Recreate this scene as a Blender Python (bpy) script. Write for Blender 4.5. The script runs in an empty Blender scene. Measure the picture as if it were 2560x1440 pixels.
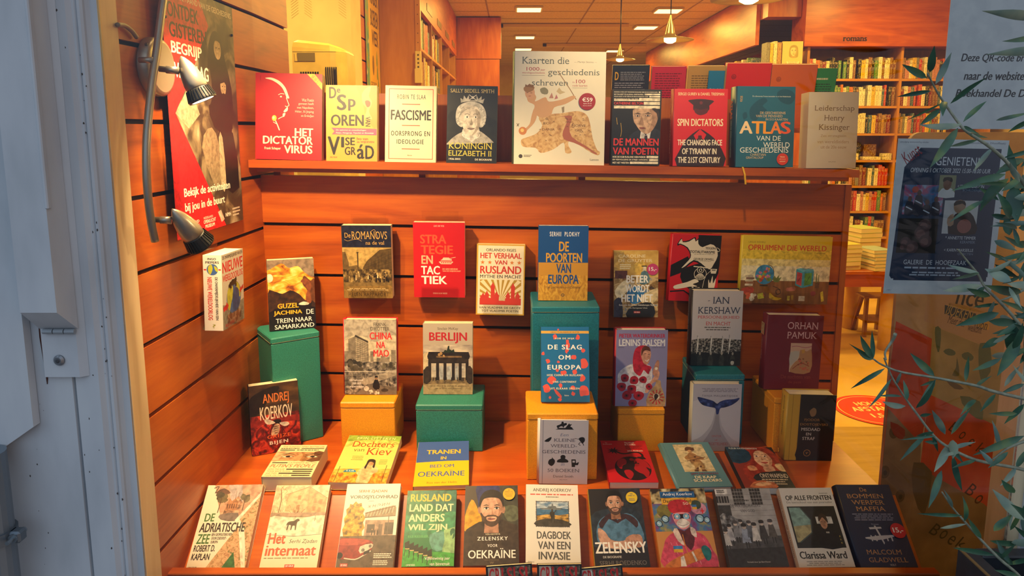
import bpy, math, random
from mathutils import Vector as V, Matrix

random.seed(7)
SC = bpy.context.scene
COL = SC.collection

# ---------------------------------------------------------------- camera
EYE = V((0, 0, 1.6))
FPX, CY, PITCH = 1810.0, 600.0, math.atan(280 / 1810.0)
CT, ST = math.cos(PITCH), math.sin(PITCH)
cam = bpy.data.cameras.new('camera')
cam.sensor_width = 36
cam.lens = 36 * FPX / 2560
cam.shift_y = -(720 - CY) / 2560
cam.clip_start = .05
camo = bpy.data.objects.new('camera', cam)
camo.location = EYE
camo.rotation_euler = (math.pi / 2 - PITCH, 0, 0)
COL.objects.link(camo)
SC.camera = camo

# ---------------------------------------------------------------- view, world
SC.view_settings.view_transform = 'Standard'
SC.view_settings.look = 'None'
SC.view_settings.exposure = 0
SC.view_settings.gamma = 1
SC.view_settings.use_curve_mapping = False
SC.cycles.use_denoising = True
SC.cycles.max_bounces = 8
SC.cycles.transparent_max_bounces = 24
SC.cycles.sample_clamp_indirect = 4
SC.cycles.caustics_reflective = False
SC.cycles.caustics_refractive = False

w = bpy.data.worlds.new('evening_sky')
SC.world = w
w.use_nodes = True
nt = w.node_tree
nt.nodes.clear()
out = nt.nodes.new('ShaderNodeOutputWorld')
bg = nt.nodes.new('ShaderNodeBackground')
tc = nt.nodes.new('ShaderNodeTexCoord')
sp = nt.nodes.new('ShaderNodeSeparateXYZ')
rp = nt.nodes.new('ShaderNodeValToRGB')
mr = nt.nodes.new('ShaderNodeMapRange')
mr.inputs['From Min'].default_value = -1
nt.links.new(tc.outputs['Generated'], sp.inputs[0])
nt.links.new(sp.outputs['Z'], mr.inputs['Value'])
nt.links.new(mr.outputs[0], rp.inputs[0])
mx = nt.nodes.new('ShaderNodeMix')
mx.data_type = 'RGBA'
m2 = nt.nodes.new('ShaderNodeMapRange')
m2.inputs['From Min'].default_value = .25
m2.inputs['From Max'].default_value = .9
m2.inputs['To Max'].default_value = .85
nt.links.new(sp.outputs['X'], m2.inputs['Value'])
nt.links.new(m2.outputs[0], mx.inputs['Factor'])
nt.links.new(rp.outputs[0], mx.inputs['A'])
mx.inputs['B'].default_value = (.50, .36, .29, 1)      # dusk glow low down one end of the street
nt.links.new(mx.outputs['Result'], bg.inputs[0])
nt.links.new(bg.outputs[0], out.inputs[0])
rp.color_ramp.elements[0].position = .42
rp.color_ramp.elements[0].color = (.08, .088, .105, 1)
rp.color_ramp.elements[1].position = .64
rp.color_ramp.elements[1].color = (.63, .79, 1.0, 1)
bg.inputs[1].default_value = 1.0

WARM = (1, .65, .13)
HALO = (1, .68, .33)


def lamp(name, kind, loc, power, color, parent=None, target=None, size=.05, angle=60, blend=.5, shape=None):
    d = bpy.data.lights.new(name, kind)
    d.energy = power
    d.color = color
    if kind == 'AREA':
        d.size = size
        if shape:
            d.shape = 'RECTANGLE'
            d.size_y = shape
    else:
        d.shadow_soft_size = size
    if kind == 'SPOT':
        d.spot_size = math.radians(angle)
        d.spot_blend = blend
    o = bpy.data.objects.new(name, d)
    COL.objects.link(o)
    if target is not None:
        o.rotation_euler = (V(target) - V(loc)).to_track_quat('-Z', 'Y').to_euler()
    if parent:
        o.parent = parent
        o.location = V(loc) - parent.location
    else:
        o.location = loc
    return o


# ---------------------------------------------------------------- pixel to place
def ray(px, py):
    dx, dy = (px - 1280) / FPX, (py - CY) / FPX
    return V((dx, CT - dy * ST, -(ST + dy * CT)))


def onY(px, py, Y):
    d = ray(px, py)
    return EYE + d * (Y / d.y)


def onZ(px, py, Z):
    d = ray(px, py)
    return EYE + d * ((Z - EYE.z) / d.z)


def onX(px, py, X):
    d = ray(px, py)
    return EYE + d * (X / d.x)


def onP(px, py, p, n):
    d = ray(px, py)
    return EYE + d * ((p - EYE).dot(n) / d.dot(n))


# ---------------------------------------------------------------- materials
def lin(h):
    if not isinstance(h, str):
        return tuple(h)
    h = h.lstrip('#')
    if len(h) == 3:
        h = ''.join(c * 2 for c in h)
    r = []
    for i in (0, 2, 4):
        c = int(h[i:i + 2], 16) / 255
        r.append(c / 12.92 if c <= .04045 else ((c + .055) / 1.055) ** 2.4)
    return tuple(r)


MATS = {}


def base_mat(name):
    m = bpy.data.materials.new(name)
    m.use_nodes = True
    t = m.node_tree
    return m, t, t.nodes['Principled BSDF']


def coords(t, scale=(1, 1, 1), kind='Object'):
    c = t.nodes.new('ShaderNodeTexCoord')
    mp = t.nodes.new('ShaderNodeMapping')
    mp.inputs['Scale'].default_value = scale
    t.links.new(c.outputs[kind], mp.inputs[0])
    return mp.outputs[0]


def ramp(t, fac, stops):
    r = t.nodes.new('ShaderNodeValToRGB')
    e = r.color_ramp.elements
    while len(e) < len(stops):
        e.new(.5)
    for el, (p, c) in zip(e, stops):
        el.position = p
        el.color = (*lin(c), 1)
    t.links.new(fac, r.inputs[0])
    return r.outputs[0]


def flat(c, rough=.42, metal=0, key=None):
    """a plain surface with a faint grain of its own"""
    k = key or ('flat', c, rough, metal)
    if k in MATS:
        return MATS[k]
    m, t, b = base_mat('print_' + (c.lstrip('#') if isinstance(c, str) else 'tone'))
    n = t.nodes.new('ShaderNodeTexNoise')
    n.inputs['Scale'].default_value = 60
    t.links.new(coords(t), n.inputs['Vector'])
    l = lin(c)
    d = tuple(x * .94 for x in l)
    r = t.nodes.new('ShaderNodeMix')
    r.data_type = 'RGBA'
    r.inputs['A'].default_value = (*d, 1)
    r.inputs['B'].default_value = (*l, 1)
    t.links.new(n.outputs[0], r.inputs['Factor'])
    t.links.new(r.outputs['Result'], b.inputs['Base Color'])
    b.inputs['Roughness'].default_value = rough
    b.inputs['Metallic'].default_value = metal
    MATS[k] = m
    return m


def tex(key, stops, scale=60, stretch=(1, 1, 1), detail=4, kind='noise', rough=.42, dist=0, metal=0, bump=0, cds='Object'):
    if key in MATS:
        return MATS[key]
    m, t, b = base_mat(key)
    v = coords(t, stretch, cds)
    if kind == 'noise':
        n = t.nodes.new('ShaderNodeTexNoise')
        n.inputs['Scale'].default_value = scale
        n.inputs['Detail'].default_value = detail
        n.inputs['Distortion'].default_value = dist
        f = n.outputs[0]
    elif kind == 'voronoi':
        n = t.nodes.new('ShaderNodeTexVoronoi')
        n.inputs['Scale'].default_value = scale
        f = n.outputs['Color'] if dist else n.outputs['Distance']
    else:
        n = t.nodes.new('ShaderNodeTexWave')
        n.bands_direction = kind
        n.inputs['Scale'].default_value = scale
        n.inputs['Distortion'].default_value = dist
        n.inputs['Detail'].default_value = detail
        f = n.outputs[1]
    t.links.new(v, n.inputs['Vector'])
    t.links.new(ramp(t, f, stops), b.inputs['Base Color'])
    b.inputs['Roughness'].default_value = rough
    b.inputs['Metallic'].default_value = metal
    if bump:
        bp = t.nodes.new('ShaderNodeBump')
        bp.inputs['Strength'].default_value = bump
        bp.inputs['Distance'].default_value = .002
        t.links.new(f, bp.inputs['Height'])
        t.links.new(bp.outputs[0], b.inputs['Normal'])
    MATS[key] = m
    return m


def wood(key, a, b_, c, axis=0, rough=.36, scale=1.0):
    """veneer: long soft figure plus fine pores running along one axis"""
    if key in MATS:
        return MATS[key]
    m, t, b = base_mat(key)
    s1 = [9 * scale] * 3
    s1[axis] = 1.6 * scale
    s2 = [160 * scale] * 3
    s2[axis] = 7 * scale
    n1 = t.nodes.new('ShaderNodeTexNoise')
    n1.inputs['Scale'].default_value = 1
    n1.inputs['Detail'].default_value = 5
    n1.inputs['Distortion'].default_value = 1.6
    t.links.new(coords(t, s1), n1.inputs['Vector'])
    n2 = t.nodes.new('ShaderNodeTexNoise')
    n2.inputs['Scale'].default_value = 1
    n2.inputs['Detail'].default_value = 3
    t.links.new(coords(t, s2), n2.inputs['Vector'])
    mx = t.nodes.new('ShaderNodeMath')
    mx.operation = 'MULTIPLY_ADD'
    t.links.new(n2.outputs[0], mx.inputs[0])
    mx.inputs[1].default_value = .35
    t.links.new(n1.outputs[0], mx.inputs[2])
    t.links.new(ramp(t, mx.outputs[0], [(.38, a), (.62, b_), (.9, c)]), b.inputs['Base Color'])
    b.inputs['Roughness'].default_value = rough
    MATS[key] = m
    return m


def glow(key, c, s):
    if key in MATS:
        return MATS[key]
    m, t, b = base_mat(key)
    b.inputs['Base Color'].default_value = (*lin(c), 1)
    b.inputs['Emission Color'].default_value = (*lin(c), 1)
    b.inputs['Emission Strength'].default_value = s
    MATS[key] = m
    return m


def clear(key, tint='#ffffff', rough=.02, amount=.5):
    """thin clear sheet: passes light straight on and mirrors a little, more at grazing angles"""
    if key in MATS:
        return MATS[key]
    m = bpy.data.materials.new(key)
    m.use_nodes = True
    t = m.node_tree
    t.nodes.clear()
    o = t.nodes.new('ShaderNodeOutputMaterial')
    tr = t.nodes.new('ShaderNodeBsdfTransparent')
    gl = t.nodes.new('ShaderNodeBsdfGlossy')
    gl.inputs['Roughness'].default_value = rough
    fr = t.nodes.new('ShaderNodeFresnel')
    fr.inputs[0].default_value = 1.45
    mx = t.nodes.new('ShaderNodeMixShader')
    tr.inputs[0].default_value = (*lin(tint), 1)
    hf = t.nodes.new('ShaderNodeMath')
    hf.operation = 'MULTIPLY'
    hf.inputs[1].default_value = amount
    t.links.new(fr.outputs[0], hf.inputs[0])
    t.links.new(hf.outputs[0], mx.inputs[0])
    t.links.new(tr.outputs[0], mx.inputs[1])
    t.links.new(gl.outputs[0], mx.inputs[2])
    t.links.new(mx.outputs[0], o.inputs[0])
    MATS[key] = m
    return m


def photo(c):
    """photographic print of one tone: mottled by its own halftone and detail"""
    l = [int(c.lstrip('#')[i:i + 2], 16) for i in (0, 2, 4)]
    v = ['#%02x%02x%02x' % tuple(min(255, max(0, int(x * k + o))) for x in l) for k, o in ((.82, -3), (.98, 0), (1.06, 4))]
    return tex('photo_' + c.lstrip('#'), [(.34, v[0]), (.5, v[1]), (.66, v[2])], 75, (1, 1, 1), 9, rough=.4, dist=.5)


def M(c):
    if isinstance(c, bpy.types.Material):
        return c
    return MATS[c] if c in MATS else flat(c)


# ---------------------------------------------------------------- objects
def tag(o, label=None, cat=None, group=None, kind=None):
    for k, v in (('label', label), ('category', cat), ('group', group), ('kind', kind)):
        if v:
            o[k] = v
    return o


def empty(name, mat=None, label=None, cat=None, group=None, kind=None):
    o = bpy.data.objects.new(name, None)
    o.empty_display_size = .02
    COL.objects.link(o)
    if isinstance(mat, Matrix):
        o.matrix_world = mat
    elif mat is not None:
        o.location = mat
    return tag(o, label, cat, group, kind)


class MB:
    def __init__(s):
        s.v, s.f, s.m, s.sm = [], [], [], []
        s.mats = []
        s.cur = 0
        s.smooth = False

    def use(s, c, smooth=False):
        m = M(c)
        if m not in s.mats:
            s.mats.append(m)
        s.cur = s.mats.index(m)
        s.smooth = smooth
        return s

    def face(s, *ids):
        s.f.append(ids)
        s.m.append(s.cur)
        s.sm.append(s.smooth)

    def add(s, pts):
        b = len(s.v)
        s.v.extend(tuple(p) for p in pts)
        return b

    def poly(s, pts):
        b = s.add(pts)
        s.face(*range(b, b + len(pts)))
        return s

    def box(s, lo, hi, bev=0, xf=None):
        (x0, y0, z0), (x1, y1, z1) = lo, hi
        if bev <= 0:
            P = [(x0, y0, z0), (x1, y0, z0), (x1, y1, z0), (x0, y1, z0), (x0, y0, z1), (x1, y0, z1), (x1, y1, z1), (x0, y1, z1)]
            if xf:
                P = [xf @ V(p) for p in P]
            b = s.add(P)
            for q in ((0, 3, 2, 1), (4, 5, 6, 7), (0, 1, 5, 4), (1, 2, 6, 5), (2, 3, 7, 6), (3, 0, 4, 7)):
                s.face(*[b + i for i in q])
            return s
        # chamfered box: 24 corner points
        P, idx = [], {}
        for sx in (0, 1):
            for sy in (0, 1):
                for sz in (0, 1):
                    c = [(x0, x1)[sx], (y0, y1)[sy], (z0, z1)[sz]]
                    ins = [bev if k == 0 else -bev for k in (sx, sy, sz)]
                    for ax in range(3):
                        p = [c[i] + (0 if i == ax else ins[i]) for i in range(3)]
                        idx[(sx, sy, sz, ax)] = len(P)
                        P.append(p)
        if xf:
            P = [xf @ V(p) for p in P]
        b = s.add(P)

        def F(keys, n):
            ids = [b + idx[k] for k in keys]
            a, c, d = (V(s.v[i]) for i in ids[:3])
            nn = (c - a).cross(d - a)
            ctr = sum((V(s.v[b + i]) for i in range(24)), V()) / 24
            if nn.dot(a - ctr) < 0:
                ids.reverse()
            s.face(*ids)
        for ax in range(3):
            o = [i for i in range(3) if i != ax]
            for sd in (0, 1):
                ks = []
                for u, w_ in ((0, 0), (1, 0), (1, 1), (0, 1)):
                    k = [0, 0, 0]
                    k[ax], k[o[0]], k[o[1]] = sd, u, w_
                    ks.append((*k, ax))
                F(ks, ax)
            for u in (0, 1):
                for w_ in (0, 1):
                    k0, k1 = [0, 0, 0], [0, 0, 0]
                    k0[ax], k1[ax] = 0, 1
                    for k in (k0, k1):
                        k[o[0]], k[o[1]] = u, w_
                    F([(*k0, o[0]), (*k1, o[0]), (*k1, o[1]), (*k0, o[1])], 0)
        for sx in (0, 1):
            for sy in (0, 1):
                for sz in (0, 1):
                    F([(sx, sy, sz, 0), (sx, sy, sz, 1), (sx, sy, sz, 2)], 0)
        return s

    def ring(s, c, u, w_, r, n=12, r2=None):
        r2 = r if r2 is None else r2
        return s.add([V(c) + V(u) * (r * math.cos(2 * math.pi * i / n)) + V(w_) * (r2 * math.sin(2 * math.pi * i / n)) for i in range(n)])

    def bridge(s, a, b, n):
        for i in range(n):
            j = (i + 1) % n
            s.face(a + i, a + j, b + j, b + i)

    def tube(s, pts, r, n=10, cap=True):
        pts = [V(p) for p in pts]
        rs = r if isinstance(r, (list, tuple)) else [r] * len(pts)
        prev = None
        u = None
        first = None
        for i, p in enumerate(pts):
            d = (pts[min(i + 1, len(pts) - 1)] - pts[max(i - 1, 0)]).normalized()
            if u is None:
                u = d.orthogonal().normalized()
            else:
                u = (u - d * u.dot(d)).normalized()
            k = s.ring(p, u, d.cross(u), rs[i], n)
            if prev is not None:
                s.bridge(prev, k, n)
            else:
                first = k
            prev = k
        if cap:
            s.face(*reversed(range(first, first + n)))
            s.face(*range(prev, prev + n))
        return s

    def lathe(s, a, b, prof, n=20, cap=True):
        """prof: (t along a->b, radius)"""
        a, b = V(a), V(b)
        d = (b - a)
        L = d.length
        d.normalize()
        u = d.orthogonal().normalized()
        w_ = d.cross(u)
        prev = first = None
        for t, r in prof:
            k = s.ring(a + d * (L * t), u, w_, max(r, 1e-5), n)
            if prev is not None:
                s.bridge(prev, k, n)
            else:
                first = k
            prev = k
        if cap:
            s.face(*reversed(range(first, first + n)))
            s.face(*range(prev, prev + n))
        return s

    def extrude(s, prof, a, b, closed=True):
        """sweep a flat outline (list of points) from offset a to offset b"""
        n = len(prof)
        k0 = s.add([V(p) + V(a) for p in prof])
        k1 = s.add([V(p) + V(b) for p in prof])
        for i in range(n if closed else n - 1):
            j = (i + 1) % n
            s.face(k0 + i, k0 + j, k1 + j, k1 + i)
        if closed:
            s.face(*reversed(range(k0, k0 + n)))
            s.face(*range(k1, k1 + n))
        return s

    def build(s, name, parent=None, label=None, cat=None, group=None, kind=None, loc=None):
        me = bpy.data.meshes.new(name)
        vs = s.v
        if loc is not None:
            vs = [V(p) - V(loc) for p in s.v]
        me.from_pydata(vs, [], s.f)
        for m in s.mats:
            me.materials.append(m)
        me.polygons.foreach_set('material_index', s.m)
        me.polygons.foreach_set('use_smooth', s.sm)
        me.update()
        o = bpy.data.objects.new(name, me)
        COL.objects.link(o)
        if parent:
            o.parent = parent
        if loc is not None:
            o.location = loc
        return tag(o, label, cat, group, kind)


def child(mb, name, par):
    q = mb.build(name, par, loc=par.location)
    q.location = (0, 0, 0)
    return q


# ---------------------------------------------------------------- lettering and printed art
GLY = {}


def glyphs(s, st=''):
    k = (s, st)
    if k in GLY:
        return GLY[k]
    c = bpy.data.curves.new('lettering', 'FONT')
    c.body = s
    c.resolution_u = 3
    if 'w' in st:
        c.space_character = 1.25
    o = bpy.data.objects.new('lettering', c)
    COL.objects.link(o)
    bpy.context.view_layer.update()
    me = o.to_mesh()
    vs = [(v.co.x, v.co.y) for v in me.vertices]
    fs = [tuple(p.vertices) for p in me.polygons]
    if 's' in st and vs:
        cnt = {}
        for p in fs:
            for i in range(len(p)):
                e = (p[i], p[(i + 1) % len(p)])
                cnt[tuple(sorted(e))] = cnt.get(tuple(sorted(e)), 0) + 1
        for p in list(fs):
            ctr = sum(vs[i][1] for i in p) / len(p)
            for i in range(len(p)):
                a, b = p[i], p[(i + 1) % len(p)]
                if cnt[tuple(sorted((a, b)))] != 1:
                    continue
                (xa, ya), (xb, yb) = vs[a], vs[b]
                if abs(ya - yb) < 2e-3 and .03 < abs(xa - xb) < .2:
                    x0, x1 = min(xa, xb) - .05, max(xa, xb) + .05
                    y0, y1 = (ya, ya + .035) if ctr > ya else (ya - .035, ya)
                    n = len(vs)
                    vs += [(x0, y0), (x1, y0), (x1, y1), (x0, y1)]
                    fs.append((n, n + 1, n + 2, n + 3))
    sh = [(-.031, 0), (.031, 0), (0, .014), (0, -.014)] if 'B' in st else [(-.013, .003), (.013, -.003)] if 'b' in st else None
    if sh:
        n0, f0 = vs, fs
        vs, fs = [], []
        for dx, dy in sh:
            k0 = len(vs)
            vs += [(x + dx, y + dy, .15 * len(vs) / len(n0)) for x, y in n0]
            fs += [tuple(k0 + i for i in f) for f in f0]
    if 'i' in st:
        vs = [(q[0] + .22 * q[1], *q[1:]) for q in vs]
    o.to_mesh_clear()
    bpy.data.objects.remove(o)
    bpy.data.curves.remove(c)
    GLY[k] = (vs, fs)
    return GLY[k]


def smooth_pts(pts, n=4, closed=True):
    r = []
    N = len(pts)
    for i in range(N if closed else N - 1):
        if closed:
            a, b, c, d = (pts[(i + k - 1) % N] for k in range(4))
        else:
            a, b, c, d = pts[max(i - 1, 0)], pts[i], pts[i + 1], pts[min(i + 2, N - 1)]
        for j in range(n):
            t = j / n
            r.append(tuple(.5 * (2 * b[q] + (c[q] - a[q]) * t + (2 * a[q] - 5 * b[q] + 4 * c[q] - d[q]) * t * t +
                                 (3 * b[q] - a[q] - 3 * c[q] + d[q]) * t ** 3) for q in range(len(b))))
    if not closed:
        r.append(tuple(pts[-1]))
    return r


class Art:
    """flat printed picture: x 0..100 left to right, y 0..100 top to bottom"""

    def __init__(s, mb, w, h, xf=None, eps=3.0e-5):
        s.mb, s.w, s.h, s.xf, s.eps, s.n = mb, w, h, xf, eps, 0
        s.k = w / h
        s.rnd = random.Random(3)
        s.occ = []
        s.photo = False

    def _put(s, pts, faces, c):
        s.mb.use(c)
        xs, ys = [q[0] for q in pts], [q[1] for q in pts]
        bb = (min(xs), min(ys), max(xs), max(ys))
        # ink lies only as high as what it overprints
        n = 1 + max([o[4] for o in s.occ if o[0] < bb[2] and o[2] > bb[0] and o[1] < bb[3] and o[3] > bb[1]], default=0)
        s.occ.append((*bb, n))
        P = [V(((min(100, max(0, q[0])) / 100 - .5) * s.w, (1 - min(100, max(0, q[1])) / 100) * s.h, (n + (q[2] if len(q) > 2 else 0)) * s.eps)) for q in pts]
        area = 0
        f = faces[0]
        for i in range(len(f)):
            a, b = P[f[i]], P[f[(i + 1) % len(f)]]
            area += a.x * b.y - b.x * a.y
        if s.xf:
            P = [s.xf @ p for p in P]
        k = s.mb.add(P)
        for f in faces:
            f = [k + i for i in f]
            if area < 0:
                f.reverse()
            s.mb.face(*f)

    def tone(s, c):
        return photo(c) if s.photo and isinstance(c, str) and len(c) == 7 else c

    def r(s, x0, y0, x1, y1, c):
        c = s.tone(c)
        s._put([(x0, y0), (x1, y0), (x1, y1), (x0, y1)], [(0, 1, 2, 3)], c)

    def p(s, pts, c, sm=0):
        c = s.tone(c)
        if sm:
            pts = smooth_pts(pts, sm)
        s._put(pts, [tuple(range(len(pts)))], c)

    def e(s, cx, cy, rx, ry, c, n=20, a0=0, a1=360):
        c = s.tone(c)
        pts = [(cx + rx * math.cos(math.radians(a0 + (a1 - a0) * i / n)), cy + ry * math.sin(math.radians(a0 + (a1 - a0) * i / n))) for i in range(n if a1 - a0 == 360 else n + 1)]
        s._put(pts, [tuple(range(len(pts)))], c)

    def o(s, cx, cy, r, c, n=24):
        s.e(cx, cy, r, r * s.k, c, n)

    def l(s, pts, w, c, sm=0):
        if sm:
            pts = smooth_pts(pts, sm, False)
        q = [(x, y / s.k) for x, y in pts]
        L, R = [], []
        for i, (x, y) in enumerate(q):
            a, b = q[max(i - 1, 0)], q[min(i + 1, len(q) - 1)]
            d = math.hypot(b[0] - a[0], b[1] - a[1]) or 1
            nx, ny = -(b[1] - a[1]) / d * w / 2, (b[0] - a[0]) / d * w / 2
            L.append((x + nx, (y + ny) * s.k))
            R.append((x - nx, (y - ny) * s.k))
        P = L + R
        n = len(L)
        s._put(P, [(i, i + 1, n + i + 1, n + i) for i in range(n - 1)], c)

    def t(s, txt, x0, y0, x1, y1, c, st='b', rot=0):
        vs, fs = glyphs(txt, st)
        if not vs:
            return
        ax, bx = min(v[0] for v in vs), max(v[0] for v in vs)
        ay, by = min(v[1] for v in vs), max(v[1] for v in vs)
        W, H = (bx - ax) or 1, (by - ay) or 1
        cx, cy = (x0 + x1) / 2, (y0 + y1) / 2
        dx, dy = x1 - x0, (y1 - y0) / s.k
        if rot in (90, -90):
            dx, dy = dy, dx
        ca, sa = math.cos(math.radians(rot)), math.sin(math.radians(rot))
        P = []
        for q in vs:
            u, v_ = ((q[0] - ax) / W - .5) * dx, (.5 - (q[1] - ay) / H) * dy
            P.append((cx + u * ca - v_ * sa, cy + (u * sa + v_ * ca) * s.k, q[2] if len(q) > 2 else 0))
        s._put(P, fs, c)

    def rows(s, rows, x0, x1, y0, y1, c, st='b', gap=.3, al='c'):
        """several lines, each scaled to one height and its own natural width within x0..x1"""
        hh = (y1 - y0) / (len(rows) + gap * (len(rows) - 1))
        ws = []
        for q in rows:
            vs, _ = glyphs(q, st)
            ws.append(max(v[0] for v in vs) - min(v[0] for v in vs))
        mx = max(ws)
        for i, q in enumerate(rows):
            ww = (x1 - x0) * ws[i] / mx
            a = x0 if al == 'l' else x1 - ww if al == 'r' else (x0 + x1 - ww) / 2
            y = y0 + i * hh * (1 + gap)
            s.t(q, a, y, a + ww, y + hh, c, st)

    def b(s, x0, y0, x1, y1, n, c, fill=.5, al='l', density=.9):
        """print too small to read: rows of word-length dashes"""
        hh = (y1 - y0) / n
        P, F = [], []
        for i in range(n):
            x = x0
            e = x1 - s.rnd.random() * .18 * (x1 - x0)
            if al == 'c':
                x += (x1 - e) / 2
                e += (x1 - e) / 2
            y = y0 + i * hh
            while x < e - 1:
                L = min(s.rnd.uniform(.05, .16) * (x1 - x0), e - x)
                k = len(P)
                P += [(x, y), (x + L, y), (x + L, y + hh * fill), (x, y + hh * fill)]
                F.append((k, k + 1, k + 2, k + 3))
                x += L + .02 * (x1 - x0)
        s._put(P, F, c)

    def frame(s, x0, y0, x1, y1, w, c):
        h = w * s.k
        P = [(x0, y0), (x1, y0), (x1, y1), (x0, y1), (x0 + w, y0 + h), (x1 - w, y0 + h), (x1 - w, y1 - h), (x0 + w, y1 - h)]
        s._put(P, [(0, 1, 5, 4), (1, 2, 6, 5), (2, 3, 7, 6), (3, 0, 4, 7)], c)

    def blobs(s, x0, y0, x1, y1, n, r, c, c2=None):
        for i in range(n):
            x, y = s.rnd.uniform(x0, x1), s.rnd.uniform(y0, y1)
            q = r * s.rnd.uniform(.6, 1.3)
            s.p([(x + q * s.rnd.uniform(.6, 1.2) * math.cos(j * 1.05), y + q * s.k * s.rnd.uniform(.6, 1.2) * math.sin(j * 1.05)) for j in range(6)],
                c if not c2 or s.rnd.random() < .5 else c2)

    def face(s, cx, cy, r, skin, hair, dark, shade, beard=None, lips='#a5605a', long=False):
        """a printed portrait head; r is half the head width in x units"""
        k = s.k
        X = lambda u: cx + u * r
        Y = lambda v: cy + v * r * k
        if long:
            s.p([(X(-1.25), Y(1.5)), (X(-1.3), Y(0)), (X(-1), Y(-1.3)), (X(0), Y(-1.75)), (X(1), Y(-1.3)), (X(1.3), Y(0)), (X(1.25), Y(1.6)), (X(.5), Y(1.9)), (X(-.5), Y(1.9))], hair, 4)
        s.p([(X(-.55), Y(.7)), (X(.55), Y(.7)), (X(.62), Y(2.0)), (X(-.62), Y(2.0))], shade)
        if not long:
            s.e(X(-1.0), Y(.05), .17 * r, .32 * r * k, shade)
            s.e(X(1.0), Y(.05), .17 * r, .32 * r * k, shade)
        s.p([(X(-.95), Y(-.3)), (X(-.8), Y(-1.1)), (X(0), Y(-1.4)), (X(.8), Y(-1.1)), (X(.95), Y(-.3)), (X(.86), Y(.6)), (X(.5), Y(1.2)), (X(0), Y(1.42)), (X(-.5), Y(1.2)), (X(-.86), Y(.6))], skin, 4)
        s.p([(X(.35), Y(-1.0)), (X(.85), Y(-.8)), (X(.95), Y(-.2)), (X(.86), Y(.6)), (X(.5), Y(1.2)), (X(.2), Y(1.3)), (X(.55), Y(.5)), (X(.62), Y(-.2))], shade, 3)
        if beard:
            s.p([(X(-.9), Y(.25)), (X(-.62), Y(.62)), (X(-.35), Y(.52)), (X(0), Y(.5)), (X(.35), Y(.52)), (X(.62), Y(.62)), (X(.9), Y(.25)), (X(.84), Y(.75)), (X(.48), Y(1.3)), (X(0), Y(1.5)), (X(-.48), Y(1.3)), (X(-.84), Y(.75))], beard, 3)
            s.p([(X(-.4), Y(.66)), (X(.4), Y(.66)), (X(.3), Y(1.0)), (X(-.3), Y(1.0))], skin, 3)
        s.p([(X(-1.0), Y(-.1)), (X(-1.02), Y(-.9)), (X(-.6), Y(-1.55)), (X(.1), Y(-1.72)), (X(.75), Y(-1.45)), (X(1.04), Y(-.8)), (X(1.0), Y(-.1)), (X(.86), Y(-.55)), (X(.62), Y(-.92)), (X(0), Y(-1.02)), (X(-.62), Y(-.92)), (X(-.86), Y(-.55))], hair, 3)
        for sx in (-1, 1):
            s.p([(X(sx * .2), Y(-.3)), (X(sx * .45), Y(-.42)), (X(sx * .72), Y(-.3)), (X(sx * .45), Y(-.33))], dark, 3)
            s.e(X(sx * .44), Y(-.08), .2 * r, .1 * r * k, '#e9e2d6', 12)
            s.e(X(sx * .44), Y(-.08), .1 * r, .1 * r * k, dark, 10)
            s.l([(X(sx * .22), Y(-.12)), (X(sx * .44), Y(-.2)), (X(sx * .68), Y(-.1))], .06 * r, dark, 3)
        s.p([(X(.02), Y(-.15)), (X(.16), Y(.35)), (X(.2), Y(.5)), (X(-.16), Y(.5)), (X(0), Y(.42))], shade)
        s.p([(X(-.34), Y(.82)), (X(-.1), Y(.76)), (X(0), Y(.79)), (X(.1), Y(.76)), (X(.34), Y(.82)), (X(0), Y(.95))], lips, 3)
        s.l([(X(-.34), Y(.83)), (X(0), Y(.85)), (X(.34), Y(.83))], .04 * r, dark)


# ---------------------------------------------------------------- books
PAGES = tex('page_edges', [(.35, '#cdb98e'), (.6, '#efe2bd')], 260, (1, 1, 1), 2, 'Z', .7)
PAGEW = tex('white_page_edges', [(.35, '#c9c2b4'), (.6, '#e9e3d6')], 260, (1, 1, 1), 2, 'Z', .7)


def book_frame(quad, tilt, yaw, mode, val):
    """fit a real rectangle, lying in a tilted and turned plane, to the four seen corners of a cover"""
    a, c = math.radians(tilt), math.radians(yaw)
    n = V((math.sin(c) * math.cos(a), -math.cos(c) * math.cos(a), math.sin(a)))
    bc = ((quad[2][0] + quad[3][0]) / 2, (quad[2][1] + quad[3][1]) / 2)
    p0 = {'Y': onY, 'Z': onZ, 'X': onX}[mode](*bc, val)
    P = [onP(*q, p0, n) for q in quad]
    x = ((P[1] - P[0]) + (P[2] - P[3])).normalized()
    y = n.cross(x).normalized()
    w_ = ((P[1] - P[0]).length + (P[2] - P[3]).length) / 2
    h = abs(((P[0] - P[3]).dot(y) + (P[1] - P[2]).dot(y)) / 2)
    o = (P[2] + P[3]) / 2
    m = Matrix((x, y, n)).transposed().to_4x4()
    m.translation = o
    return m, w_, h


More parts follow.
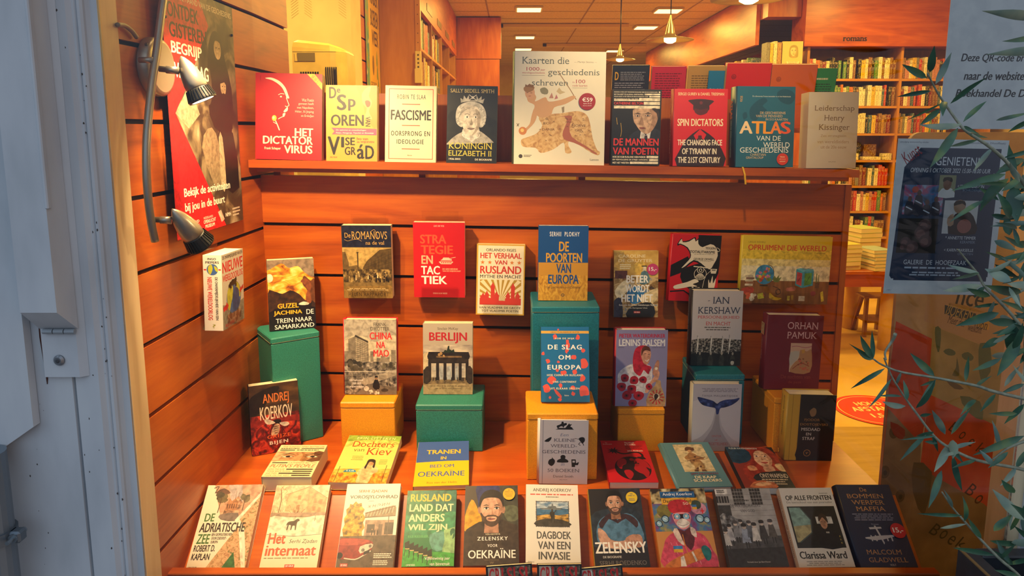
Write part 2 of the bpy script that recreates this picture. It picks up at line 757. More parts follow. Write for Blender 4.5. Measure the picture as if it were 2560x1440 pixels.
def book(label, quad, tilt, yaw, mode, val, t, bg, art, hard=False, spine=None, sart=None, pages=None, group=None, name='book', cat='book', stick=None):
    m, w_, h = book_frame(quad, tilt, yaw, mode, val)
    root = empty(name, m, label, cat, group)
    mb = MB()
    sp_ = spine or bg
    k = .0024 if hard else .0006
    hw = w_ / 2
    mb.use(bg)
    mb.box((-hw, 0, -k), (hw, h, 0), 0)
    mb.use(sp_)
    mb.box((-hw, 0, -t), (hw, h, -t + k), 0)
    if hard:
        mb.use(sp_, True)
        pr = [(-hw, 0, 0)] + [(-hw - .006 * math.sin(math.pi * i / 6), 0, -t * i / 6) for i in range(1, 6)] + [(-hw, 0, -t)]
        pr += [(-hw + k, 0, -t + k), (-hw + k, 0, -k)]
        mb.extrude(pr, (0, 0, 0), (0, h, 0))
    else:
        mb.box((-hw - k, 0, -t), (-hw, h, 0), 0)
    A = Art(mb, w_, h)
    art(A)
    if sart:
        xf = Matrix(((0, 0, -1, -hw - (.0062 if hard else k) - 2e-5), (0, 1, 0, 0), (1, 0, 0, -t / 2), (0, 0, 0, 1)))
        sart(Art(mb, t * (.7 if hard else .96), h, xf))
    mb.build('cover', root)
    pb = MB().use(pages or PAGES)
    g = .003 if hard else .0008
    pb.box((-hw + .001, g, -t + k), (hw - (.004 if hard else .0006), h - g, -k), 0)
    pb.build('page_block', root)
    if stick:
        stick(root, w_, h)
    return root


def sticker(col, cx, cy, r, txt, tc='#f6efe2', label=None):
    def f(root, w_, h):
        mb = MB().use(col)
        x, y, R = (cx / 100 - .5) * w_, (1 - cy / 100) * h, r / 100 * w_
        z = .0031
        k = mb.ring((x, y, z), (1, 0, 0), (0, 1, 0), R, 28)
        k2 = mb.ring((x, y, z - .0003), (1, 0, 0), (0, 1, 0), R, 28)
        mb.bridge(k2, k, 28)
        mb.face(*range(k, k + 28))
        xf = Matrix.Translation((x, y - R, z + 2e-5))
        a = Art(mb, 2 * R, 2 * R, xf)
        for q in txt:
            a.t(*q[:5], tc, q[5] if len(q) > 5 else 'B')
        o = mb.build('price_sticker', root)
        if label:
            o['label'] = label
    return f

# ================================================================ the setting
CHERRY = wood('cherry_veneer', '#87380b', '#ab4d0f', '#c26216', 0)
CHERRYV = wood('cherry_veneer_side', '#90400d', '#b25412', '#c8691b', 1)
CHERRYZ = wood('cherry_veneer_upright', '#8a420f', '#a85316', '#bb6a22', 2)
PINE = wood('pine_shelving', '#a8702e', '#bd8238', '#cf9448', 0)
PINEZ = wood('pine_upright', '#a06a2c', '#b87c35', '#c88d42', 2)
GROOVE = flat('#1a0c06', .8)
PAINT = tex('grey_blue_paint', [(.3, '#aeb4b9'), (.5, '#babfc4'), (.7, '#c2c7ca')], 14, (1, 1, .3), 6, rough=.5, bump=.05)
JAMB = wood('cream_jamb', '#cdb28a', '#d8bf97', '#e0caa4', 2, .5)
SKEW = .0165          # the old house has sunk: everything fixed to the back of the window drops a little to the right

X0, XR, YB, ZF = -.745, .99, 2.15, .695


def dz(x):
    return -SKEW * x


# floor, ceiling, outer walls of the shop
LINO = tex('yellow_linoleum', [(.3, '#b9924a'), (.5, '#cda558'), (.75, '#d9b366')], 3, (1, 1, 1), 8, rough=.45)
MB().use(LINO).poly([(-3, 3.2, 0), (5.2, 3.2, 0), (5.2, 17, 0), (-3, 17, 0)]).build('floor', kind='structure')
mb = MB().use(wood('entrance_boards', '#8a6a30', '#9d7a3a', '#ae8a48', 0, .5))
mb.poly([(-3, 1.4, .002), (5.2, 1.4, .002)] + [(5.2 - 8.2 * i / 24, 3.72 - .35 * (5.2 - 8.2 * i / 24 - 1.9) ** 2 * .18, .002) for i in range(25)])
mb.build('floor_entrance', kind='structure')
mb = MB().use(tex('ceiling_tile', [(.4, '#c9b58c'), (.6, '#d6c39b')], 40, rough=.9))
mb.poly([(-3, 1.2, 3.0), (-3, 17, 3.0), (5.2, 17, 3.0), (5.2, 1.2, 3.0)])
mb.use(flat('#9a8050', .8))
for i in range(28):
    y = 1.3 + .6 * i
    mb.poly([(-3, y, 2.998), (-3, y + .018, 2.998), (5.2, y + .018, 2.998), (5.2, y, 2.998)])
for i in range(8):
    x = -2.7 + 1.2 * i
    mb.poly([(x, 1.3, 2.997), (x, 17, 2.997), (x + .018, 17, 2.997), (x + .018, 1.3, 2.997)])
mb.build('ceiling', kind='structure')
CREAM = tex('cream_plaster', [(.3, '#cdb98c'), (.7, '#dac79c')], 6, rough=.85)
MB().use(CREAM).poly([(-3, 16.9, 0), (5.2, 16.9, 0), (5.2, 16.9, 3), (-3, 16.9, 3)]).build('wall_far', kind='structure')
MB().use(CREAM).poly([(5.1, 16.9, 0), (5.1, 1.4, 0), (5.1, 1.4, 3), (5.1, 16.9, 3)]).build('wall_right', kind='structure')
# slatted left wall of the window bay, running back into the shop
GZ = [1.304 + .1545 * i for i in range(-8, 10)]


def slats(name, face, edges, z0, z1, offs=None):
    """boards between dark grooves; face(u, z, d) gives a point on the board, d = depth into the wall"""
    mb = MB().use(GROOVE)
    u0, u1 = edges
    mb.poly([face(u0, z0, .012), face(u1, z0, .012), face(u1, z1, .012), face(u0, z1, .012)])
    lv = [z0] + [z for z in GZ if z0 + .03 < z < z1 - .03] + [z1]
    for a, b in zip(lv, lv[1:]):
        a2 = a + (.005 if a != z0 else 0)
        b2 = b - (.005 if b != z1 else 0)
        mb.use(CHERRYV if name == 'wall_left' else CHERRY)
        P = [face(u0, a2, 0), face(u1, a2, 0), face(u1, b2, 0), face(u0, b2, 0)]
        Q = [face(u0, a2, .014), face(u1, a2, .014), face(u1, b2, .014), face(u0, b2, .014)]
        mb.poly(P)
        for i in range(4):
            j = (i + 1) % 4
            mb.poly([P[j], P[i], Q[i], Q[j]])
    return mb


def wx(y):
    return X0 - max(0, YB - y) * .035


mb = slats('wall_left', lambda u, z, d: (wx(u) - d, u, z), (1.452, YB + .001), .1, 3.0)
m2_ = slats('wall_left', lambda u, z, d: (X0 - d, u, z), (YB + .001, 2.48), .1, 3.0)
b_ = len(mb.v)
mb.v += m2_.v
mb.f += [tuple(i + b_ for i in f) for f in m2_.f]
mb.m += m2_.m
mb.sm += m2_.sm
mb.use(CHERRYV).box((X0 - .08, 1.46, .1), (X0 - .045, 2.478, 3))
mb.build('wall_left', kind='structure')
MB().use(CREAM).box((-3.0, 1.4, 0), (-2.95, 17, 3)).build('wall_shop_left', kind='structure')
# slatted back panel, low enough to look over into the shop
mb = slats('wall_back', lambda u, z, d: (u, YB + d, z + dz(u)), (X0, XR), .3, 1.450)
mb.use(CHERRY)
a = [(X0, YB + .013, .3), (XR, YB + .013, .3), (XR, YB + .013, 1.45 + dz(XR)), (X0, YB + .013, 1.45 + dz(X0))]
mb.extrude(a, (0, 0, 0), (0, .012, 0))
mb.build('wall_back', kind='structure')
mb = MB().use(CHERRYZ).box((XR, YB - .004, .3), (XR + .018, YB + .03, 1.45 + dz(XR)))
mb.build('trim_1', kind='structure')

# facade around the window
mb = MB().use(PAINT)
mb.box((-3, 1.36, 2.75), (5.2, 1.45, 3.4))
mb.box((-3, 1.36, -.3), (5.2, 1.46, .42))
mb.box((-3, 1.40, .42), (-.99, 1.46, 2.75))
mb.box((1.5, 1.40, .42), (5.2, 1.46, 2.75))
mb.build('wall_front', kind='structure')
mb = MB().use(JAMB)
mb.box((-.80, 1.392, .42), (-.765, 1.4515, 2.75))
mb.box((1.022, 1.392, .42), (1.052, 1.4515, 2.75))
mb.build('window_1', kind='structure')
g = MB().use(clear('shop_window_glass', '#fdfefe', amount=.75))
g.box((-.766, 1.385, .42), (1.023, 1.390, 2.75))
g.build('window_pane', kind='structure')
# left frame: moulded post, outline drawn in plan and run upright
prof = [(-.765, 1.392, 0), (-.765, 1.384, 0), (-.778, 1.384, 0), (-.783, 1.376, 0), (-.7835, 1.370, 0), (-.787, 1.366, 0), (-.792, 1.3655, 0), (-.7945, 1.369, 0), (-.797, 1.3655, 0),
        (-.801, 1.365, 0), (-.808, 1.357, 0), (-.853, 1.357, 0), (-.854, 1.366, 0), (-.859, 1.366, 0), (-.860, 1.357, 0), (-1.2, 1.357, 0), (-1.2, 1.392, 0)]
mb = MB().use(PAINT).extrude(prof, (0, 0, .0), (0, 0, 2.9))
mb.use(flat('#4a4440', .9))
rp_ = random.Random(4)
for i in range(70):
    x, z = rp_.choice([rp_.uniform(-.98, -.862), rp_.uniform(-.85, -.81), rp_.uniform(-.80, -.785)]), rp_.uniform(.6, 1.95)
    y = 1.357 if x < -.808 else 1.3654
    s = rp_.uniform(.0006, .0022)
    mb.poly([(x + s * math.cos(j * 1.05) * rp_.uniform(.5, 1.2), y - .0002, z + s * 1.5 * math.sin(j * 1.05) * rp_.uniform(.5, 1.4)) for j in range(6)])
mb.build('trim_2', kind='structure')
pr = [(1.052, 1.392, 0), (1.052, 1.384, 0), (1.066, 1.384, 0), (1.072, 1.370, 0), (1.082, 1.366, 0), (1.092, 1.366, 0), (1.098, 1.357, 0), (1.145, 1.357, 0), (1.146, 1.366, 0), (1.151, 1.366, 0), (1.152, 1.357, 0), (1.5, 1.357, 0), (1.5, 1.392, 0)]
MB().use(PAINT).extrude(list(reversed(pr)), (0, 0, .0), (0, 0, 2.9)).build('trim_3', kind='structure')

# folding bar beside the window, on its hinge plate
t = empty('shutter_bar', (-.87, 1.34, 1.2), 'grey blue painted wooden bar with slanted foot on the left window post', 'shutter bar')
mb = MB().use(PAINT)
o = t.location
zt = 2.9
A0, A1 = (-.908, 1.300, 1.263), (-.840, 1.300, 1.263)
B0, B1 = (-.906, 1.346, 1.2196), (-.832, 1.346, 1.2196)
k = mb.add([A0, A1, B1, B0, (A0[0], A0[1], zt), (A1[0] - .006, A1[1], zt), (B1[0] - .006, B1[1], zt), (B0[0], B0[1], zt)])
for q in ((0, 3, 2, 1), (0, 1, 5, 4), (1, 2, 6, 5), (2, 3, 7, 6), (3, 0, 4, 7), (4, 5, 6, 7)):
    mb.face(*[k + i for i in q])
mb.box((-.8435, 1.2985, 1.455), (-.836, 1.31, zt), .002)
child(mb, 'bar', t)
mb = MB().use(PAINT)
mb.extrude([(-.9055, 1.3565, 0), (-.9055, 1.347, 0), (-.838, 1.347, 0), (-.8245, 1.3565, 0)], (0, 0, 1.1225), (0, 0, zt))
child(mb, 'hinge_plate', t)
mb = MB().use(flat('#8b9096', .35, .8)).lathe((-.874, 1.348, 1.157), (-.874, 1.340, 1.157), [(0, .0105), (.5, .0105), (1, .007)], 20)
mb.use(flat('#3c3f43', .5)).lathe((-.874, 1.3395, 1.157), (-.874, 1.3385, 1.157), [(0, .004), (1, .003)], 10)
child(mb, 'screw', t)['label'] = 'round steel screw in the hinge plate'
mb = MB().use(flat('#98a0a6', .5, .3))
for i in range(3):
    mb.lathe((-.897 + .021 * i, 1.342, 1.2155), (-.878 + .021 * i, 1.342, 1.2155), [(0, .005), (1, .005)], 10)
child(mb, 'hinge', t)
mb = MB().use(PAINT)
mb.extrude([(-.93, 1.335, 1.30 * 1.02), (-.93, 1.335, 1.026), (-1.2, 1.335, .84), (-1.2, 1.335, 2.9), (-.93, 1.335, 2.9)], (0, 0, 0), (0, .02, 0))
mb.build('window_shutter', label='grey blue shutter panel with a slanted bottom edge at the far left', cat='shutter')
mb = MB().use(flat('#4a2417', .8))
mb.extrude([(-.912, 1.3566, 1.28), (-.905, 1.3566, 1.20), (-.9065, 1.3566, 1.16), (-.905, 1.3566, 1.13), (-.9085, 1.3566, 1.105), (-.9095, 1.3566, 1.13), (-.914, 1.3566, 1.2)], (0, -.002, 0), (0, .001, 0))
mb.build('rust_stain', kind='structure')
t = empty('drain_pipe', (-1.005, 1.30, 0), 'blue grey metal pipe at the bottom left corner with a clamp', 'pipe')
MB().use(flat('#76828c', .4, .5)).tube([(0, 0, 0), (0, 0, .99)], .036, 20).build('pipe_body', t)
z = onY(20, 1352, 1.28).z
mb = MB().use(flat('#6a757e', .4, .6)).tube([(0, 0, z - .012), (0, 0, z + .012)], .041, 20)
mb.box((.034, -.012, z - .012), (.058, .012, z + .012), .004)
mb.build('clamp', t)
MB().use(flat('#8a949b', .35, .8)).lathe((.046, -.03, z), (.046, .02, z), [(0, .004), (.3, .004), (.3, .009), (.4, .009), (.4, .006), (1, .006)], 12).build('clamp_bolt', t)

# display platform: flat bed, sloped front, lip
pl = empty('display_platform', (0, 1.9, ZF), 'cherry wood window display bed with a sloped front and raised lip', 'display platform')
o = pl.location


BED = wood('cherry_bed', '#a8480f', '#bd5712', '#cc6a1c', 0, .3)
child(MB().use(BED).box((-.775, 1.69, ZF - .02), (.94, YB - .002, ZF)), 'bed', pl)
rt, rb = V((0, 1.689, ZF - .001)), V((0, 1.522, .557))
mb = MB().use(BED)
mb.extrude([(-.775, rt.y, rt.z), (-.775, rb.y, rb.z), (-.775, rb.y + .012, rb.z - .016), (-.775, rt.y + .012, rt.z - .016)], (0, 0, 0), (.957 + .775, 0, 0))
child(mb, 'sloped_front', pl)
child(MB().use(CHERRY).box((-.775, 1.482, .42), (.957, 1.507, .6175), .002), 'front_lip', pl)
child(MB().use(CHERRYV).box((.94, 1.54, .42), (.956, YB - .002, ZF - .15)), 'side_board', pl)

# ledge above the panel and the low board behind its books
ld = empty('display_ledge', (0, 2.1, 1.47), 'long cherry wood ledge across the window with a row of books on it', 'shelf')


def tilted(mb, x0, x1, y0, y1, z0, z1):
    mb.extrude([(x0, y0, z0 + dz(x0)), (x0, y1, z0 + dz(x0)), (x0, y1, z1 + dz(x0)), (x0, y0, z1 + dz(x0))], (0, 0, 0), (x1 - x0, 0, dz(x1) - dz(x0)))
    return mb


ZS = 1.4995
child(tilted(MB().use(CHERRY), X0 + .002, .982, 2.05, 2.26, ZS - .022, ZS), 'board', ld)
child(tilted(MB().use(CHERRY), X0 + .02, .96, 2.066, 2.09, ZS - .034, ZS - .022), 'rail', ld)
bb = tilted(MB().use(CHERRYZ), X0 + .012, .70, 2.235, 2.25, ZS, 1.697)
bb.build('back_board', ld)
bpy.data.objects['back_board'].location = -ld.location
for i, x in enumerate((X0 + .03, -.28, .2, .68, .93)):
    child(MB().use(CHERRY).box((x, 2.178, 1.30), (x + .02, 2.26, ZS - .0225 + dz(x))), 'bracket', ld)

# ================================================================ light: halogen spots over the window, ceiling panels in the shop, added fills
spots = [(-.56, 1.47, 1.95, (-.42, 2.12, .95), 70, 100), (-.64, 1.60, 2.0, (-.42, 1.75, .65), 50, 76), (.45, 1.46, 2.1, (.45, 2.2, 1.66), 24, 76), (.74, 1.47, 2.0, (-.6, 1.75, .9), 27, 60), (-.30, 2.50, 2.9, (-.75, 3.4, 1.95), 130, 80)]  # last spot is an added fill that brightens the air conditioner front
for i, (x, y, z, tg, p, an) in enumerate(spots):
    d = (V(tg) - V((x, y, z))).normalized()
    t = empty('halogen_spot', V((x, y, z)), ['halogen spot above the left books, out of the picture', 'halogen spot at the top of the left lamp bar', 'halogen spot above the large atlas book, out of the picture', 'halogen spot above the right books, out of the picture', 'ceiling spot aimed at the air conditioner, out of the picture'][i], 'spotlight')
    b = V((x, y, z))
    mb = MB().use(flat('#9c9a94', .35, .8)).lathe(b - d * .09, b, [(0, .004), (.2, .014), (.6, .024), (1, .026)], 16, False)
    child(mb, 'lamp_shade', t)
    child(MB().use(glow('halogen_lens', '#ffdfa0', 6)).lathe(b - d * .012, b - d * .008, [(0, .02), (1, .02)], 16), 'lens', t)
    lamp('beam', 'SPOT', b + d * .003, p, HALO if i < 4 else WARM, t, V(tg), .02, an, .7)
    q = bpy.data.objects['beam' if i == 0 else 'beam.%03d' % i]
    q.rotation_euler = (V(tg) - b).to_track_quat('-Z', 'Y').to_euler()

LAMPS = [(0.2, 4.6), (0.2, 6.9), (0.2, 8.85), (0.2, 11.5), (0.2, 13.2), (1.86, 4.6), (1.86, 6.9), (1.86, 8.95), (1.86, 10.4), (1.86, 13.5), (-1.4, 3.6), (3.4, 4.2), (3.4, 6.5), (-.35, 2.75), (1.5, 2.75)]  # last two are unseen lights added to brighten the pillar and air conditioner
for i, (x, y) in enumerate(LAMPS):
    t = empty('ceiling_lamp', V((x, y, 2.99)), 'square ceiling light, %s in the %s row' % (['nearest', 'second', 'third', 'fourth', 'fifth'][i % 5], ['left', 'right', 'outer'][i // 5] if i < 13 else 'window'), 'ceiling light', 'square lights in the ceiling')
    child(MB().use(flat('#d8cba8', .5)).box((x - .16, y - .16, 2.975), (x + .16, y + .16, 2.996)), 'lamp_frame', t)
    child(MB().use(glow('lamp_diffuser', '#ffe9a0', 2.2)).box((x - .14, y - .14, 2.970), (x + .14, y + .14, 2.9745)), 'diffuser', t)
    q = lamp('lamp_light', 'AREA', (x, y, 2.965), 35 if i < 13 else 14, WARM, None, None, .28)
    q.parent = t
    q.location = (0, 0, -.027)

# ================================================================ printed covers
K, W_, CR = '#14110f', '#f2eee4', '#efe3c2'
RED, DRED = '#d2181f', '#a31218'


def a_dictator(a):
    a.p([(0, 60), (0, 100), (100, 100), (100, 75), (60, 85)], '#c2151c')
    a.p([(77, 0), (88, 0), (100, 10.5), (100, 18)], '#f0c22a')
    a.t('NIEUWE EDITIE', 82, 4.5, 100, 10, '#8a5a10', 'b', 42)
    a.p([(14, 6.2), (22, 5.2), (30, 7), (38, 10.5), (45, 17), (49, 25), (50.5, 28.5), (47, 28.5), (44.5, 24), (40, 17), (33, 12), (24, 8.2)], CR, 3)
    a.l([(46, 28), (49.5, 35), (50, 37), (46.5, 38.5), (44.5, 37.5)], 1, CR, 3)
    a.p([(46, 40), (48.5, 39), (48, 43), (44, 45), (42, 44)], CR, 2)
    a.p([(41, 46.5), (45, 46), (43, 50), (41, 50)], CR, 2)
    a.l([(41, 50), (37, 51.5), (34, 53)], 1, CR, 2)
    a.l([(30, 55), (33, 60), (36, 66)], 1.5, CR)
    a.l([(26.5, 56.5), (31, 58.5)], .8, CR)
    a.l([(34, 25), (38, 23.5), (43, 24)], .8, CR, 3)
    a.e(38, 27, 1.5, .9, CR)
    a.e(28, 52, 3.6, 3.4, '#f3b840')
    a.e(27, 51.5, 1.6, 1.5, '#fff0b0')
    for i, (q, x) in enumerate(zip(['Wat Poetin', 'gemeen heeft', 'met Napoleon,', 'Hitler, Xi Jinping', 'en Erdoğan'], (69.5, 64.5, 62.5, 59.5, 68.5))):
        a.t(q, x, 28.5 + 4.6 * i, 87.5, 32 + 4.6 * i, '#f0b7a0', '')
    a.t('HET', 59, 63, 87, 72.3, CR, 'B')
    a.t('DICTATOR', 11, 72.6, 86.5, 82, CR, 'B')
    a.t('VIRUS', 43, 83, 86, 92.5, CR, 'B')
    a.t('Frank Schaper', 13.5, 85.5, 38, 89.3, CR, 'b')
    a.l([(7, 3), (7, 9)], .8, '#8a0f12')


def a_visegrad(a):
    a.p([(60, 0), (100, 0), (100, 55), (80, 45), (72, 25), (66, 12)], '#cf8a34', 3)
    a.p([(70, 12), (78, 4), (88, 2), (84, 14), (90, 22), (84, 34), (90, 44), (76, 42), (80, 30), (72, 24)], '#e0ae60', 3)
    a.p([(76, 21), (82, 19.5), (87, 22), (86, 27), (80, 28.5)], '#d8472e', 2)
    a.t('D', 6, 2.5, 20, 17.5, K, 'B')
    a.t('e', 21, 4.5, 28, 10, K, 'B')
    a.t('S', 21, 12, 40, 33, K, 'B')
    a.t('p', 43, 18, 58, 33.5, K, 'B')
    a.t('OREN', 9, 38.5, 74, 53.5, K, 'B')
    a.t('VAN', 77, 41, 87, 54, K, 'B', 90)
    a.p([(10, 56), (99, 57), (99, 65.5), (11, 64.8), (16, 60.5)], '#e4476b')
    a.t('De opkomst en ontwikkelingen', 19, 58, 78, 60.3, '#f7d9c0', 'i')
    a.t('Polen, Hongarije, Tsjechië en Slowakije', 19, 61.6, 93, 64.2, '#f7d9c0', 'i')
    a.t('V', 2.5, 67.5, 27, 92, K, 'B')
    a.t('I', 29, 68, 35, 82, K, 'B')
    a.t('SE', 37, 68.5, 56.5, 79, K, 'B')
    a.t('Ivo van', 60, 68.3, 82, 72, '#c2262b', 'B')
    a.t('de WIJDEVEN', 60, 73.2, 94, 76.5, '#c2262b', 'B')
    a.t('GR', 36, 81, 58, 92, K, 'B')
    a.t('á', 60, 77.5, 75, 97, K, 'B')
    a.t('D', 76.5, 79, 94, 97, K, 'B')
    a.t('SPECTRUM', 7, 94, 21, 96, '#b5352a', 'B')


def a_fascisme(a):
    a.frame(6.5, 4, 94, 96, 1.3, '#c9432e')
    a.t('ROBIN TE SLAA', 23, 11.5, 79, 17.5, '#2b2a26', 'bw')
    for y in (23.6, 51.3, 82):
        a.r(32.5, y, 68, y + 1.1, '#c9432e')
    a.t('FASCISME', 10.5, 31.5, 90, 45, K, 'B')
    a.t('OORSPRONG EN', 11, 59, 88, 65.5, '#2b2a26', 'Bw')
    a.t('IDEOLOGIE', 22.5, 70, 76, 76, '#2b2a26', 'Bw')
    a.t('Boom', 44, 90, 53, 91.6, K, 'B')


def a_queen(a):
    a.photo = True
    a.p([(0, 40), (30, 30), (100, 45), (100, 75), (0, 78)], '#1f201b', 3)
    a.p([(4, 72), (20, 63), (38, 58), (62, 57), (78, 63), (94, 72), (96, 78), (4, 78)], '#a8a496', 3)
    a.p([(30, 60), (50, 72), (66, 59), (58, 52), (38, 53)], '#cfc9ba', 2)
    a.p([(17, 40), (20, 29), (30, 23), (48, 20), (66, 23), (75, 30), (78, 40), (74, 50), (66, 53), (60, 45), (34, 45), (30, 53), (20, 49)], '#c9c5b6', 4)
    a.p([(28, 40), (33, 28), (48, 25), (62, 29), (67, 40), (65, 52), (57, 61), (48, 64), (39, 61), (31, 52)], '#d4cab6', 4)
    a.p([(56, 30), (64, 33), (67, 42), (64, 53), (56, 61), (50, 63), (58, 54), (60, 44)], '#a79c88', 3)
    for x in (40, 57):
        a.l([(x - 5, 37), (x, 35.6), (x + 5, 37.2)], 1, '#6f675a', 3)
        a.e(x, 40, 3.4, 1.3, '#efe9dc')
        a.e(x, 40, 1.5, 1.2, '#35322c')
    a.p([(48, 41), (52, 48), (51, 50), (45.5, 50), (47, 47)], '#9a8f7c')
    a.p([(40, 54.5), (48, 53.5), (56, 54.5), (48, 56.8)], '#7c6a60', 2)
    for i in range(9):
        a.l([(20 + i * 1.2, 46 - 2.2 * i), (24 + i * 2, 40 - 2 * i), (30 + i * 4, 32 - i)], .5, '#8f8a7d', 3)
    for x0, y0 in ((20, 44), (24, 36), (30, 30), (70, 32), (74, 40), (72, 48), (64, 29), (22, 48)):
        a.l([(x0 - 2, y0), (x0 + 1, y0 - 2.4), (x0 + 4, y0 - .6), (x0 + 3, y0 + 1.6)], .9, '#9a9588', 3)
        a.l([(x0 - 1, y0 + 1), (x0 + 1.4, y0 - 1)], .8, '#e6e2d6', 2)
    for i in range(15):
        u = math.pi * i / 14
        a.o(48.5 - 17 * math.cos(u), 62.5 + 5.5 * math.sin(u), 1.1, '#ece8dc', 8)
    for x0 in (14, 24, 74, 84):
        a.l([(x0, 70), (x0 + (50 - x0) * .12, 76)], .8, '#8a8678')
    a.l([(39, 47), (41, 51)], .6, '#9a8f7c')
    a.l([(57, 47), (56, 51)], .6, '#8a7f6c')
    a.p([(27, 22), (26, 16), (31, 18), (33, 12.5), (38, 17), (42, 12), (44, 16), (50, 11), (55, 16), (58, 12), (62, 17), (68, 13), (68, 18), (74, 16), (71, 22.5), (60, 20.5), (48, 19.5), (36, 20.5)], '#b9b6a6')
    a.r(43, 11.5, 58, 18.5, '#3a3a34')
    a.l([(43, 11.5), (58, 18.5)], 1.2, '#d8d4c4')
    a.l([(58, 11.5), (43, 18.5)], 1.2, '#d8d4c4')
    a.o(50.5, 15, 2.6, '#d8d4c4')
    a.p([(0, 76), (100, 72), (100, 100), (0, 100)], '#191a16')
    a.t('SALLY BEDELL SMITH', 6, 4.2, 93, 9, '#d9c37a', 's')
    a.t('KONINGIN', 4, 73, 91, 81, '#d2c24a', 's')
    a.t('ELIZABETH II', 4, 83.2, 90, 90, '#d2c24a', 's')
    a.t('1926-2022', 5, 93, 28, 95.3, '#e8e0c4', 'b')
    a.t('DE BIOGRAFIE', 57, 93.2, 91, 95.5, '#e8e0c4', 'b')


def a_maps(a):
    g, r, tan = '#5c665c', '#b0283a', tex('old_map_print', [(.35, '#b98a55'), (.5, '#d9b072'), (.68, '#e6c58c')], 55, dist=1.5, detail=6)
    a.t('Kaarten die', 8, 5, 59.5, 11, g, 's')
    a.t('— Martijn Storms —', 65, 8.3, 90, 10.2, '#7b6d52', 's')
    a.t('1000', 12.5, 13.9, 27, 17, r, 's')
    a.t('jaar', 28.3, 15.4, 33.3, 17.4, r, 's')
    a.t('wereldgeschiedenis', 8, 18, 33, 20, r, 's')
    a.r(8, 21, 33, 21.25, '#7b6d52')
    a.t('geschiedenis', 36.5, 15.3, 93, 22.3, g, 's')
    a.t('schreven', 19, 24.8, 59, 30, g, 's')
    a.t('in', 63.5, 26, 65.8, 27.4, r, 's')
    a.t('100', 67, 24.4, 77.5, 27.6, r, 's')
    a.t('oude kaarten', 63.5, 28.7, 80, 30.5, r, 's')
    a.r(63.5, 31.6, 80, 31.85, '#7b6d52')
    a.l([(47, 17), (54, 25), (61, 33), (68, 42)], .9, '#9c7a4e')
    a.p([(40, 55), (53, 54), (70, 52), (80, 55.5), (84, 64), (87, 76), (92, 86), (95.5, 88), (93, 91), (84, 88), (72, 82), (62, 78.5), (60, 82), (64, 88.5), (57, 89), (55, 80), (44, 86), (30, 89.5), (24, 85), (10, 84), (8, 78), (15, 75.5), (25, 72), (31, 65), (27, 58)], tan, 3)
    a.p([(45, 58), (55, 57), (58, 62), (54, 70), (55, 77), (66, 80), (80, 85), (90, 90), (92, 89.5), (78, 82), (64, 75), (61, 66), (64, 58), (60, 56)], '#b0654e', 2)
    a.p([(14, 38), (20, 36), (24, 40), (23, 44), (34, 40), (38, 44), (52, 42), (64, 38.5), (67, 40.5), (56, 46), (44, 49), (40, 56), (28, 58), (22, 52), (22, 47), (15, 44)], '#d8a878', 3)
    a.p([(22, 50), (25, 56), (22, 63), (15, 69), (12, 72), (10, 70), (17, 64), (19, 57)], '#d8a878', 3)
    a.e(17, 36.5, 5.4, 5.6, '#dba87e')
    a.p([(11, 35), (10, 32), (14, 30), (18, 29), (22, 31.5), (20, 34.5), (15, 36)], '#a67b4c', 2)
    a.p([(11.5, 31), (12, 28.8), (14, 30), (16.5, 28.4), (18.5, 30), (21, 29.4), (20.6, 32)], '#8d6336')
    a.l([(13, 36.5), (15, 36.2)], .5, '#5e3b22')
    a.l([(17.5, 36.5), (19.5, 36.4)], .5, '#5e3b22')
    a.l([(15.5, 39.3), (18, 39.2)], .5, '#9c3d2c')
    a.o(9.5, 70, 4.4, '#d68a4e')
    a.o(9, 69.5, 2, '#f4d27a')
    a.l([(5, 66), (3, 63.5)], .7, '#6d5730')
    a.l([(3, 66), (5.5, 63.5)], .7, '#6d5730')
    a.p([(28, 33), (33, 31.5), (37, 34), (36, 37.5), (30, 37)], '#8f8a6a', 2)
    a.p([(46, 35), (49, 31.5), (52, 34.5), (56, 35.5), (50, 37.5)], '#cdb98a')
    a.p([(38, 41), (41, 36), (43, 41)], '#c08a78')
    a.p([(44, 42), (46, 37.5), (48, 41)], '#c0787a')
    a.p([(52, 49), (55, 48), (55, 53), (53, 54)], '#9a8a6c')
    for i in range(46):
        x, y = a.rnd.uniform(14, 84), a.rnd.uniform(58, 85)
        if y < 74 + (84 - x) * .12 and x > 27:
            a.l([(x, y), (x + .9, y - .8), (x + 1.8, y)], .55, '#6b4a2c')
    a.t('NORVE', 63.5, 63.8, 79, 66, '#5a3c22', 's')
    a.t('GIA', 67, 68, 76, 70, '#5a3c22', 's')
    a.t('RO', 32, 62, 39, 64, '#5a3c22', 's')
    a.t('DANIA', 31, 67.5, 45, 69.5, '#5a3c22', 's')
    a.o(7.5, 92.5, 2.2, '#4b463c')
    a.b(11, 91.3, 20, 93.6, 2, '#4b463c')
    a.t('Lannoo', 84.5, 94, 94, 95.8, '#3d3a33', 'b')


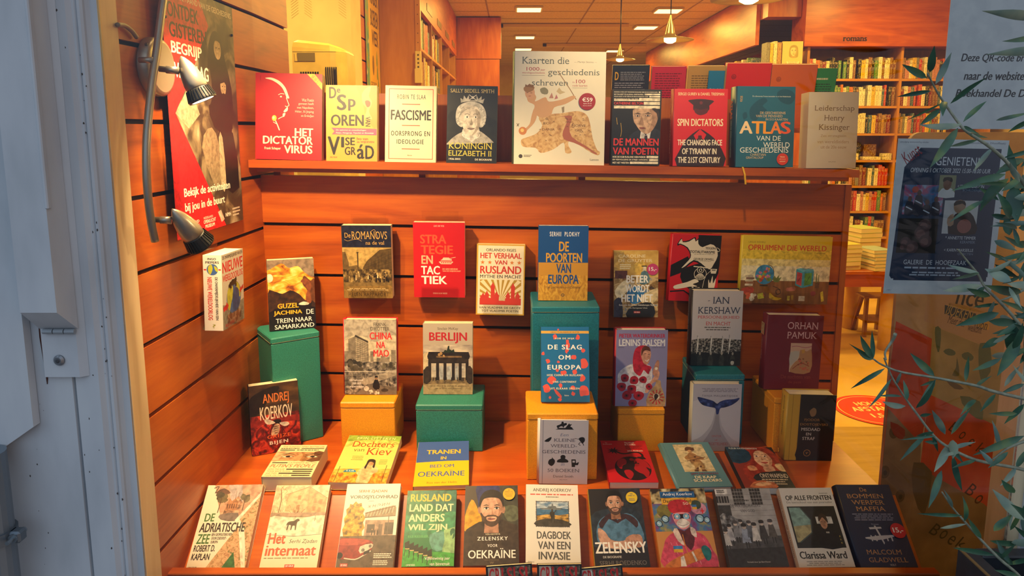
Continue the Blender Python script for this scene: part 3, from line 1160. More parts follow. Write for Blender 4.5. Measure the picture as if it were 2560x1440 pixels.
def a_mannen(a):
    a.photo = True
    for i, (q, e) in enumerate([('BOEKEN OVER HET MODERNE RUSLAND ZIJN ER IN OVERVLOED,', 92), ('BELTON HEEFT ZE ALLEMAAL OVERTROFFEN.', 63), ('MAAR BOEK IS HET BESTE EN BELANGRIJKSTE OVER', 73), ('HET MODERNE RUSLAND.’ THE TIMES', 52)]):
        a.t(q, 3, 3 + 2.9 * i, e, 4.7 + 2.9 * i, CR, 'b')
        a.r(e + 2, 2.6 + 2.9 * i, 97, 4.6 + 2.9 * i, CR)
    a.r(3, 13.3, 97, 15.2, CR)
    a.t('CATHERINE BELTON', 3, 16.5, 63, 20, '#d93530', 'B')
    a.r(64, 16.2, 97, 20, CR)
    a.r(3, 21.3, 97, 25, CR)
    a.p([(36, 64), (48, 55), (60, 52), (86, 50), (100, 55), (100, 64)], '#25262c', 2)
    a.p([(60, 53), (70, 60), (82, 50), (78, 64), (58, 64)], '#d8d2c8')
    a.p([(68, 60), (73, 60), (74, 64), (67, 64)], '#3c3136')
    a.p([(42, 30), (44, 26), (60, 25), (80, 25), (92, 27), (94, 36), (90, 46), (82, 54), (72, 58), (60, 55), (50, 47), (44, 40)], '#c9a585', 3)
    a.p([(76, 26), (92, 27), (94, 36), (90, 46), (82, 54), (74, 57), (80, 46), (82, 36)], '#a98468', 3)
    a.p([(80, 25), (92, 25), (97, 33), (94, 40), (91, 31)], '#3a2b22', 2)
    for x, y in ((52, 33.5), (73, 33)):
        a.p([(x - 8, y - 1.2), (x, y - 3.4), (x + 9, y - 1), (x, y - 1.4)], '#4a382b')
        a.e(x, y + 1, 5.5, 1.6, '#8a6a54')
        a.e(x, y + 1, 3.6, .9, '#e0d4c4')
        a.e(x, y + 1, 1.7, 1, '#2a211d')
    a.l([(44, 42), (48, 45)], .8, '#8d6b55')
    a.l([(72, 42), (77, 46)], .8, '#7d5c48')
    a.l([(50, 29), (60, 28), (74, 29)], .6, '#a98468', 3)
    a.p([(60, 34), (65, 44), (63, 47), (54, 46), (57, 42)], '#a27f66', 2)
    a.p([(55, 50), (62, 49), (70, 50.5), (62, 52)], '#93564a', 2)
    a.l([(9, 37), (11, 46)], 1, '#caa23a', 2)
    a.l([(18, 44), (20, 55), (18, 62)], .9, '#caa23a', 2)
    a.t('DE MANNEN', 4, 64, 97, 73.5, '#d93530', 'B')
    a.t('VAN POETIN', 3, 76, 97, 85.5, '#d93530', 'B')
    for i, (q, e) in enumerate([('HOE DE KGB RUSLAND HEROVERDE', 71), ('EN VERVOLGENS DE STRIJD AANGING', 76), ('MET HET WESTEN', 37)]):
        a.t(q, 3, 87.3 + 3.9 * i, e, 89.8 + 3.9 * i, CR, 'B')
        a.r(e + 2, 86.9 + 3.9 * i, 97, 89.9 + 3.9 * i, CR)


def a_spin(a):
    a.p([(8, 100), (12, 80), (26, 64), (44, 54), (50, 52), (58, 54), (76, 63), (92, 78), (96, 100)], '#2c1518', 2)
    a.p([(38, 60), (50, 52), (62, 59), (57, 66), (50, 61), (43, 66)], '#d2181f')
    a.p([(47, 60), (53, 60), (55, 72), (45, 72)], '#4a1a1e')
    a.p([(26, 15.5), (34, 13.8), (50, 13), (66, 14), (75, 16), (66, 21.5), (66, 27), (50, 30), (36, 27), (36, 21)], '#3a1719', 2)
    a.p([(38, 25), (50, 27), (64, 25), (62, 31), (50, 34), (40, 31)], '#571a1d', 2)
    a.o(50.5, 18, 3, '#6e2424')
    a.t('SERGEI GURIEV & DANIEL TREISMAN', 7, 4.7, 93, 8.5, '#ead9a4', 'b')
    a.t('SPIN DICTATORS', 7, 38.5, 93, 48, '#f0e2b8', 'B')
    a.t('THE CHANGING FACE', 8, 65.5, 92, 73, '#f4e9cd', 'B')
    a.t('OF TYRANNY IN', 17, 76.8, 82, 84.5, '#f4e9cd', 'B')
    a.t('THE 21ST CENTURY', 9.5, 88, 89.5, 95.8, '#f4e9cd', 'B')


def a_atlas(a):
    d = '#155069'
    a.p([(68, 8), (80, 3), (95, 6), (100, 14), (90, 22), (74, 18)], d, 3)
    a.p([(22, 28), (34, 18), (46, 14), (52, 18), (44, 24), (52, 30), (40, 34), (34, 42), (24, 40)], d, 3)
    a.p([(10, 34), (16, 32), (18, 38), (12, 41)], d, 3)
    a.p([(50, 52), (70, 60), (96, 54), (100, 80), (90, 95), (76, 80), (60, 66)], '#18566f', 3)
    a.t('De allereerste Franse bestseller nu in het Nederlands', 26, 11.3, 92, 13, '#c9d6cf', '')
    a.t('FOCUS', 5, 12, 9, 19, '#d9a63c', 'b', -90)
    a.rows(['DE GESCHIEDENIS'], 40, 84, 31, 34, '#d6b985', '')
    a.t('VAN DE MENSHEID', 33, 35, 79, 38, '#d6b985', '')
    a.t('IN 515 KAARTEN', 50, 39.2, 88, 42, '#d6b985', '')
    for i, (q, x0, x1, c) in enumerate([('A', 5, 28, '#f0d2a0'), ('T', 26, 47, '#f0a437'), ('L', 46, 60, '#f0a02e'), ('A', 58, 78, '#ee8236'), ('S', 76, 94, '#e65a34')]):
        a.t(q, x0, 43, x1, 58.5, c, 'B')
    a.t('VAN DE', 35, 61, 77, 67, '#e9efe8', '')
    a.t('WERELD', 47, 69, 93, 75.5, '#e9efe8', '')
    a.t('GESCHIEDENIS', 7, 75.5, 91, 82, '#e9efe8', '')
    a.t('CHRISTIAN', 25, 83, 52, 86, '#d6b985', '')
    a.t('GRATALOUP', 18, 86.8, 48, 89.6, '#d6b985', '')


def a_kissinger(a):
    c = '#7a6044'
    for q, x0, x1, y0, y1 in (('Leiderschap', 12, 92, 17.5, 26.5), ('Henry', 32, 73, 30, 39.5), ('Kissinger', 22, 84, 42, 52)):
        a.t(q, x0, y0, x1, y1, c, 's')
    for q, x0, x1, y in (('Zes strategieën', 26, 78, 55.5), ('van wereldleiders', 20, 84, 62.8), ('uit de 20e eeuw', 27, 80, 69.8)):
        a.t(q, x0, y, x1, y + 4.2, '#a98d66', 's')
    a.t('BALANS', 45, 90.7, 59, 92, '#8c8574', 'b')
    for i in range(7):
        a.l([(70 + 4 * i, 100), (84 + 3 * i, 82 - i), (100, 66 - 4 * i)], .25, '#d9d2c2')


def a_oorlog(a):
    a.photo = True
    a.t('DE ONVERMIJDELIJKHEID VAN EEN', 4, 2, 97, 8, K, 'B')
    a.t('NIEUWE', 3, 10, 97, 25, '#cf2a26', 'B')
    a.t('WERELDOORLOG', 3, 27.5, 97, 36.5, '#cf2a26', 'B')
    a.p([(0, 66), (0, 100), (100, 100), (100, 70), (50, 74)], '#8c8a7a')
    a.e(52, 62, 34, 22, '#3f64a0')
    a.p([(22, 52), (36, 45), (48, 48), (46, 60), (36, 72), (30, 78), (22, 70)], '#b7b838', 3)
    a.p([(58, 42), (74, 46), (84, 58), (80, 66), (70, 58)], '#b7b838', 3)
    a.p([(56, 50), (76, 56), (72, 78), (50, 80), (46, 66)], '#27477f', 3)
    a.blobs(30, 38, 74, 47, 16, 5, K)
    a.blobs(22, 82, 84, 93, 26, 6, '#4a4a40', '#a09a86')
    a.p([(2, 70), (16, 67), (16, 64), (27, 70), (16, 77), (16, 74), (4, 76)], '#c92a2a')
    a.p([(98, 50), (86, 54), (86, 51), (78, 57), (87, 61), (87, 58), (98, 56)], '#c92a2a')
    a.t('INGO PIEPERS', 10, 93, 52, 98, '#b82824', 'B')


def s_oorlog(a):
    a.t('INGO', 24, 3.5, 72, 6.6, K, 'B')
    a.t('PIEPERS', 12, 8, 88, 11.2, K, 'B')
    a.o(50, 19, 32, '#3f64a0')
    a.p([(26, 16), (44, 12), (52, 18), (40, 25), (28, 23)], '#b7b838', 3)
    a.p([(60, 14), (78, 17), (80, 22), (66, 20)], '#b7b838', 3)
    a.r(2, 18.3, 16, 20, '#c92a2a')
    a.r(84, 18.3, 98, 20, '#c92a2a')
    a.t('DE ONVERMIJDELIJKHEID VAN EEN', 58, 29, 78, 86, K, 'B', 90)
    a.t('NIEUWE WERELDOORLOG', 20, 29, 46, 86, '#cf2a26', 'B', 90)
    a.t('?', 42, 91.5, 60, 96.5, '#9c9a3c', 'b')


def a_train(a):
    a.photo = True
    sky = tex('sunset_clouds', [(.3, '#7d3d12'), (.45, '#d9851f'), (.55, '#f6b73a'), (.7, '#fce08a')], 26, (1, 1.8, 1), 5, dist=1)
    dark = tex('dusk_forest', [(.35, '#20140c'), (.6, '#4c2c14'), (.75, '#a05a1c')], 50, detail=7)
    a.r(0, 0, 100, 62, sky)
    a.p([(0, 0), (100, 0), (100, 26), (80, 20), (66, 10), (46, 12), (30, 5), (0, 14)], '#8f7a63', 3)
    a.e(4, 25, 8, 6, '#ffeec2')
    a.p([(78, 24), (92, 32), (100, 30), (100, 70), (80, 62), (84, 46), (74, 36)], '#6d3d1b', 3)
    a.p([(0, 46), (14, 44), (30, 48), (48, 44), (66, 50), (80, 60), (100, 64), (100, 100), (0, 100)], dark, 3)
    a.p([(0, 74), (40, 66), (100, 70), (100, 100), (0, 100)], '#1d130d', 2)
    a.p([(84, 64), (80, 54), (84, 44), (78, 36), (70, 32), (80, 28), (92, 36), (90, 50), (92, 62)], '#8a4a24', 3)
    a.p([(64, 64), (74, 61), (86, 63.5), (84, 66), (70, 66)], '#e8dcc0', 2)
    a.t('GUZEL', 19, 62, 64, 69, '#eeb628', 'B')
    a.t('JACHINA', 10, 72, 71, 79.5, '#eeb628', 'B')
    a.t('DE', 80, 72.5, 96, 79.5, W_, 'b')
    a.t('TREIN NAAR', 14, 83, 92, 89.5, W_, 'b')
    a.t('SAMARKAND', 11, 92, 96, 98.3, W_, 'b')


def a_romanovs(a):
    a.photo = True
    ph = tex('sepia_crowd', [(.35, '#1e1710'), (.5, '#5d4a2a'), (.68, '#b69657')], 90, (1, .7, 1), 6)
    a.r(0, 30, 100, 85, '#b99a58')
    a.p([(0, 36), (6, 36), (12, 50), (12, 66), (0, 66)], '#6a5330')
    a.p([(100, 31), (76, 33), (50, 48), (42, 56), (38, 66), (100, 66)], '#584526')
    for i in range(7):
        a.l([(52 + 7 * i, 50 - 2.6 * i), (52 + 7 * i, 64)], .8, '#3a2d18')
    for i in range(4):
        a.l([(46, 55 + 2.4 * i), (100, 38 + 6 * i)], .5, '#3a2d18')
    a.p([(12, 56), (28, 54), (38, 60), (38, 66), (12, 66)], '#6f5a35')
    a.r(29.5, 37, 32, 62, '#4a3b22')
    a.r(28.6, 36, 33, 37.5, '#4a3b22')
    a.r(0, 60, 100, 78, ph)
    for i in range(26):
        x, y = a.rnd.uniform(3, 96), a.rnd.uniform(64, 73)
        a.p([(x, y), (x + 1.6, y), (x + 2.4, y + 6), (x - .8, y + 6)], a.rnd.choice(['#1c150f', '#2a2016', '#d0b884', '#8d7444']))
        a.e(x + .8, y - .7, 1, .9, '#c2a267')
    a.r(0, 78, 100, 85, '#7d6538')
    a.p([(0, 84), (100, 82), (100, 100), (0, 100)], '#8c6d35')
    a.r(0, 0, 100, 29.5, '#1d2033')
    a.t('De', 6, 10, 18, 16.6, '#c39a52', 's')
    a.t('ROMANOVS', 20, 8, 92, 18.5, '#c39a52', 's')
    a.l([(5, 19), (12, 21), (24, 19), (34, 19), (40, 21.5)], .6, '#c39a52', 4)
    a.l([(58, 9), (66, 5.5), (70, 10), (74, 19)], .7, '#c39a52', 4)
    a.t('na de val', 48, 21, 86, 26, '#c39a52', 's')
    a.b(6, 86, 94, 90, 2, '#d7bd85', .45, 'c')
    a.t('HELEN RAPPAPORT', 9, 92, 92, 97.3, '#382713', 'sw')


def a_strategie(a):
    a.t('LUC DE VOS', 40, 3.5, 60, 5.6, '#f0c2a8', 'b')
    o = '#ee5a36'
    a.t('STRA', 13, 16, 64, 28, o, 'B')
    a.t('TEGIE', 14, 30, 77, 41.8, o, 'B')
    a.t('EN', 15, 43.5, 37.5, 55, '#f3b58a', 'B')
    a.t('TAC', 14, 57.5, 51, 69, W_, 'B')
    a.t('TIEK', 14, 71, 65, 82, W_, 'B')
    c = '#f3c9a6'
    a.p([(49, 52), (53, 50.5), (75, 50.5), (77, 52), (73, 55), (53, 55)], c)
    a.p([(49.5, 51.5), (54, 49), (74, 49), (76, 51.5)], RED)
    a.p([(52, 50.2), (56, 48.3), (74, 48.3), (75, 50.2)], c)
    a.p([(56, 48.3), (58, 46.2), (69, 46.2), (71, 48.3)], c)
    a.l([(70, 47.4), (82, 45.6)], .9, c)
    for i in range(6):
        a.o(54.5 + 3.6 * i, 53, 1.2, RED)
    a.t('DE GESCHIEDENIS', 56, 60.5, 86, 62.6, '#f3b58a', 'B')
    a.t('VAN DE KRIJGSKUNST', 56, 63.5, 92, 65.6, '#f3b58a', 'B')
    a.t('STERCK & DE VREESE', 37, 93.5, 65, 95.4, '#f0c2a8', 'b')


def a_rusland(a):
    g, r, k = '#b79032', '#cc3c2c', '#3a3026'
    a.frame(0, 0, 100, 100, 2.6, '#cfa233')
    a.t('ORLANDO FIGES', 19, 6, 81, 10, k, 'b')
    a.t('HET VERHAAL', 7, 12, 93, 20, r, 'B')
    a.t('VAN', 37, 22.3, 63, 28.5, r, 'B')
    a.t('RUSLAND', 7, 30.5, 93, 41.5, r, 'B')
    for x in (12, 27, 73, 88):
        P = []
        for i in range(10):
            q = 4.9 if i % 2 == 0 else 2
            P.append((x + q * math.sin(i * math.pi / 5), 25.6 - q * a.k * math.cos(i * math.pi / 5)))
        a.p(P, '#d98036')
    a.t('MYTHE EN MACHT', 7, 43, 93, 47.8, k, 'b')
    a.r(7, 50, 93, 85.5, g)
    for i in range(13):
        an = math.pi * (i + .5) / 13
        da = .07
        R = 90
        cx, cy = 50, 80
        P = [(cx, cy)]
        for an2 in (an - da, an + da):
            dx, dy = -math.cos(an2), -math.sin(an2) * .65
            tt = min((43 / abs(dx)) if abs(dx) > 1e-4 else 999, (30 / abs(dy)) if abs(dy) > 1e-4 else 999)
            P.append((cx + dx * tt, cy + dy * tt))
        a.p(P, '#efdfae')
    for cx, h, w_ in ((34, 53, 4), (76, 53.5, 4), (14, 68, 5), (22, 65, 4), (42, 66, 5), (66, 66, 4), (86, 66, 4)):
        a.p([(cx - w_, 82), (cx - w_, h + 9), (cx - w_ * 1.2, h + 6.5), (cx - w_ * .5, h + 3.5), (cx, h), (cx + w_ * .5, h + 3.5), (cx + w_ * 1.2, h + 6.5), (cx + w_, h + 9), (cx + w_, 82)], r)
    a.p([(7, 85.5), (7, 76), (46, 76), (46, 79.5), (60, 79.5), (60, 76), (93, 76), (93, 85.5)], r)
    a.t('VAN VLADIMIR DE GROTE', 6, 88, 93, 91.2, k, 'b')
    a.t('TOT VLADIMIR POETIN', 11, 92.6, 88, 95.8, k, 'b')


def a_poorten(a):
    y, b = '#d29a2a', '#174a86'
    a.r(0, 49, 100, 100, tex('wheat_field', [(.35, '#a9731c'), (.5, '#c98f26'), (.66, '#dba83a')], 70, (1, .5, 1), 6, dist=2))
    a.r(0, 49, 100, 66, '#c68e2b')
    a.t('SERHII  PLOKHY', 22, 8, 82, 14, W_, 'bw')
    a.t('DE', 41, 21, 61, 34, y, 'B')
    a.t('POORTEN', 15, 36, 88, 48.6, y, 'B')
    a.t('VAN', 36, 50.5, 66, 63, b, 'B')
    a.t('EUROPA', 20, 65, 82, 77.5, b, 'B')
    a.t('Een geschiedenis van Oekraïne', 17, 80.3, 85, 84.6, '#3a2a1c', '')
    a.o(50, 92.5, 3.4, '#2d2c35')
    a.o(50, 92.5, 2.5, '#c68e2b')
    a.t('Q', 48.2, 91.2, 51.8, 94, '#2d2c35', 's')


def a_beter(a):
    a.photo = True
    g = tex('street_painting', [(.3, '#3a2a1c'), (.45, '#8a6a34'), (.56, '#cfb27a'), (.66, '#3f6f94'), (.75, '#e3cf9d')], 42, detail=5, dist=1)
    a.r(0, 38, 100, 100, g)
    a.r(0, 0, 100, 40, tex('ochre_wall', [(.35, '#b58a34'), (.55, '#cfa64c'), (.7, '#dcbc6a')], 25))
    a.p([(0, 0), (22, 0), (24, 30), (0, 34)], '#c9a24c')
    a.p([(46, 20), (66, 16), (72, 30), (60, 36), (46, 32)], '#d8b14a', 3)
    a.r(2, 30, 30, 42, '#5c2e1e')
    a.p([(66, 24), (72, 24), (73, 30), (64, 31)], '#e2d2b2')
    a.r(62, 22.6, 74, 24, K)
    a.p([(62, 32), (76, 32), (80, 48), (58, 50)], '#5f7f88', 2)
    a.p([(30, 62), (58, 52), (70, 70), (50, 80), (34, 76)], '#2f6fa3', 3)
    a.p([(2, 60), (26, 44), (34, 56), (12, 72)], '#e4d5ac', 3)
    a.p([(60, 70), (98, 56), (100, 70), (76, 84)], '#d9c28e', 3)
    a.p([(0, 76), (16, 72), (20, 100), (0, 100)], '#2e2a3c', 3)
    a.p([(40, 84), (84, 78), (90, 100), (30, 100)], '#1f1a17', 3)
    a.t('CAROLINE', 10, 6, 71, 10.5, '#f1e2b6', 's')
    a.t('DE GRUYTER', 10, 12.8, 87, 17.3, '#f1e2b6', 's')
    a.b(13, 20.5, 40, 29, 3, '#f1e2b6', .5)
    a.t('BETER', 28, 37, 78, 48, W_, 'B')
    a.t('WORDT', 26, 51.5, 80, 62.5, W_, 'B')
    a.t('HET NIET', 17, 65.5, 88, 77, W_, 'B')
    a.t('Een reis door het Habsburgse Rijk', 12, 80.5, 92, 83.4, W_, 's')
    a.t('en de Europese Unie', 28, 85, 76, 87.6, W_, 's')
    a.r(45, 91, 60, 94, '#c8342c')
    a.t('DE GEUS', 46.5, 91.7, 58.5, 93.3, W_, 'B')


def a_pig(a):
    c = '#ddd2ba'
    a.p([(52, 0), (100, 0), (100, 46), (88, 52), (60, 48), (55, 20)], K)
    a.p([(0, 46), (34, 32), (40, 42), (20, 58), (0, 64)], K)
    a.p([(22, 55), (50, 44), (100, 40), (90, 76), (70, 98), (50, 86), (26, 72)], K, 2)
    a.p([(10, 14), (18, 5), (20, 10), (34, 8), (46, 3), (48, 8), (54, 4), (55, 12), (62, 16), (78, 11), (92, 16), (97, 30), (90, 44), (80, 53), (60, 44), (46, 40), (32, 49), (20, 52), (18, 49), (34, 38), (38, 30), (30, 20), (16, 15), (12, 17)], K, 2)
    a.p([(12, 14), (18, 6.5), (21, 11.5), (34, 10), (44, 5), (47, 10), (52, 7), (53, 13), (62, 18), (78, 13), (90, 17.5), (95, 30), (88, 43), (80, 51), (62, 42), (46, 37.5), (30, 47), (22, 50), (36, 38), (40, 30), (32, 19), (16, 13.5)], c, 2)
    a.l([(92, 18), (98, 21), (96, 24), (92, 22)], 1, c, 3)
    a.t('TEGEN', 68, 17.5, 89, 21, K, 'B')
    a.t('TOTALITARISME', 37, 23, 89, 27, K, 'B')
    a.b(46, 28.3, 89, 29.3, 1, '#57503f')
    a.t('GEORGE ORWELL', 46, 34, 88, 37.6, '#57503f', 'B')
    a.b(53, 38.5, 88, 39.5, 1, '#57503f')
    a.o(62, 58, 13, c)
    a.o(62, 58, 12, K)
    a.o(62, 52, 7.5, c)
    a.o(62, 52, 6.3, K)
    a.o(62, 52.5, 3.5, c)
    a.o(62, 52.5, 2.2, K)
    for i in range(13):
        x = 50 + 2 * i
        a.l([(62 + (x - 62) * .3, 58), (x, 66 - abs(x - 62) * .16)], .7, c)
    a.l([(47, 47), (79, 49)], 2, c)
    a.p([(10, 77), (36, 71), (52, 66), (60, 70), (48, 74), (58, 77), (42, 78), (30, 80), (12, 82)], c, 3)
    a.p([(82, 82), (80, 66), (84, 72), (88, 60), (90, 72), (95, 64), (94, 76), (90, 84)], c, 3)
    a.l([(88, 50), (74, 60), (70, 72), (68, 84)], .8, c, 3)
    a.p([(82, 50), (96, 50), (94, 57), (84, 57)], c)
    a.r(85, 51.3, 93, 52.5, K)
    a.blobs(44, 76, 64, 86, 12, 1.2, c)
    a.l([(2, 86), (30, 84), (54, 95)], 3, K)


def a_opruimen(a):
    a.photo = True
    a.r(0, 20, 100, 36, '#e3c63a')
    a.r(0, 34, 100, 66, '#e8d98e')
    a.r(0, 44, 100, 68, '#eae1b4')
    tb = tex('desk_top_print', [(.35, '#6f4520'), (.55, '#8a5a2c'), (.7, '#a06d38')], 30, (2, .4, 1), 5)
    a.r(0, 66, 100, 100, tb)
    a.t('URSUS WEHRLI', 6, 8, 25, 10.5, '#7d6a1a', '')
    a.t('OPRUIMEN! DIE WERELD', 6, 13, 94, 21, '#cc3a22', 'b')
    a.b(83, 24.3, 94, 25.6, 1, '#7d6a1a')
    a.l([(30, 42.5), (35, 46), (37, 56), (35, 66), (27, 72)], .8, '#5d5233', 4)
    a.e(26.5, 57, 10.6, 14.6, '#3a86b0', 28)
    a.blobs(19, 47, 33, 66, 14, 2.4, '#c8563c', '#7c9c44')
    a.blobs(19, 47, 33, 66, 8, 2, '#d8b040', '#c77f9c')
    a.r(22, 72, 31, 74.5, '#4a3a2a')
    a.p([(62, 48), (76, 49), (82, 50), (82, 72), (70, 76), (62, 72)], '#3f9fb4')
    a.p([(62, 48), (66, 46.5), (81, 47.5), (82, 50.5), (70, 52)], '#62b7c6')
    a.p([(63, 52), (69, 54), (69, 73), (63, 70)], '#b8484a')
    a.p([(72, 54), (80, 53), (80, 70), (72, 73)], '#5b9a3c')
    a.l([(64.5, 66), (67.5, 60)], .5, '#5a2020')
    a.l([(74, 68), (78, 58)], .5, '#2a5a20')
    a.l([(70, 49), (79, 45.5), (79.5, 49)], .6, '#8f8a78')
    for i, c in enumerate(['#d9cdb0', '#9b6a44', '#c9c0a0', '#7a5a48', '#b9ad90']):
        a.r(5 + i % 2, 71 - 3.2 * i, 14 + i % 2, 74 - 3.2 * i, c)
    a.p([(36, 64), (38, 58), (40, 62), (43, 57), (43, 62), (46, 60), (43, 68), (38, 68)], '#6f7e3c')
    a.p([(2, 78), (14, 76), (15, 84), (4, 86)], '#b5462e', 2)
    a.blobs(5, 86, 28, 95, 10, 2.6, '#d8643c', '#e3d9c0')
    a.p([(34, 84), (40, 90), (48, 92), (42, 95), (34, 92)], '#d8b43a', 3)
    a.l([(37, 74), (44, 78), (46, 84), (42, 86), (41, 80), (46, 79)], .7, '#2e241c', 4)
    a.p([(53, 76), (62, 75), (62, 80), (53, 81)], '#b9705a', 2)
    a.r(54, 88, 57, 95, '#d9c84a')
    a.r(58.5, 87, 61, 94, '#b5922e')
    a.r(67, 88, 74, 95.5, '#ded6c0')
    a.p([(91, 82), (94, 80), (96, 95), (93, 96)], '#d8c232')
    a.o(83, 84, 3, '#8a3a3a')
    a.r(85, 54, 86, 70, '#5f7a3c')
    a.r(87.5, 56, 88.3, 70, '#5f7a3c')
    a.r(84.5, 68, 89, 76, '#6a4a30')
    a.p([(20, 86), (26, 84), (28, 92), (21, 94)], '#d8d13a')


def a_china(a):
    a.photo = True
    ph = tex('grey_street_print', [(.35, '#26231f'), (.5, '#6e675a'), (.66, '#b9af9b')], 80, detail=6)
    a.p([(0, 0), (100, 0), (100, 30), (60, 26), (0, 40)], '#b1a791', 2)
    a.p([(0, 26), (36, 22), (60, 30), (100, 20), (100, 60), (0, 60)], '#cdbf9e', 3)
    a.p([(8, 26), (22, 22), (46, 31), (48, 56), (8, 58)], '#a99c80')
    a.p([(8, 26), (22, 22), (22, 57), (8, 58)], '#857a66')
    for i in range(11):
        a.l([(22, 25 + 2.8 * i), (46.5, 33.5 + 2.1 * i)], .7, '#6b614e')
    for i in range(5):
        a.l([(26 + 4.6 * i, 25.5 + 1.5 * i), (26 + 4.6 * i, 56)], .4, '#6b614e')
    a.p([(20, 22.5), (22, 20.3), (46, 28.5), (46.5, 31)], '#4a4236')
    a.p([(50, 42), (56, 42), (56, 56), (50, 56)], '#7f7562')
    for x, y in ((0, 42), (62, 51), (70, 48), (78, 50), (90, 40)):
        a.r(x, y, x + 9, 58, '#8d826c')
    a.r(0, 56, 100, 100, ph)
    a.blobs(2, 56, 34, 66, 12, 6, '#3b372c', '#57503f')
    a.blobs(64, 58, 98, 66, 12, 5, '#4a4436', '#6d6550')
    a.p([(24, 82), (100, 66), (100, 74), (40, 88)], '#a89d86')
    a.r(0, 68.6, 100, 69.8, '#ccc2ab')
    a.r(0, 74.6, 100, 75.3, '#8a806c')
    for x in (14, 40, 62, 84):
        a.r(x, 69, x + 1.2, 88, '#9a907a')
    a.p([(20, 100), (44, 86), (100, 90), (100, 100)], '#6f6656')
    a.p([(54, 90), (58, 80), (64, 80), (68, 90), (62, 94)], '#1d1a16', 2)
    a.e(61, 77.6, 3, 2.6, '#8c6f52')
    a.p([(58, 77), (59, 74.6), (63.5, 74.6), (64.5, 77)], '#1d1a16')
    a.e(42, 92, 5, 3.4, '#d8cfb8')
    a.e(77, 94, 7, 2.4, '#3a352c')
    a.blobs(48, 94, 66, 99, 14, 2.4, '#e0d8c2', '#8d8470')
    a.t('FRANK', 57, 4, 81, 8.3, '#3b362c', '')
    a.t('DIKÖTTER', 51, 8.6, 87, 14.6, '#3b362c', '')
    a.t('CHINA', 49, 16.8, 92, 26.3, '#d0302f', 'B')
    a.t('NA', 62, 29, 79, 37.8, '#d0302f', 'B')
    a.t('MAO', 56, 40, 86, 49.3, '#d0302f', 'B')
    a.t('De opkomst', 10, 79.5, 36, 82.3, W_, 'b')
    a.t('van een', 15, 83.8, 32, 86.4, W_, 'b')
    a.t('supermacht', 10, 88, 37, 91.3, W_, 'b')


def a_berlin(a):
    a.photo = True
    a.r(0, 30, 100, 78, tex('evening_cloud_print', [(.35, '#8f8478'), (.5, '#b3a692'), (.62, '#cfc1a4')], 22, (1, 2, 1), 5))
    a.p([(0, 44), (10, 42), (8, 60), (0, 64)], '#cdb98f', 3)
    a.r(0, 78, 100, 100, '#b09468')
    a.p([(0, 76), (100, 76), (100, 84), (0, 86)], tex('evening_square_print', [(.4, '#5d4a35'), (.6, '#9a7f55')], 60))
    k = '#2a221c'
    a.p([(8, 46), (11, 40), (92, 40), (95, 46), (93, 50), (9, 50)], k)
    a.r(10, 50, 92, 56, '#352a20')
    a.r(26, 45.5, 78, 48, '#7a5f3e')
    for x in (10, 26, 41, 58, 72, 86):
        a.r(x, 54, x + 6, 80, k)
    a.p([(0, 66), (14, 60), (14, 82), (0, 84)], '#3a2e24', 2)
    a.p([(100, 64), (90, 60), (88, 82), (100, 84)], '#3a2e24', 2)
    a.r(20, 60, 25, 66, '#b9b4a4')
    a.r(33, 60, 40, 79, '#a9a9a4')
    a.r(48, 60, 57, 79, '#b4b4ae')
    a.r(65, 60, 71, 79, '#a9a9a4')
    a.r(78, 60, 83, 66, '#b9b4a4')
    a.p([(40, 41), (44, 37), (48, 38), (50, 32), (53, 31), (53, 36), (58, 38), (62, 36), (64, 41)], '#26301f')
    a.blobs(30, 40, 46, 46, 4, 3, '#b08a55')
    for i in range(12):
        x = a.rnd.uniform(6, 94)
        a.r(x, 76, x + 1.4, 81, k)
    a.t('Sinclair McKay', 29, 5.5, 71, 10, '#4d4335', 's')
    a.t('BERLIJN', 12, 12.5, 89, 28, '#b3262a', 'B')
    a.t('Leven en dood in de stad die de geschiedenis', 8, 87, 93, 89.6, '#54422d', 's')
    a.t('van de 20ste eeuw bepaalde', 24, 90.6, 77, 93, '#54422d', 's')


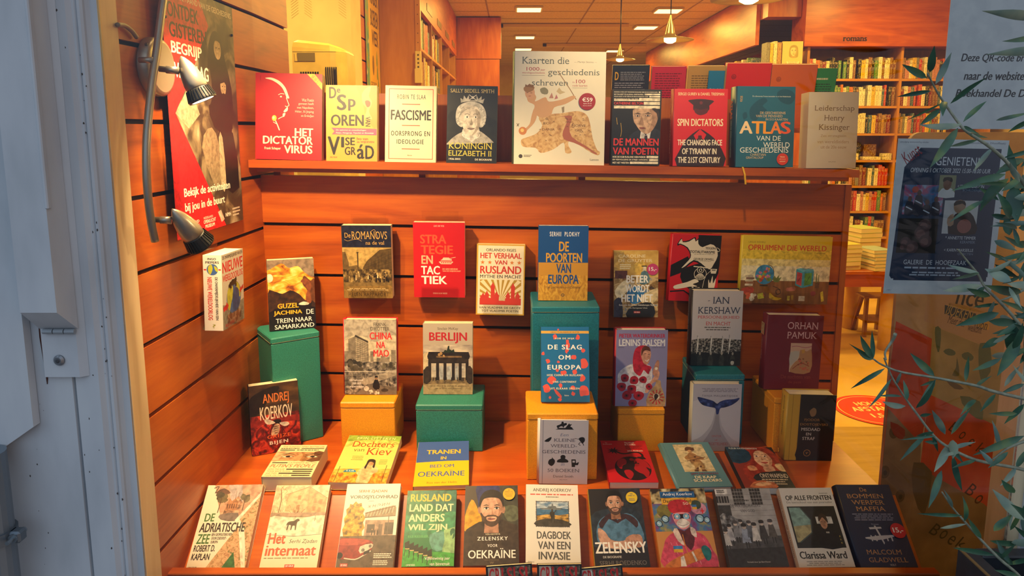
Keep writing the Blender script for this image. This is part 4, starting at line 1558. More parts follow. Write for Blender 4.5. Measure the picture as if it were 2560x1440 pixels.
def a_slag(a):
    o = '#e0553f'
    for x, y, q in ((29, 14, 5), (36, 4, 2), (77, 14, 5), (55, 25, 5), (53, 32, 4), (87, 32, 5), (68, 41, 6), (14, 46, 5), (4, 36, 4), (36, 47, 3), (90, 50, 10), (33, 58, 3.5), (46, 62, 6), (70, 60, 5), (85, 69, 7), (22, 71, 9), (40, 78, 4), (10, 82, 9), (66, 82, 5), (88, 85, 12), (66, 89, 4), (18, 94, 3), (38, 97, 4)):
        s0 = a.rnd.random() * 6
        a.p([(x + q * a.rnd.uniform(.6, 1.25) * math.cos(s0 + j * .785), y + q * a.k * a.rnd.uniform(.6, 1.3) * math.sin(s0 + j * .785)) for j in range(8)], o, 2)
    a.p([(52, 18), (58, 18), (57, 28), (54, 36), (50, 33), (53, 26)], o, 2)
    a.p([(26, 82), (34, 86), (42, 92), (40, 95), (30, 89)], o, 2)
    a.r(0, 5.5, 100, 9, '#e0a83c')
    a.t('GEACTUALISEERDE EDITIE', 20, 6.5, 80, 8, '#3b3a2a', 'b')
    y, t = '#eadfb5', W_
    a.t('ROB DE WIJK', 29, 14.6, 70, 17.4, y, 'Bw')
    a.t('DE SLAG', 14, 24, 85, 30.5, t, 'Bw')
    a.t('OM', 36, 37.8, 61, 44, t, 'Bw')
    a.t('EUROPA', 13, 51, 83, 57.3, t, 'Bw')
    a.t('HOE CHINA EN RUSLAND', 12, 63.3, 86, 66, y, 'Bw')
    a.t('ONS CONTINENT', 24, 72.2, 73, 74.8, y, 'Bw')
    a.t('UIT ELKAAR SPELEN', 18, 81, 79, 83.6, y, 'Bw')
    a.t('Balans', 48, 90.4, 57, 92.2, W_, 'b')


def a_balsem(a):
    a.photo = True
    a.t('PIETER WATERDRINKER', 5, 5, 95, 10, '#c21f36', 'B')
    a.t('LENINS BALSEM', 5, 12, 95, 21, '#efece6', 'B')
    a.t('ROMAN', 4, 22.3, 15, 23.3, '#2a2a3c', 'b')
    a.t('LENIN IS TE KOOP', 70, 22.3, 95, 23.3, '#2a2a3c', 'b')
    s, r, dr = '#d79a78', '#c42436', '#8a1522'
    a.p([(4, 62), (8, 54), (24, 46), (40, 44), (66, 46), (72, 60), (66, 80), (50, 82), (10, 74)], '#ded9d6', 3)
    a.p([(34, 50), (33, 36), (38, 24), (50, 20), (62, 22), (66, 34), (60, 46), (66, 50), (64, 58), (54, 52), (48, 60), (38, 56)], r, 3)
    a.p([(48, 30), (52, 23), (62, 22), (68, 30), (66, 40), (60, 45), (53, 42)], s, 3)
    a.p([(49, 27), (54, 21), (64, 22), (67, 28), (60, 26), (53, 28), (50, 34)], '#6a3a20', 2)
    a.l([(55, 31), (59, 30.5)], .9, '#2a1a14')
    a.l([(62, 31.5), (66, 32)], .9, '#2a1a14')
    a.p([(55, 38), (60, 40), (65, 37.5), (61, 41.5)], W_, 2)
    a.p([(42, 48), (50, 46), (62, 46), (70, 49), (62, 57), (56, 50), (50, 58), (40, 56)], r, 2)
    a.p([(64, 82), (72, 70), (82, 66), (86, 56), (80, 52), (76, 60), (66, 70), (58, 80)], s, 3)
    for x, y, q in ((18, 63, 9), (36, 66, 9), (54, 65, 8), (12, 74, 9), (32, 77, 10), (22, 86, 10), (46, 86, 10), (66, 74, 7), (34, 96, 9), (70, 96, 8)):
        a.p([(x + q * a.rnd.uniform(.8, 1.1) * math.cos(j * .8), y + q * a.k * a.rnd.uniform(.8, 1.1) * math.sin(j * .8)) for j in range(8)], '#b01c2a', 2)
        a.e(x, y, q * .5, q * .4 * a.k, dr)
        a.o(x, y, q * .2, K)
    a.p([(72, 55), (78, 42), (82, 39), (85, 43), (82, 58), (76, 60)], '#c88c6c', 2)
    a.o(79, 50, 3, '#e8d8b8')
    a.p([(62, 100), (66, 82), (78, 72), (80, 66), (88, 66), (90, 74), (96, 84), (98, 100)], '#c09a6a', 2)
    for i in range(12):
        an = i * math.pi / 6
        a.p([(81, 88), (81 + 15 * math.cos(an - .1), 88 + 15 * a.k * math.sin(an - .1)), (81 + 15 * math.cos(an + .1), 88 + 15 * a.k * math.sin(an + .1))], '#c23a30')
    a.o(81, 87, 6.5, '#e4d2b0')
    a.p([(76, 86), (80, 83), (85, 86), (82, 90), (79, 92)], '#3a2418', 2)


def a_kershaw(a):
    a.photo = True
    a.t('IAN', 40, 8, 73, 17, '#22304a', 's')
    a.l([(30, 13.5), (34, 13)], 1, '#22304a')
    a.t('KERSHAW', 11, 21.5, 96, 30.5, '#22304a', 's')
    a.t('PERSOONLIJKHEID', 11, 33, 94, 38, '#b4382f', 's')
    a.t('EN MACHT', 28, 41, 77, 46, '#b4382f', 's')
    a.b(24, 48, 78, 54, 2, '#57524c', .45, 'c')
    cr = tex('crowd_print', [(.38, '#15130f'), (.5, '#4a463f'), (.66, '#a8a296')], 160, detail=3)
    a.p([(0, 66), (14, 64), (50, 63), (100, 65), (100, 100), (0, 100)], cr)
    a.p([(0, 84), (30, 82), (60, 84), (100, 80), (100, 100), (0, 100)], '#1d1b18', 2)
    for x in (10, 37, 60, 74):
        a.l([(x + 2, 58 + a.rnd.random() * 3), (x, 96)], .7, '#2a2823')
        a.p([(x + 2, 62), (x + 5, 66), (x + 3, 80), (x + 1, 84)], '#c9c5bb', 2)
    for x in (18, 40, 62, 84):
        a.p([(x - 4, 100), (x - 5, 90), (x, 85), (x + 5, 90), (x + 4, 100)], '#35322c', 2)
        a.e(x, 83.6, 2, 2, '#9a9284')
    a.e(84, 96, 3.4, 3, '#b8b0a2')
    a.r(80, 91.5, 88, 93.5, K)


def a_pamuk(a):
    a.t('ORHAN', 36, 9, 91, 18.3, '#d8b3b0', 's')
    a.t('PAMUK', 36, 22, 90, 31, '#d8b3b0', 's')
    a.r(44, 37, 82, 76, '#cdb89a')
    a.r(44, 37, 82, 48, '#c9a98e')
    a.l([(46, 42), (56, 41), (70, 43), (82, 41)], 1, '#a3546a', 3)
    a.p([(44, 50), (60, 48), (58, 58), (48, 66), (44, 66)], '#b7b6a6', 2)
    a.p([(62, 46), (74, 48), (82, 46), (82, 76), (46, 76), (52, 64), (60, 58)], '#b3875a', 3)
    a.p([(64, 46), (70, 45), (70, 50), (65, 51)], '#c89a44')
    a.blobs(54, 58, 80, 73, 18, 2.4, '#8a5a3a', '#c46a4a')
    a.l([(50, 72), (64, 64), (80, 68)], 1.2, '#8d3b2a', 3)
    a.t('De nachten van', 30, 80, 84, 85, '#8e3c30', 's')
    a.t('de pest', 44, 88, 68, 92.5, '#8e3c30', 's')


def a_kleine(a):
    g, k = '#55525e', K
    a.r(5.5, 0, 7, 100, '#8a8794')
    a.p([(32, 14.5), (40, 12), (66, 12), (70, 14.5)], k)
    a.p([(34, 9), (40, 7), (44, 5), (44, 2.6), (48, 2.4), (49, 5), (54, 4), (55, 7), (50, 9), (48, 12), (46, 9.5), (41, 10), (37, 13)], k, 2)
    a.p([(52, 12), (60, 4.5), (61, 6.5), (66, 6), (62, 9.5), (68, 12)], k)
    a.p([(9, 33), (18, 28), (24, 26.5), (23, 30), (18, 34)], k, 2)
    a.p([(80, 28.5), (86, 26), (92, 27), (93, 32), (88, 36), (85, 34)], k, 2)
    a.l([(84, 34), (80, 37), (84, 39)], 1.5, k)
    a.l([(88, 34), (91, 39)], 1.5, k)
    a.l([(72, 28), (86, 30)], .8, k)
    a.t('Een', 42, 20.5, 59, 25, '#6b7590', 'si')
    a.t('KLEINE', 29, 28.6, 73, 33.5, g, 's')
    a.t('WERELD-', 22, 37.6, 77, 42.6, g, 's')
    a.t('GESCHIEDENIS', 5, 46.7, 95, 52, g, 's')
    a.p([(37, 66), (38, 62), (44, 60), (43, 57), (46, 54.5), (51, 54.5), (54, 57), (53, 60), (58, 62), (59, 66)], k, 2)
    a.p([(18, 68), (20, 62), (26, 60), (25, 57), (28, 60), (32, 63), (31, 68), (25, 72)], k, 2)
    a.p([(66, 61), (75, 61), (76, 67), (82, 65), (80, 70), (74, 70), (74, 73), (67, 73)], k)
    a.r(68.5, 63, 73.5, 66, '#b8b5bd')
    a.t('in', 44, 66.5, 52, 71, '#6b7590', 'si')
    a.t('50 BOEKEN', 17, 76, 83, 81.3, g, 's')
    a.t('Daniel Smith', 29, 86, 71, 89.8, '#5f5a58', 's')
    a.t('SPECTRUM', 42, 92.6, 58, 94, '#6d6a70', 'b')


def a_whale(a):
    a.p([(0, 26), (40, 34), (48, 50), (30, 84), (0, 94)], '#c3bfc2', 3)
    a.p([(100, 26), (62, 34), (54, 48), (70, 84), (100, 94)], '#bab5b9', 3)
    a.p([(0, 100), (0, 86), (20, 78), (40, 60), (47, 40), (55, 40), (62, 62), (82, 80), (100, 88), (100, 100)], '#aaa5aa', 3)
    a.p([(18, 100), (42, 66), (49, 42), (54, 42), (60, 68), (84, 100)], '#928d92', 3)
    b = tex('whale_ink', [(.35, '#141a38'), (.55, '#26346c'), (.7, '#55659a')], 60, detail=5)
    a.p([(9, 20), (14, 19.5), (28, 22), (42, 25), (50, 29), (56, 26), (68, 23), (84, 22), (96, 20), (92, 25), (80, 31), (66, 34.5), (57, 36), (54, 44), (49, 44), (47, 36), (36, 34), (22, 31.5), (14, 27)], b, 3)
    a.t('TANJA MALJARTSJOEK', 18, 16, 93, 19.3, '#5c5660', 'sw')
    a.b(16, 6.5, 94, 12.5, 3, '#77727a', .4, 'c')
    a.t('SINTER', 42, 76, 62, 79, '#a35b5b', 's')
    a.t('of', 48, 82, 54, 84.5, '#a35b5b', 's')
    a.t('VERGETELHEID', 28, 87, 76, 91, '#96484a', 's')


def a_dosto(a):
    a.r(0, 0, 25, 100, '#c79a2c')
    a.r(9, 0, 10, 100, '#9c7620')
    a.r(24, 0, 25, 100, '#9c7620')
    a.p([(44, 26), (50, 12), (62, 6), (76, 10), (84, 24), (100, 34), (100, 100), (27, 100), (29, 70), (38, 40)], '#0a0808', 3)
    a.p([(46, 24), (55, 19), (60, 24), (58, 31), (51, 33), (47, 29)], '#8a6a42', 3)
    a.p([(42, 22), (51, 12), (67, 10), (73, 20), (62, 22), (53, 19)], '#0a0908', 2)
    a.t('FJODOR', 36, 36, 69, 40.5, '#a8793c', 's')
    a.t('DOSTOJEVSKI', 28, 43, 86, 47.5, '#a8793c', 's')
    a.t('MISDAAD', 31, 50, 71, 54.5, '#d9d2c4', 's')
    a.t('EN', 42, 57.5, 53, 61.5, '#d9d2c4', 's')
    a.t('STRAF', 35, 64, 61, 68.6, '#d9d2c4', 's')
    a.o(47, 88.5, 7.5, '#a8793c')
    a.o(47, 88.5, 6.3, '#14110f')
    a.t('v', 44, 87, 50.5, 90.4, '#a8793c', 'si')


def s_dosto(a):
    a.t('FJODOR DOSTOJEVSKI', 62, 4, 84, 64, '#4a3512', 's', 90)
    a.t('MISDAAD EN STRAF', 30, 4, 44, 50, '#8a6a1e', 's', 90)
    a.o(40, 91, 22, '#4a3512')
    a.o(40, 91, 18, '#c9a02e')
    a.t('v', 30, 89.5, 50, 93, '#4a3512', 'si')


def a_bijen(a):
    a.photo = True
    f = tex('red_meadow', [(.35, '#2a0d08'), (.48, '#6e1a10'), (.58, '#b8321c'), (.7, '#e0552e')], 45, (1, .8, 1), 6, dist=1.2)
    a.r(0, 0, 100, 46, tex('brown_dusk_print', [(.35, '#2a1c10'), (.55, '#4e3418'), (.7, '#6d4a22')], 16, (1, 2, 1), 4))
    a.p([(0, 20), (20, 10), (50, 4), (62, 8), (40, 22), (20, 40), (0, 44)], '#211509', 3)
    a.r(0, 44, 100, 100, f)
    a.p([(0, 52), (40, 48), (100, 50), (100, 58), (40, 56), (0, 60)], '#8d2415', 3)
    a.rows(['ANDREJ'], 27, 80, 14, 31, '#df7a35', 'b')
    a.t('KOERKOV', 20, 32, 86, 51, '#ecd9b8', 'b')
    a.p([(44, 55), (52, 52), (62, 54), (58, 60)], K, 2)
    a.p([(48, 60), (58, 60), (56, 72), (46, 76), (40, 72)], '#c9a884', 3)
    for i in range(4):
        a.l([(44 + i, 63 + 3 * i), (57 - i, 62 + 3 * i)], 1.2, '#2a140c')
    a.p([(50, 57), (34, 50), (28, 52), (34, 58)], '#d9ccb2', 3)
    a.p([(58, 58), (74, 58), (78, 62), (68, 64)], '#d9ccb2', 3)
    a.l([(42, 58), (34, 64)], .8, K)
    a.l([(60, 62), (68, 72)], .8, K)
    a.t('GRIJZE', 32, 74, 80, 80.5, '#e0622c', 'Bw')
    a.t('BIJEN', 36, 83, 74, 89.5, '#f0e2cc', 'Bw')


def a_putin(a):
    a.photo = True
    k, r = '#35291c', '#c8402a'
    a.t('THE SUNDAY TIMES BESTSELLER', 6, 4, 96, 9, '#b5793a', 'b')
    a.r(48, 11, 97, 13.2, k)
    a.b(4, 11, 46, 13.4, 1, k, .9)
    a.b(40, 16, 97, 18.4, 1, k, .9)
    a.r(4, 16, 36, 18.6, k)
    sk, sh = '#c28c5c', '#6d4428'
    a.r(0, 23, 100, 52, sk)
    a.p([(0, 23), (30, 23), (16, 36), (12, 52), (0, 52)], '#d8a878', 2)
    a.p([(80, 23), (100, 23), (100, 52), (70, 52), (84, 40)], sh, 2)
    a.p([(52, 23), (60, 36), (58, 52), (72, 52), (70, 36)], '#a4703f', 2)
    for x in (28, 80):
        a.p([(x - 20, 32), (x, 28), (x + 16, 32), (x, 30.5)], '#4a2c18', 2)
        a.p([(x - 13, 39), (x, 35.5), (x + 12, 39), (x, 41.5)], '#e4cba6', 2)
        a.e(x + 1, 38.6, 5, 2.7, '#2a1a10')
        a.l([(x - 14, 38.6), (x, 34.8), (x + 13, 38.6)], 1.3, '#3a2214', 3)
        a.l([(x - 12, 43), (x, 45), (x + 12, 43)], .8, '#8a5a34', 3)
    a.r(4, 56.5, 36, 59, k)
    a.t('CATHERINE BELTON', 38, 55.6, 96, 60, '#7d6238', '')
    a.t("PUTIN'S PEOPLE", 4, 62, 96, 72, r, 'i')
    for i, (q, e) in enumerate([('HOW THE KGB', 37), ('TOOK BACK RUSSIA', 52), ('AND THEN', 26), ('TOOK ON THE WEST', 54)]):
        y = 75.5 + 6 * i
        a.t(q, 4, y, e, y + 4, '#7d6238', '')
        a.r(e + 4, y + .4, 95, y + 3.4, k)


def a_kiev(a):
    a.photo = True
    a.p([(0, 0), (100, 0), (100, 14), (60, 10), (0, 18)], '#8cab3e', 2)
    a.p([(0, 14), (60, 9), (100, 13), (100, 24), (0, 26)], '#c3c860', 2)
    a.r(0, 74, 100, 100, tex('golden_field_print', [(.35, '#a04e16'), (.5, '#d98a26'), (.66, '#eec24e')], 80, (1, .6, 1), 5))
    a.p([(0, 74), (40, 72), (70, 74), (100, 71), (100, 80), (0, 81)], '#e2b34a', 2)
    a.t('ERIN LITTEKEN', 17, 3.8, 90, 9, '#e8e5a6', 'sw')
    a.t('Dochters', 14, 13.5, 92, 26, '#b3401f', 's')
    a.t('van', 19, 31, 40, 36, '#7d6a2c', 's')
    a.t('Kiev', 45, 28, 92, 43, '#b3401f', 's')
    a.r(82, 28.5, 91, 29.1, '#8a7a3a')
    a.b(22, 46, 44, 56, 4, '#8a7a3a', .4, 'c')
    a.b(74, 53, 90, 64, 4, '#8a7a3a', .4, 'c')
    a.p([(48, 100), (46, 86), (42, 80), (50, 68), (56, 64), (66, 64), (76, 70), (78, 78), (70, 84), (68, 100)], '#d9c28a', 3)
    a.p([(50, 72), (60, 66), (66, 72), (64, 92), (52, 96)], '#c9b07a', 3)
    a.e(61, 60, 6.5, 6, '#c99a6a')
    a.p([(53, 62), (54, 54), (60, 52), (67, 54), (69, 60), (70, 70), (66, 68), (66, 60), (58, 58), (56, 66), (55, 72), (52, 70)], '#2c1d14', 3)
    a.l([(8, 68), (8.5, 99)], 1, '#4a3320')
    a.l([(91, 64), (91, 97)], 1, '#4a3320')
    a.e(29, 80, 11.5, 6, '#e3b02c')
    a.e(29, 79.5, 11.5, 6, '#2d86a8', 16, 180, 360)
    a.t('€ 5,99', 22, 75.5, 36, 78.4, '#f2e8c8', 'B')


def a_tranen(a):
    b = '#4560a4'
    a.p([(0, 0), (100, 0), (100, 47), (60, 46.5), (30, 47.5), (0, 49)], b)
    a.t('TRANEN', 18, 20, 84, 30, '#e8ba28', 'B')
    a.t('IN', 46, 36, 57, 43, '#e8ba28', 'B')
    a.t('BED OM', 27, 54, 72, 61, b, 'b')
    a.t('OEKRAÏNE', 6, 67, 92, 80, b, 'b')
    a.t('Ros van der Helm', 24, 91, 78, 95, '#8f7414', 'b')


def a_conflict(a):
    k, c = '#1d0f0e', '#d8c8b0'
    a.t('The', 9, 4.6, 14, 7, c, 's')
    a.t('Economist', 4, 7.8, 24, 10.5, c, 's')
    a.t('The World', 52, 4, 74, 7.6, '#f0e2d0', 'B')
    a.t('in Conflict', 52, 8.6, 76, 12.2, '#f0e2d0', 'B')
    a.b(52, 13.5, 92, 22.5, 3, '#7c1014', .6)
    a.t('John Andrews', 54, 24.5, 88, 28.6, '#f0e2d0', 'B')
    P = []
    for i in range(20):
        q = (16 if i % 4 == 0 else 12) if i % 2 == 0 else 5.5
        P.append((24 + q * 1.25 * math.cos(i * math.pi / 10), 26 + q * .95 * a.k * 1.1 * math.sin(i * math.pi / 10)))
    a.p(P, k)
    a.l([(28, 28), (40, 33), (52, 33), (66, 30), (78, 31), (84, 37), (82, 43)], 5, k, 4)
    a.p([(72, 41), (86, 41), (90, 47), (70, 48)], k)
    a.e(56, 68, 38, 27.5, k, 40)
    d = '#a5151b'
    a.p([(24, 58), (30, 48), (40, 45), (46, 50), (44, 58), (36, 62), (32, 70), (26, 66)], d, 3)
    a.p([(36, 74), (48, 72), (54, 80), (50, 88), (44, 93), (38, 86)], d, 3)
    a.p([(62, 50), (72, 45), (84, 50), (91, 60), (93, 70), (84, 66), (88, 78), (80, 90), (74, 82), (66, 78), (58, 70), (62, 60)], d, 3)
    a.e(58, 48, 5, 3, d)
    a.blobs(60, 52, 70, 58, 5, 2.4, k)


def a_kaap(a):
    a.photo = True
    a.r(5, 2, 5.6, 98, '#4d7880')
    a.r(24, 5, 84, 68, '#d9c79a')
    f, d = '#a87c48', '#6b4526'
    a.p([(36, 64), (56, 62), (72, 64), (76, 66), (40, 67)], '#c4a872', 2)
    a.p([(46, 28), (54, 25), (62, 30), (64, 42), (66, 50), (46, 52), (44, 38)], f, 3)
    a.p([(46, 48), (66, 48), (68, 58), (62, 66), (58, 66), (57, 54), (52, 66), (46, 66), (48, 56)], '#b5925a', 2)
    a.p([(44, 20), (48, 12), (58, 11), (64, 17), (60, 21), (52, 20)], d, 2)
    a.e(53, 22, 4.5, 4, '#c69a68')
    a.p([(46, 30), (36, 36), (40, 42), (48, 38)], f, 2)
    a.p([(62, 32), (74, 38), (70, 42), (60, 40)], f, 2)
    a.l([(38, 44), (78, 36)], 2, d)
    for x, y in ((50, 42), (58, 56), (50, 60), (56, 34), (46, 14), (60, 14)):
        a.p([(x, y), (x + 4, y - 1.4), (x + 3, y + 3), (x - 1, y + 2.4)], d, 2)
    a.p([(44, 64), (52, 64), (51, 67.5), (43, 67.5)], d)
    a.p([(58, 64), (66, 64), (68, 67.5), (58, 67.5)], d)
    a.r(32, 70, 86, 90, '#4a7b86')
    a.t('JAN BROKKEN', 33, 70.5, 86, 75.3, '#80324c', 'B')
    a.t('DE KAAP', 38, 77, 79, 82.6, '#e9ddb6', 'B')
    a.t('SCHILDERS', 33, 84, 86, 89.7, '#e9ddb6', 'B')


def a_ontwapend(a):
    a.photo = True
    r, d = '#a83a22', '#202a2c'
    a.p([(0, 0), (30, 0), (46, 14), (44, 28), (28, 40), (0, 40)], '#1a3f56', 2)
    a.p([(46, 0), (100, 0), (100, 70), (60, 80), (20, 88), (14, 56), (40, 36), (48, 18)], r, 3)
    a.p([(46, 26), (50, 10), (66, 4), (82, 12), (86, 28), (80, 44), (68, 52), (54, 46)], '#e6bd98', 3)
    a.p([(74, 10), (84, 20), (84, 36), (76, 48), (70, 50), (78, 34)], '#cf9a76', 3)
    a.p([(60, 48), (76, 46), (80, 60), (58, 62)], '#d3a07e', 2)
    a.p([(44, 32), (46, 14), (58, 4), (74, 2), (88, 12), (92, 36), (96, 60), (88, 62), (86, 34), (80, 16), (66, 9), (54, 16), (49, 30), (40, 62), (26, 74), (26, 58)], '#96301c', 3)
    for x in (57, 74):
        a.l([(x - 5, 20.5), (x, 19), (x + 5, 20.6)], 1.2, '#6a3420', 3)
        a.e(x, 24, 4, 1.6, '#f0e6dc')
        a.e(x, 24, 1.9, 1.6, '#3a241c')
    a.p([(65, 26), (68, 34), (62, 35)], '#c98f6c')
    a.p([(58, 39.5), (66, 38.5), (75, 39), (67, 43)], '#b3463c', 2)
    a.p([(100, 0), (86, 0), (94, 8), (100, 20)], '#1d1a18')
    a.t('FLEUR RAVENSBERGEN', 6, 2.2, 66, 6.2, '#d5dbd6', 'b')
    a.p([(84, 46), (94, 42), (100, 46), (100, 64), (88, 58)], '#e3c28e', 2)
    a.p([(26, 50), (40, 48), (44, 58), (28, 60)], '#d99a6c', 2)
    a.p([(26, 78), (44, 66), (62, 63), (100, 62), (100, 100), (52, 100)], d, 2)
    a.p([(14, 94), (30, 84), (56, 84), (66, 92), (62, 100), (14, 100)], '#c8764c', 2)
    a.p([(22, 94), (34, 88), (52, 88), (56, 92), (36, 96)], '#e6b98c', 2)
    a.t('ONTWAPEND', 42, 67, 98, 77, '#e0d5bd', 'b')
    for i, (x0, x1) in enumerate(((42, 96), (48, 94), (66, 90))):
        a.b(x0, 79.5 + 5 * i, x1, 83.5 + 5 * i, 1, '#c8bca0', .6)


MAPP = tex('coloured_map_print', [(.3, '#5d6b3c'), (.42, '#b3865a'), (.52, '#cfa97c'), (.62, '#b98a5e'), (.72, '#8a5c40')], 85, detail=8, dist=1.2)


def a_adria(a):
    a.photo = True
    e = tex('engraving_print', [(.38, '#6a4c38'), (.52, '#bf8f6c'), (.68, '#dcb692')], 60, (1, 1.4, 1), 7)
    a.p([(12, 0), (100, 0), (100, 10), (64, 44), (38, 42)], '#c99a7a')
    a.p([(38, 0), (62, 0), (70, 22), (50, 26)], '#b9aaa4')
    a.p([(40, 30), (50, 20), (60, 14), (70, 22), (64, 42), (38, 42)], e)
    a.p([(34, 12), (22, 14), (18, 9), (30, 4), (44, 10)], '#6b4a38', 2)
    a.blobs(20, 12, 38, 19, 8, 6, '#4e4632', '#6b5c3c')
    a.blobs(64, 14, 80, 20, 7, 6, '#5c5238', '#6f6244')
    a.l([(30, 16), (29, 34)], 1.4, '#5a3c28')
    a.l([(73, 18), (72, 32)], 1.4, '#5a3c28')
    a.p([(42, 22), (46, 17), (50, 20), (56, 17), (62, 21), (62, 31), (41, 31)], '#b07a52')
    for i in range(5):
        a.r(43 + 4 * i, 23.5, 45 + 4 * i, 29, '#6d4630')
    a.l([(55, 18), (55, 8)], .6, '#6d4630')
    a.l([(60, 18), (60, 10)], .6, '#6d4630')
    a.p([(34, 36), (66, 34), (64, 44), (38, 42)], '#7d6d62', 2)
    a.l([(12, 4), (20, 2), (16, 10), (24, 6)], 1.6, '#4d3428', 4)
    a.p([(100, 14), (100, 100), (93, 76), (84, 54), (72, 42)], MAPP)
    a.p([(72, 50), (95, 100), (29, 100)], MAPP)
    a.p([(74, 79), (84, 100), (56, 100)], '#3f6b38')
    a.p([(100, 9), (100, 14), (67, 46), (63, 43)], '#efdfc2')
    a.p([(72, 50), (76, 50), (97, 96), (94, 100)], '#efdfc2')
    g, k = '#3d6a30', '#2c2015'
    a.t('DE', 9, 34.5, 26.5, 44, g, 'B')
    a.t('ADRIATISCHE', 5, 45.6, 84, 56.5, k, 'B')
    a.t('ZEE', 5, 58.5, 27, 69.5, g, 'B')
    a.t('EEN GEOPOLITIEKE REIS', 29, 57.8, 64, 60.8, k, 'B')
    a.t('DOOR ZUIDOOST-', 30, 62, 56, 65, k, 'B')
    a.t('EUROPA', 30.5, 66.2, 43, 69.2, k, 'B')
    a.t('ROBERT D.', 4, 71, 41, 78.3, k, 'B')
    a.t('KAPLAN', 4, 80.3, 35, 87.5, k, 'B')
    a.t('SPECTRUM', 3, 94.5, 17, 96.4, '#7a6a50', 'B')


def a_internaat(a):
    a.photo = True
    a.r(0, 0, 100, 46, '#dfc596')
    a.p([(24, 12), (60, 2), (98, 16), (98, 36), (66, 34), (24, 33)], '#d3a06a')
    a.p([(62, 3), (64, 34), (24, 33), (24, 12)], '#dcb07c')
    a.l([(20, 12.5), (62, 2), (100, 17)], .8, '#9a6a3e')
    for x, y in ((44, 13), (44, 25), (74, 17), (74, 27), (84, 18), (84, 28)):
        a.r(x, y, x + 6, y + 5.5, '#b98856')
        a.l([(x + 3, y), (x + 3, y + 5.5)], .5, '#8d6238')
    for i in range(26):
        x, y = a.rnd.uniform(2, 24), a.rnd.uniform(4, 40)
        a.l([(x, y), (x + a.rnd.uniform(-7, 7), y - a.rnd.uniform(2, 6))], .5, '#8d6238')
    for i in range(18):
        a.l([(46, 40), (46 + a.rnd.uniform(-16, 16), a.rnd.uniform(24, 36))], .45, '#8d6238')
    a.l([(12, 42), (14, 20), (10, 6)], 1.6, '#7d5430', 3)
    a.r(0, 34.5, 100, 39.5, '#a98a6c')
    a.p([(0, 40), (20, 39), (60, 41), (100, 38), (100, 60), (0, 60)], '#eadcb8', 2)
    a.r(82, 38, 82.8, 45, '#6d5238')
    a.p([(33, 47), (37, 45), (45, 44.5), (50, 42), (54, 42.5), (55, 44.5), (52, 45.5), (51, 49), (51, 55), (49, 55), (48, 50.5), (44, 50.5), (43, 55), (41, 55), (41, 50), (37, 49.5), (36, 55), (34, 55), (34.5, 49), (32.5, 50.5)], '#57432c', 2)
    o = '#e0603a'
    a.t('Het', 5, 58.5, 36, 71, o, 'B')
    a.t('Serhi Zjadan', 43, 66, 93, 71.8, '#4a3a24', 'i')
    a.t('internaat', 4, 73, 94, 85, o, 'B')
    a.b(4, 87, 94, 88.6, 1, '#8d7448', .6)
    a.r(43, 94.5, 60, 98, '#cf4030')
    a.t('DE GEUS', 44.5, 95.2, 58.5, 97.3, W_, 'B')


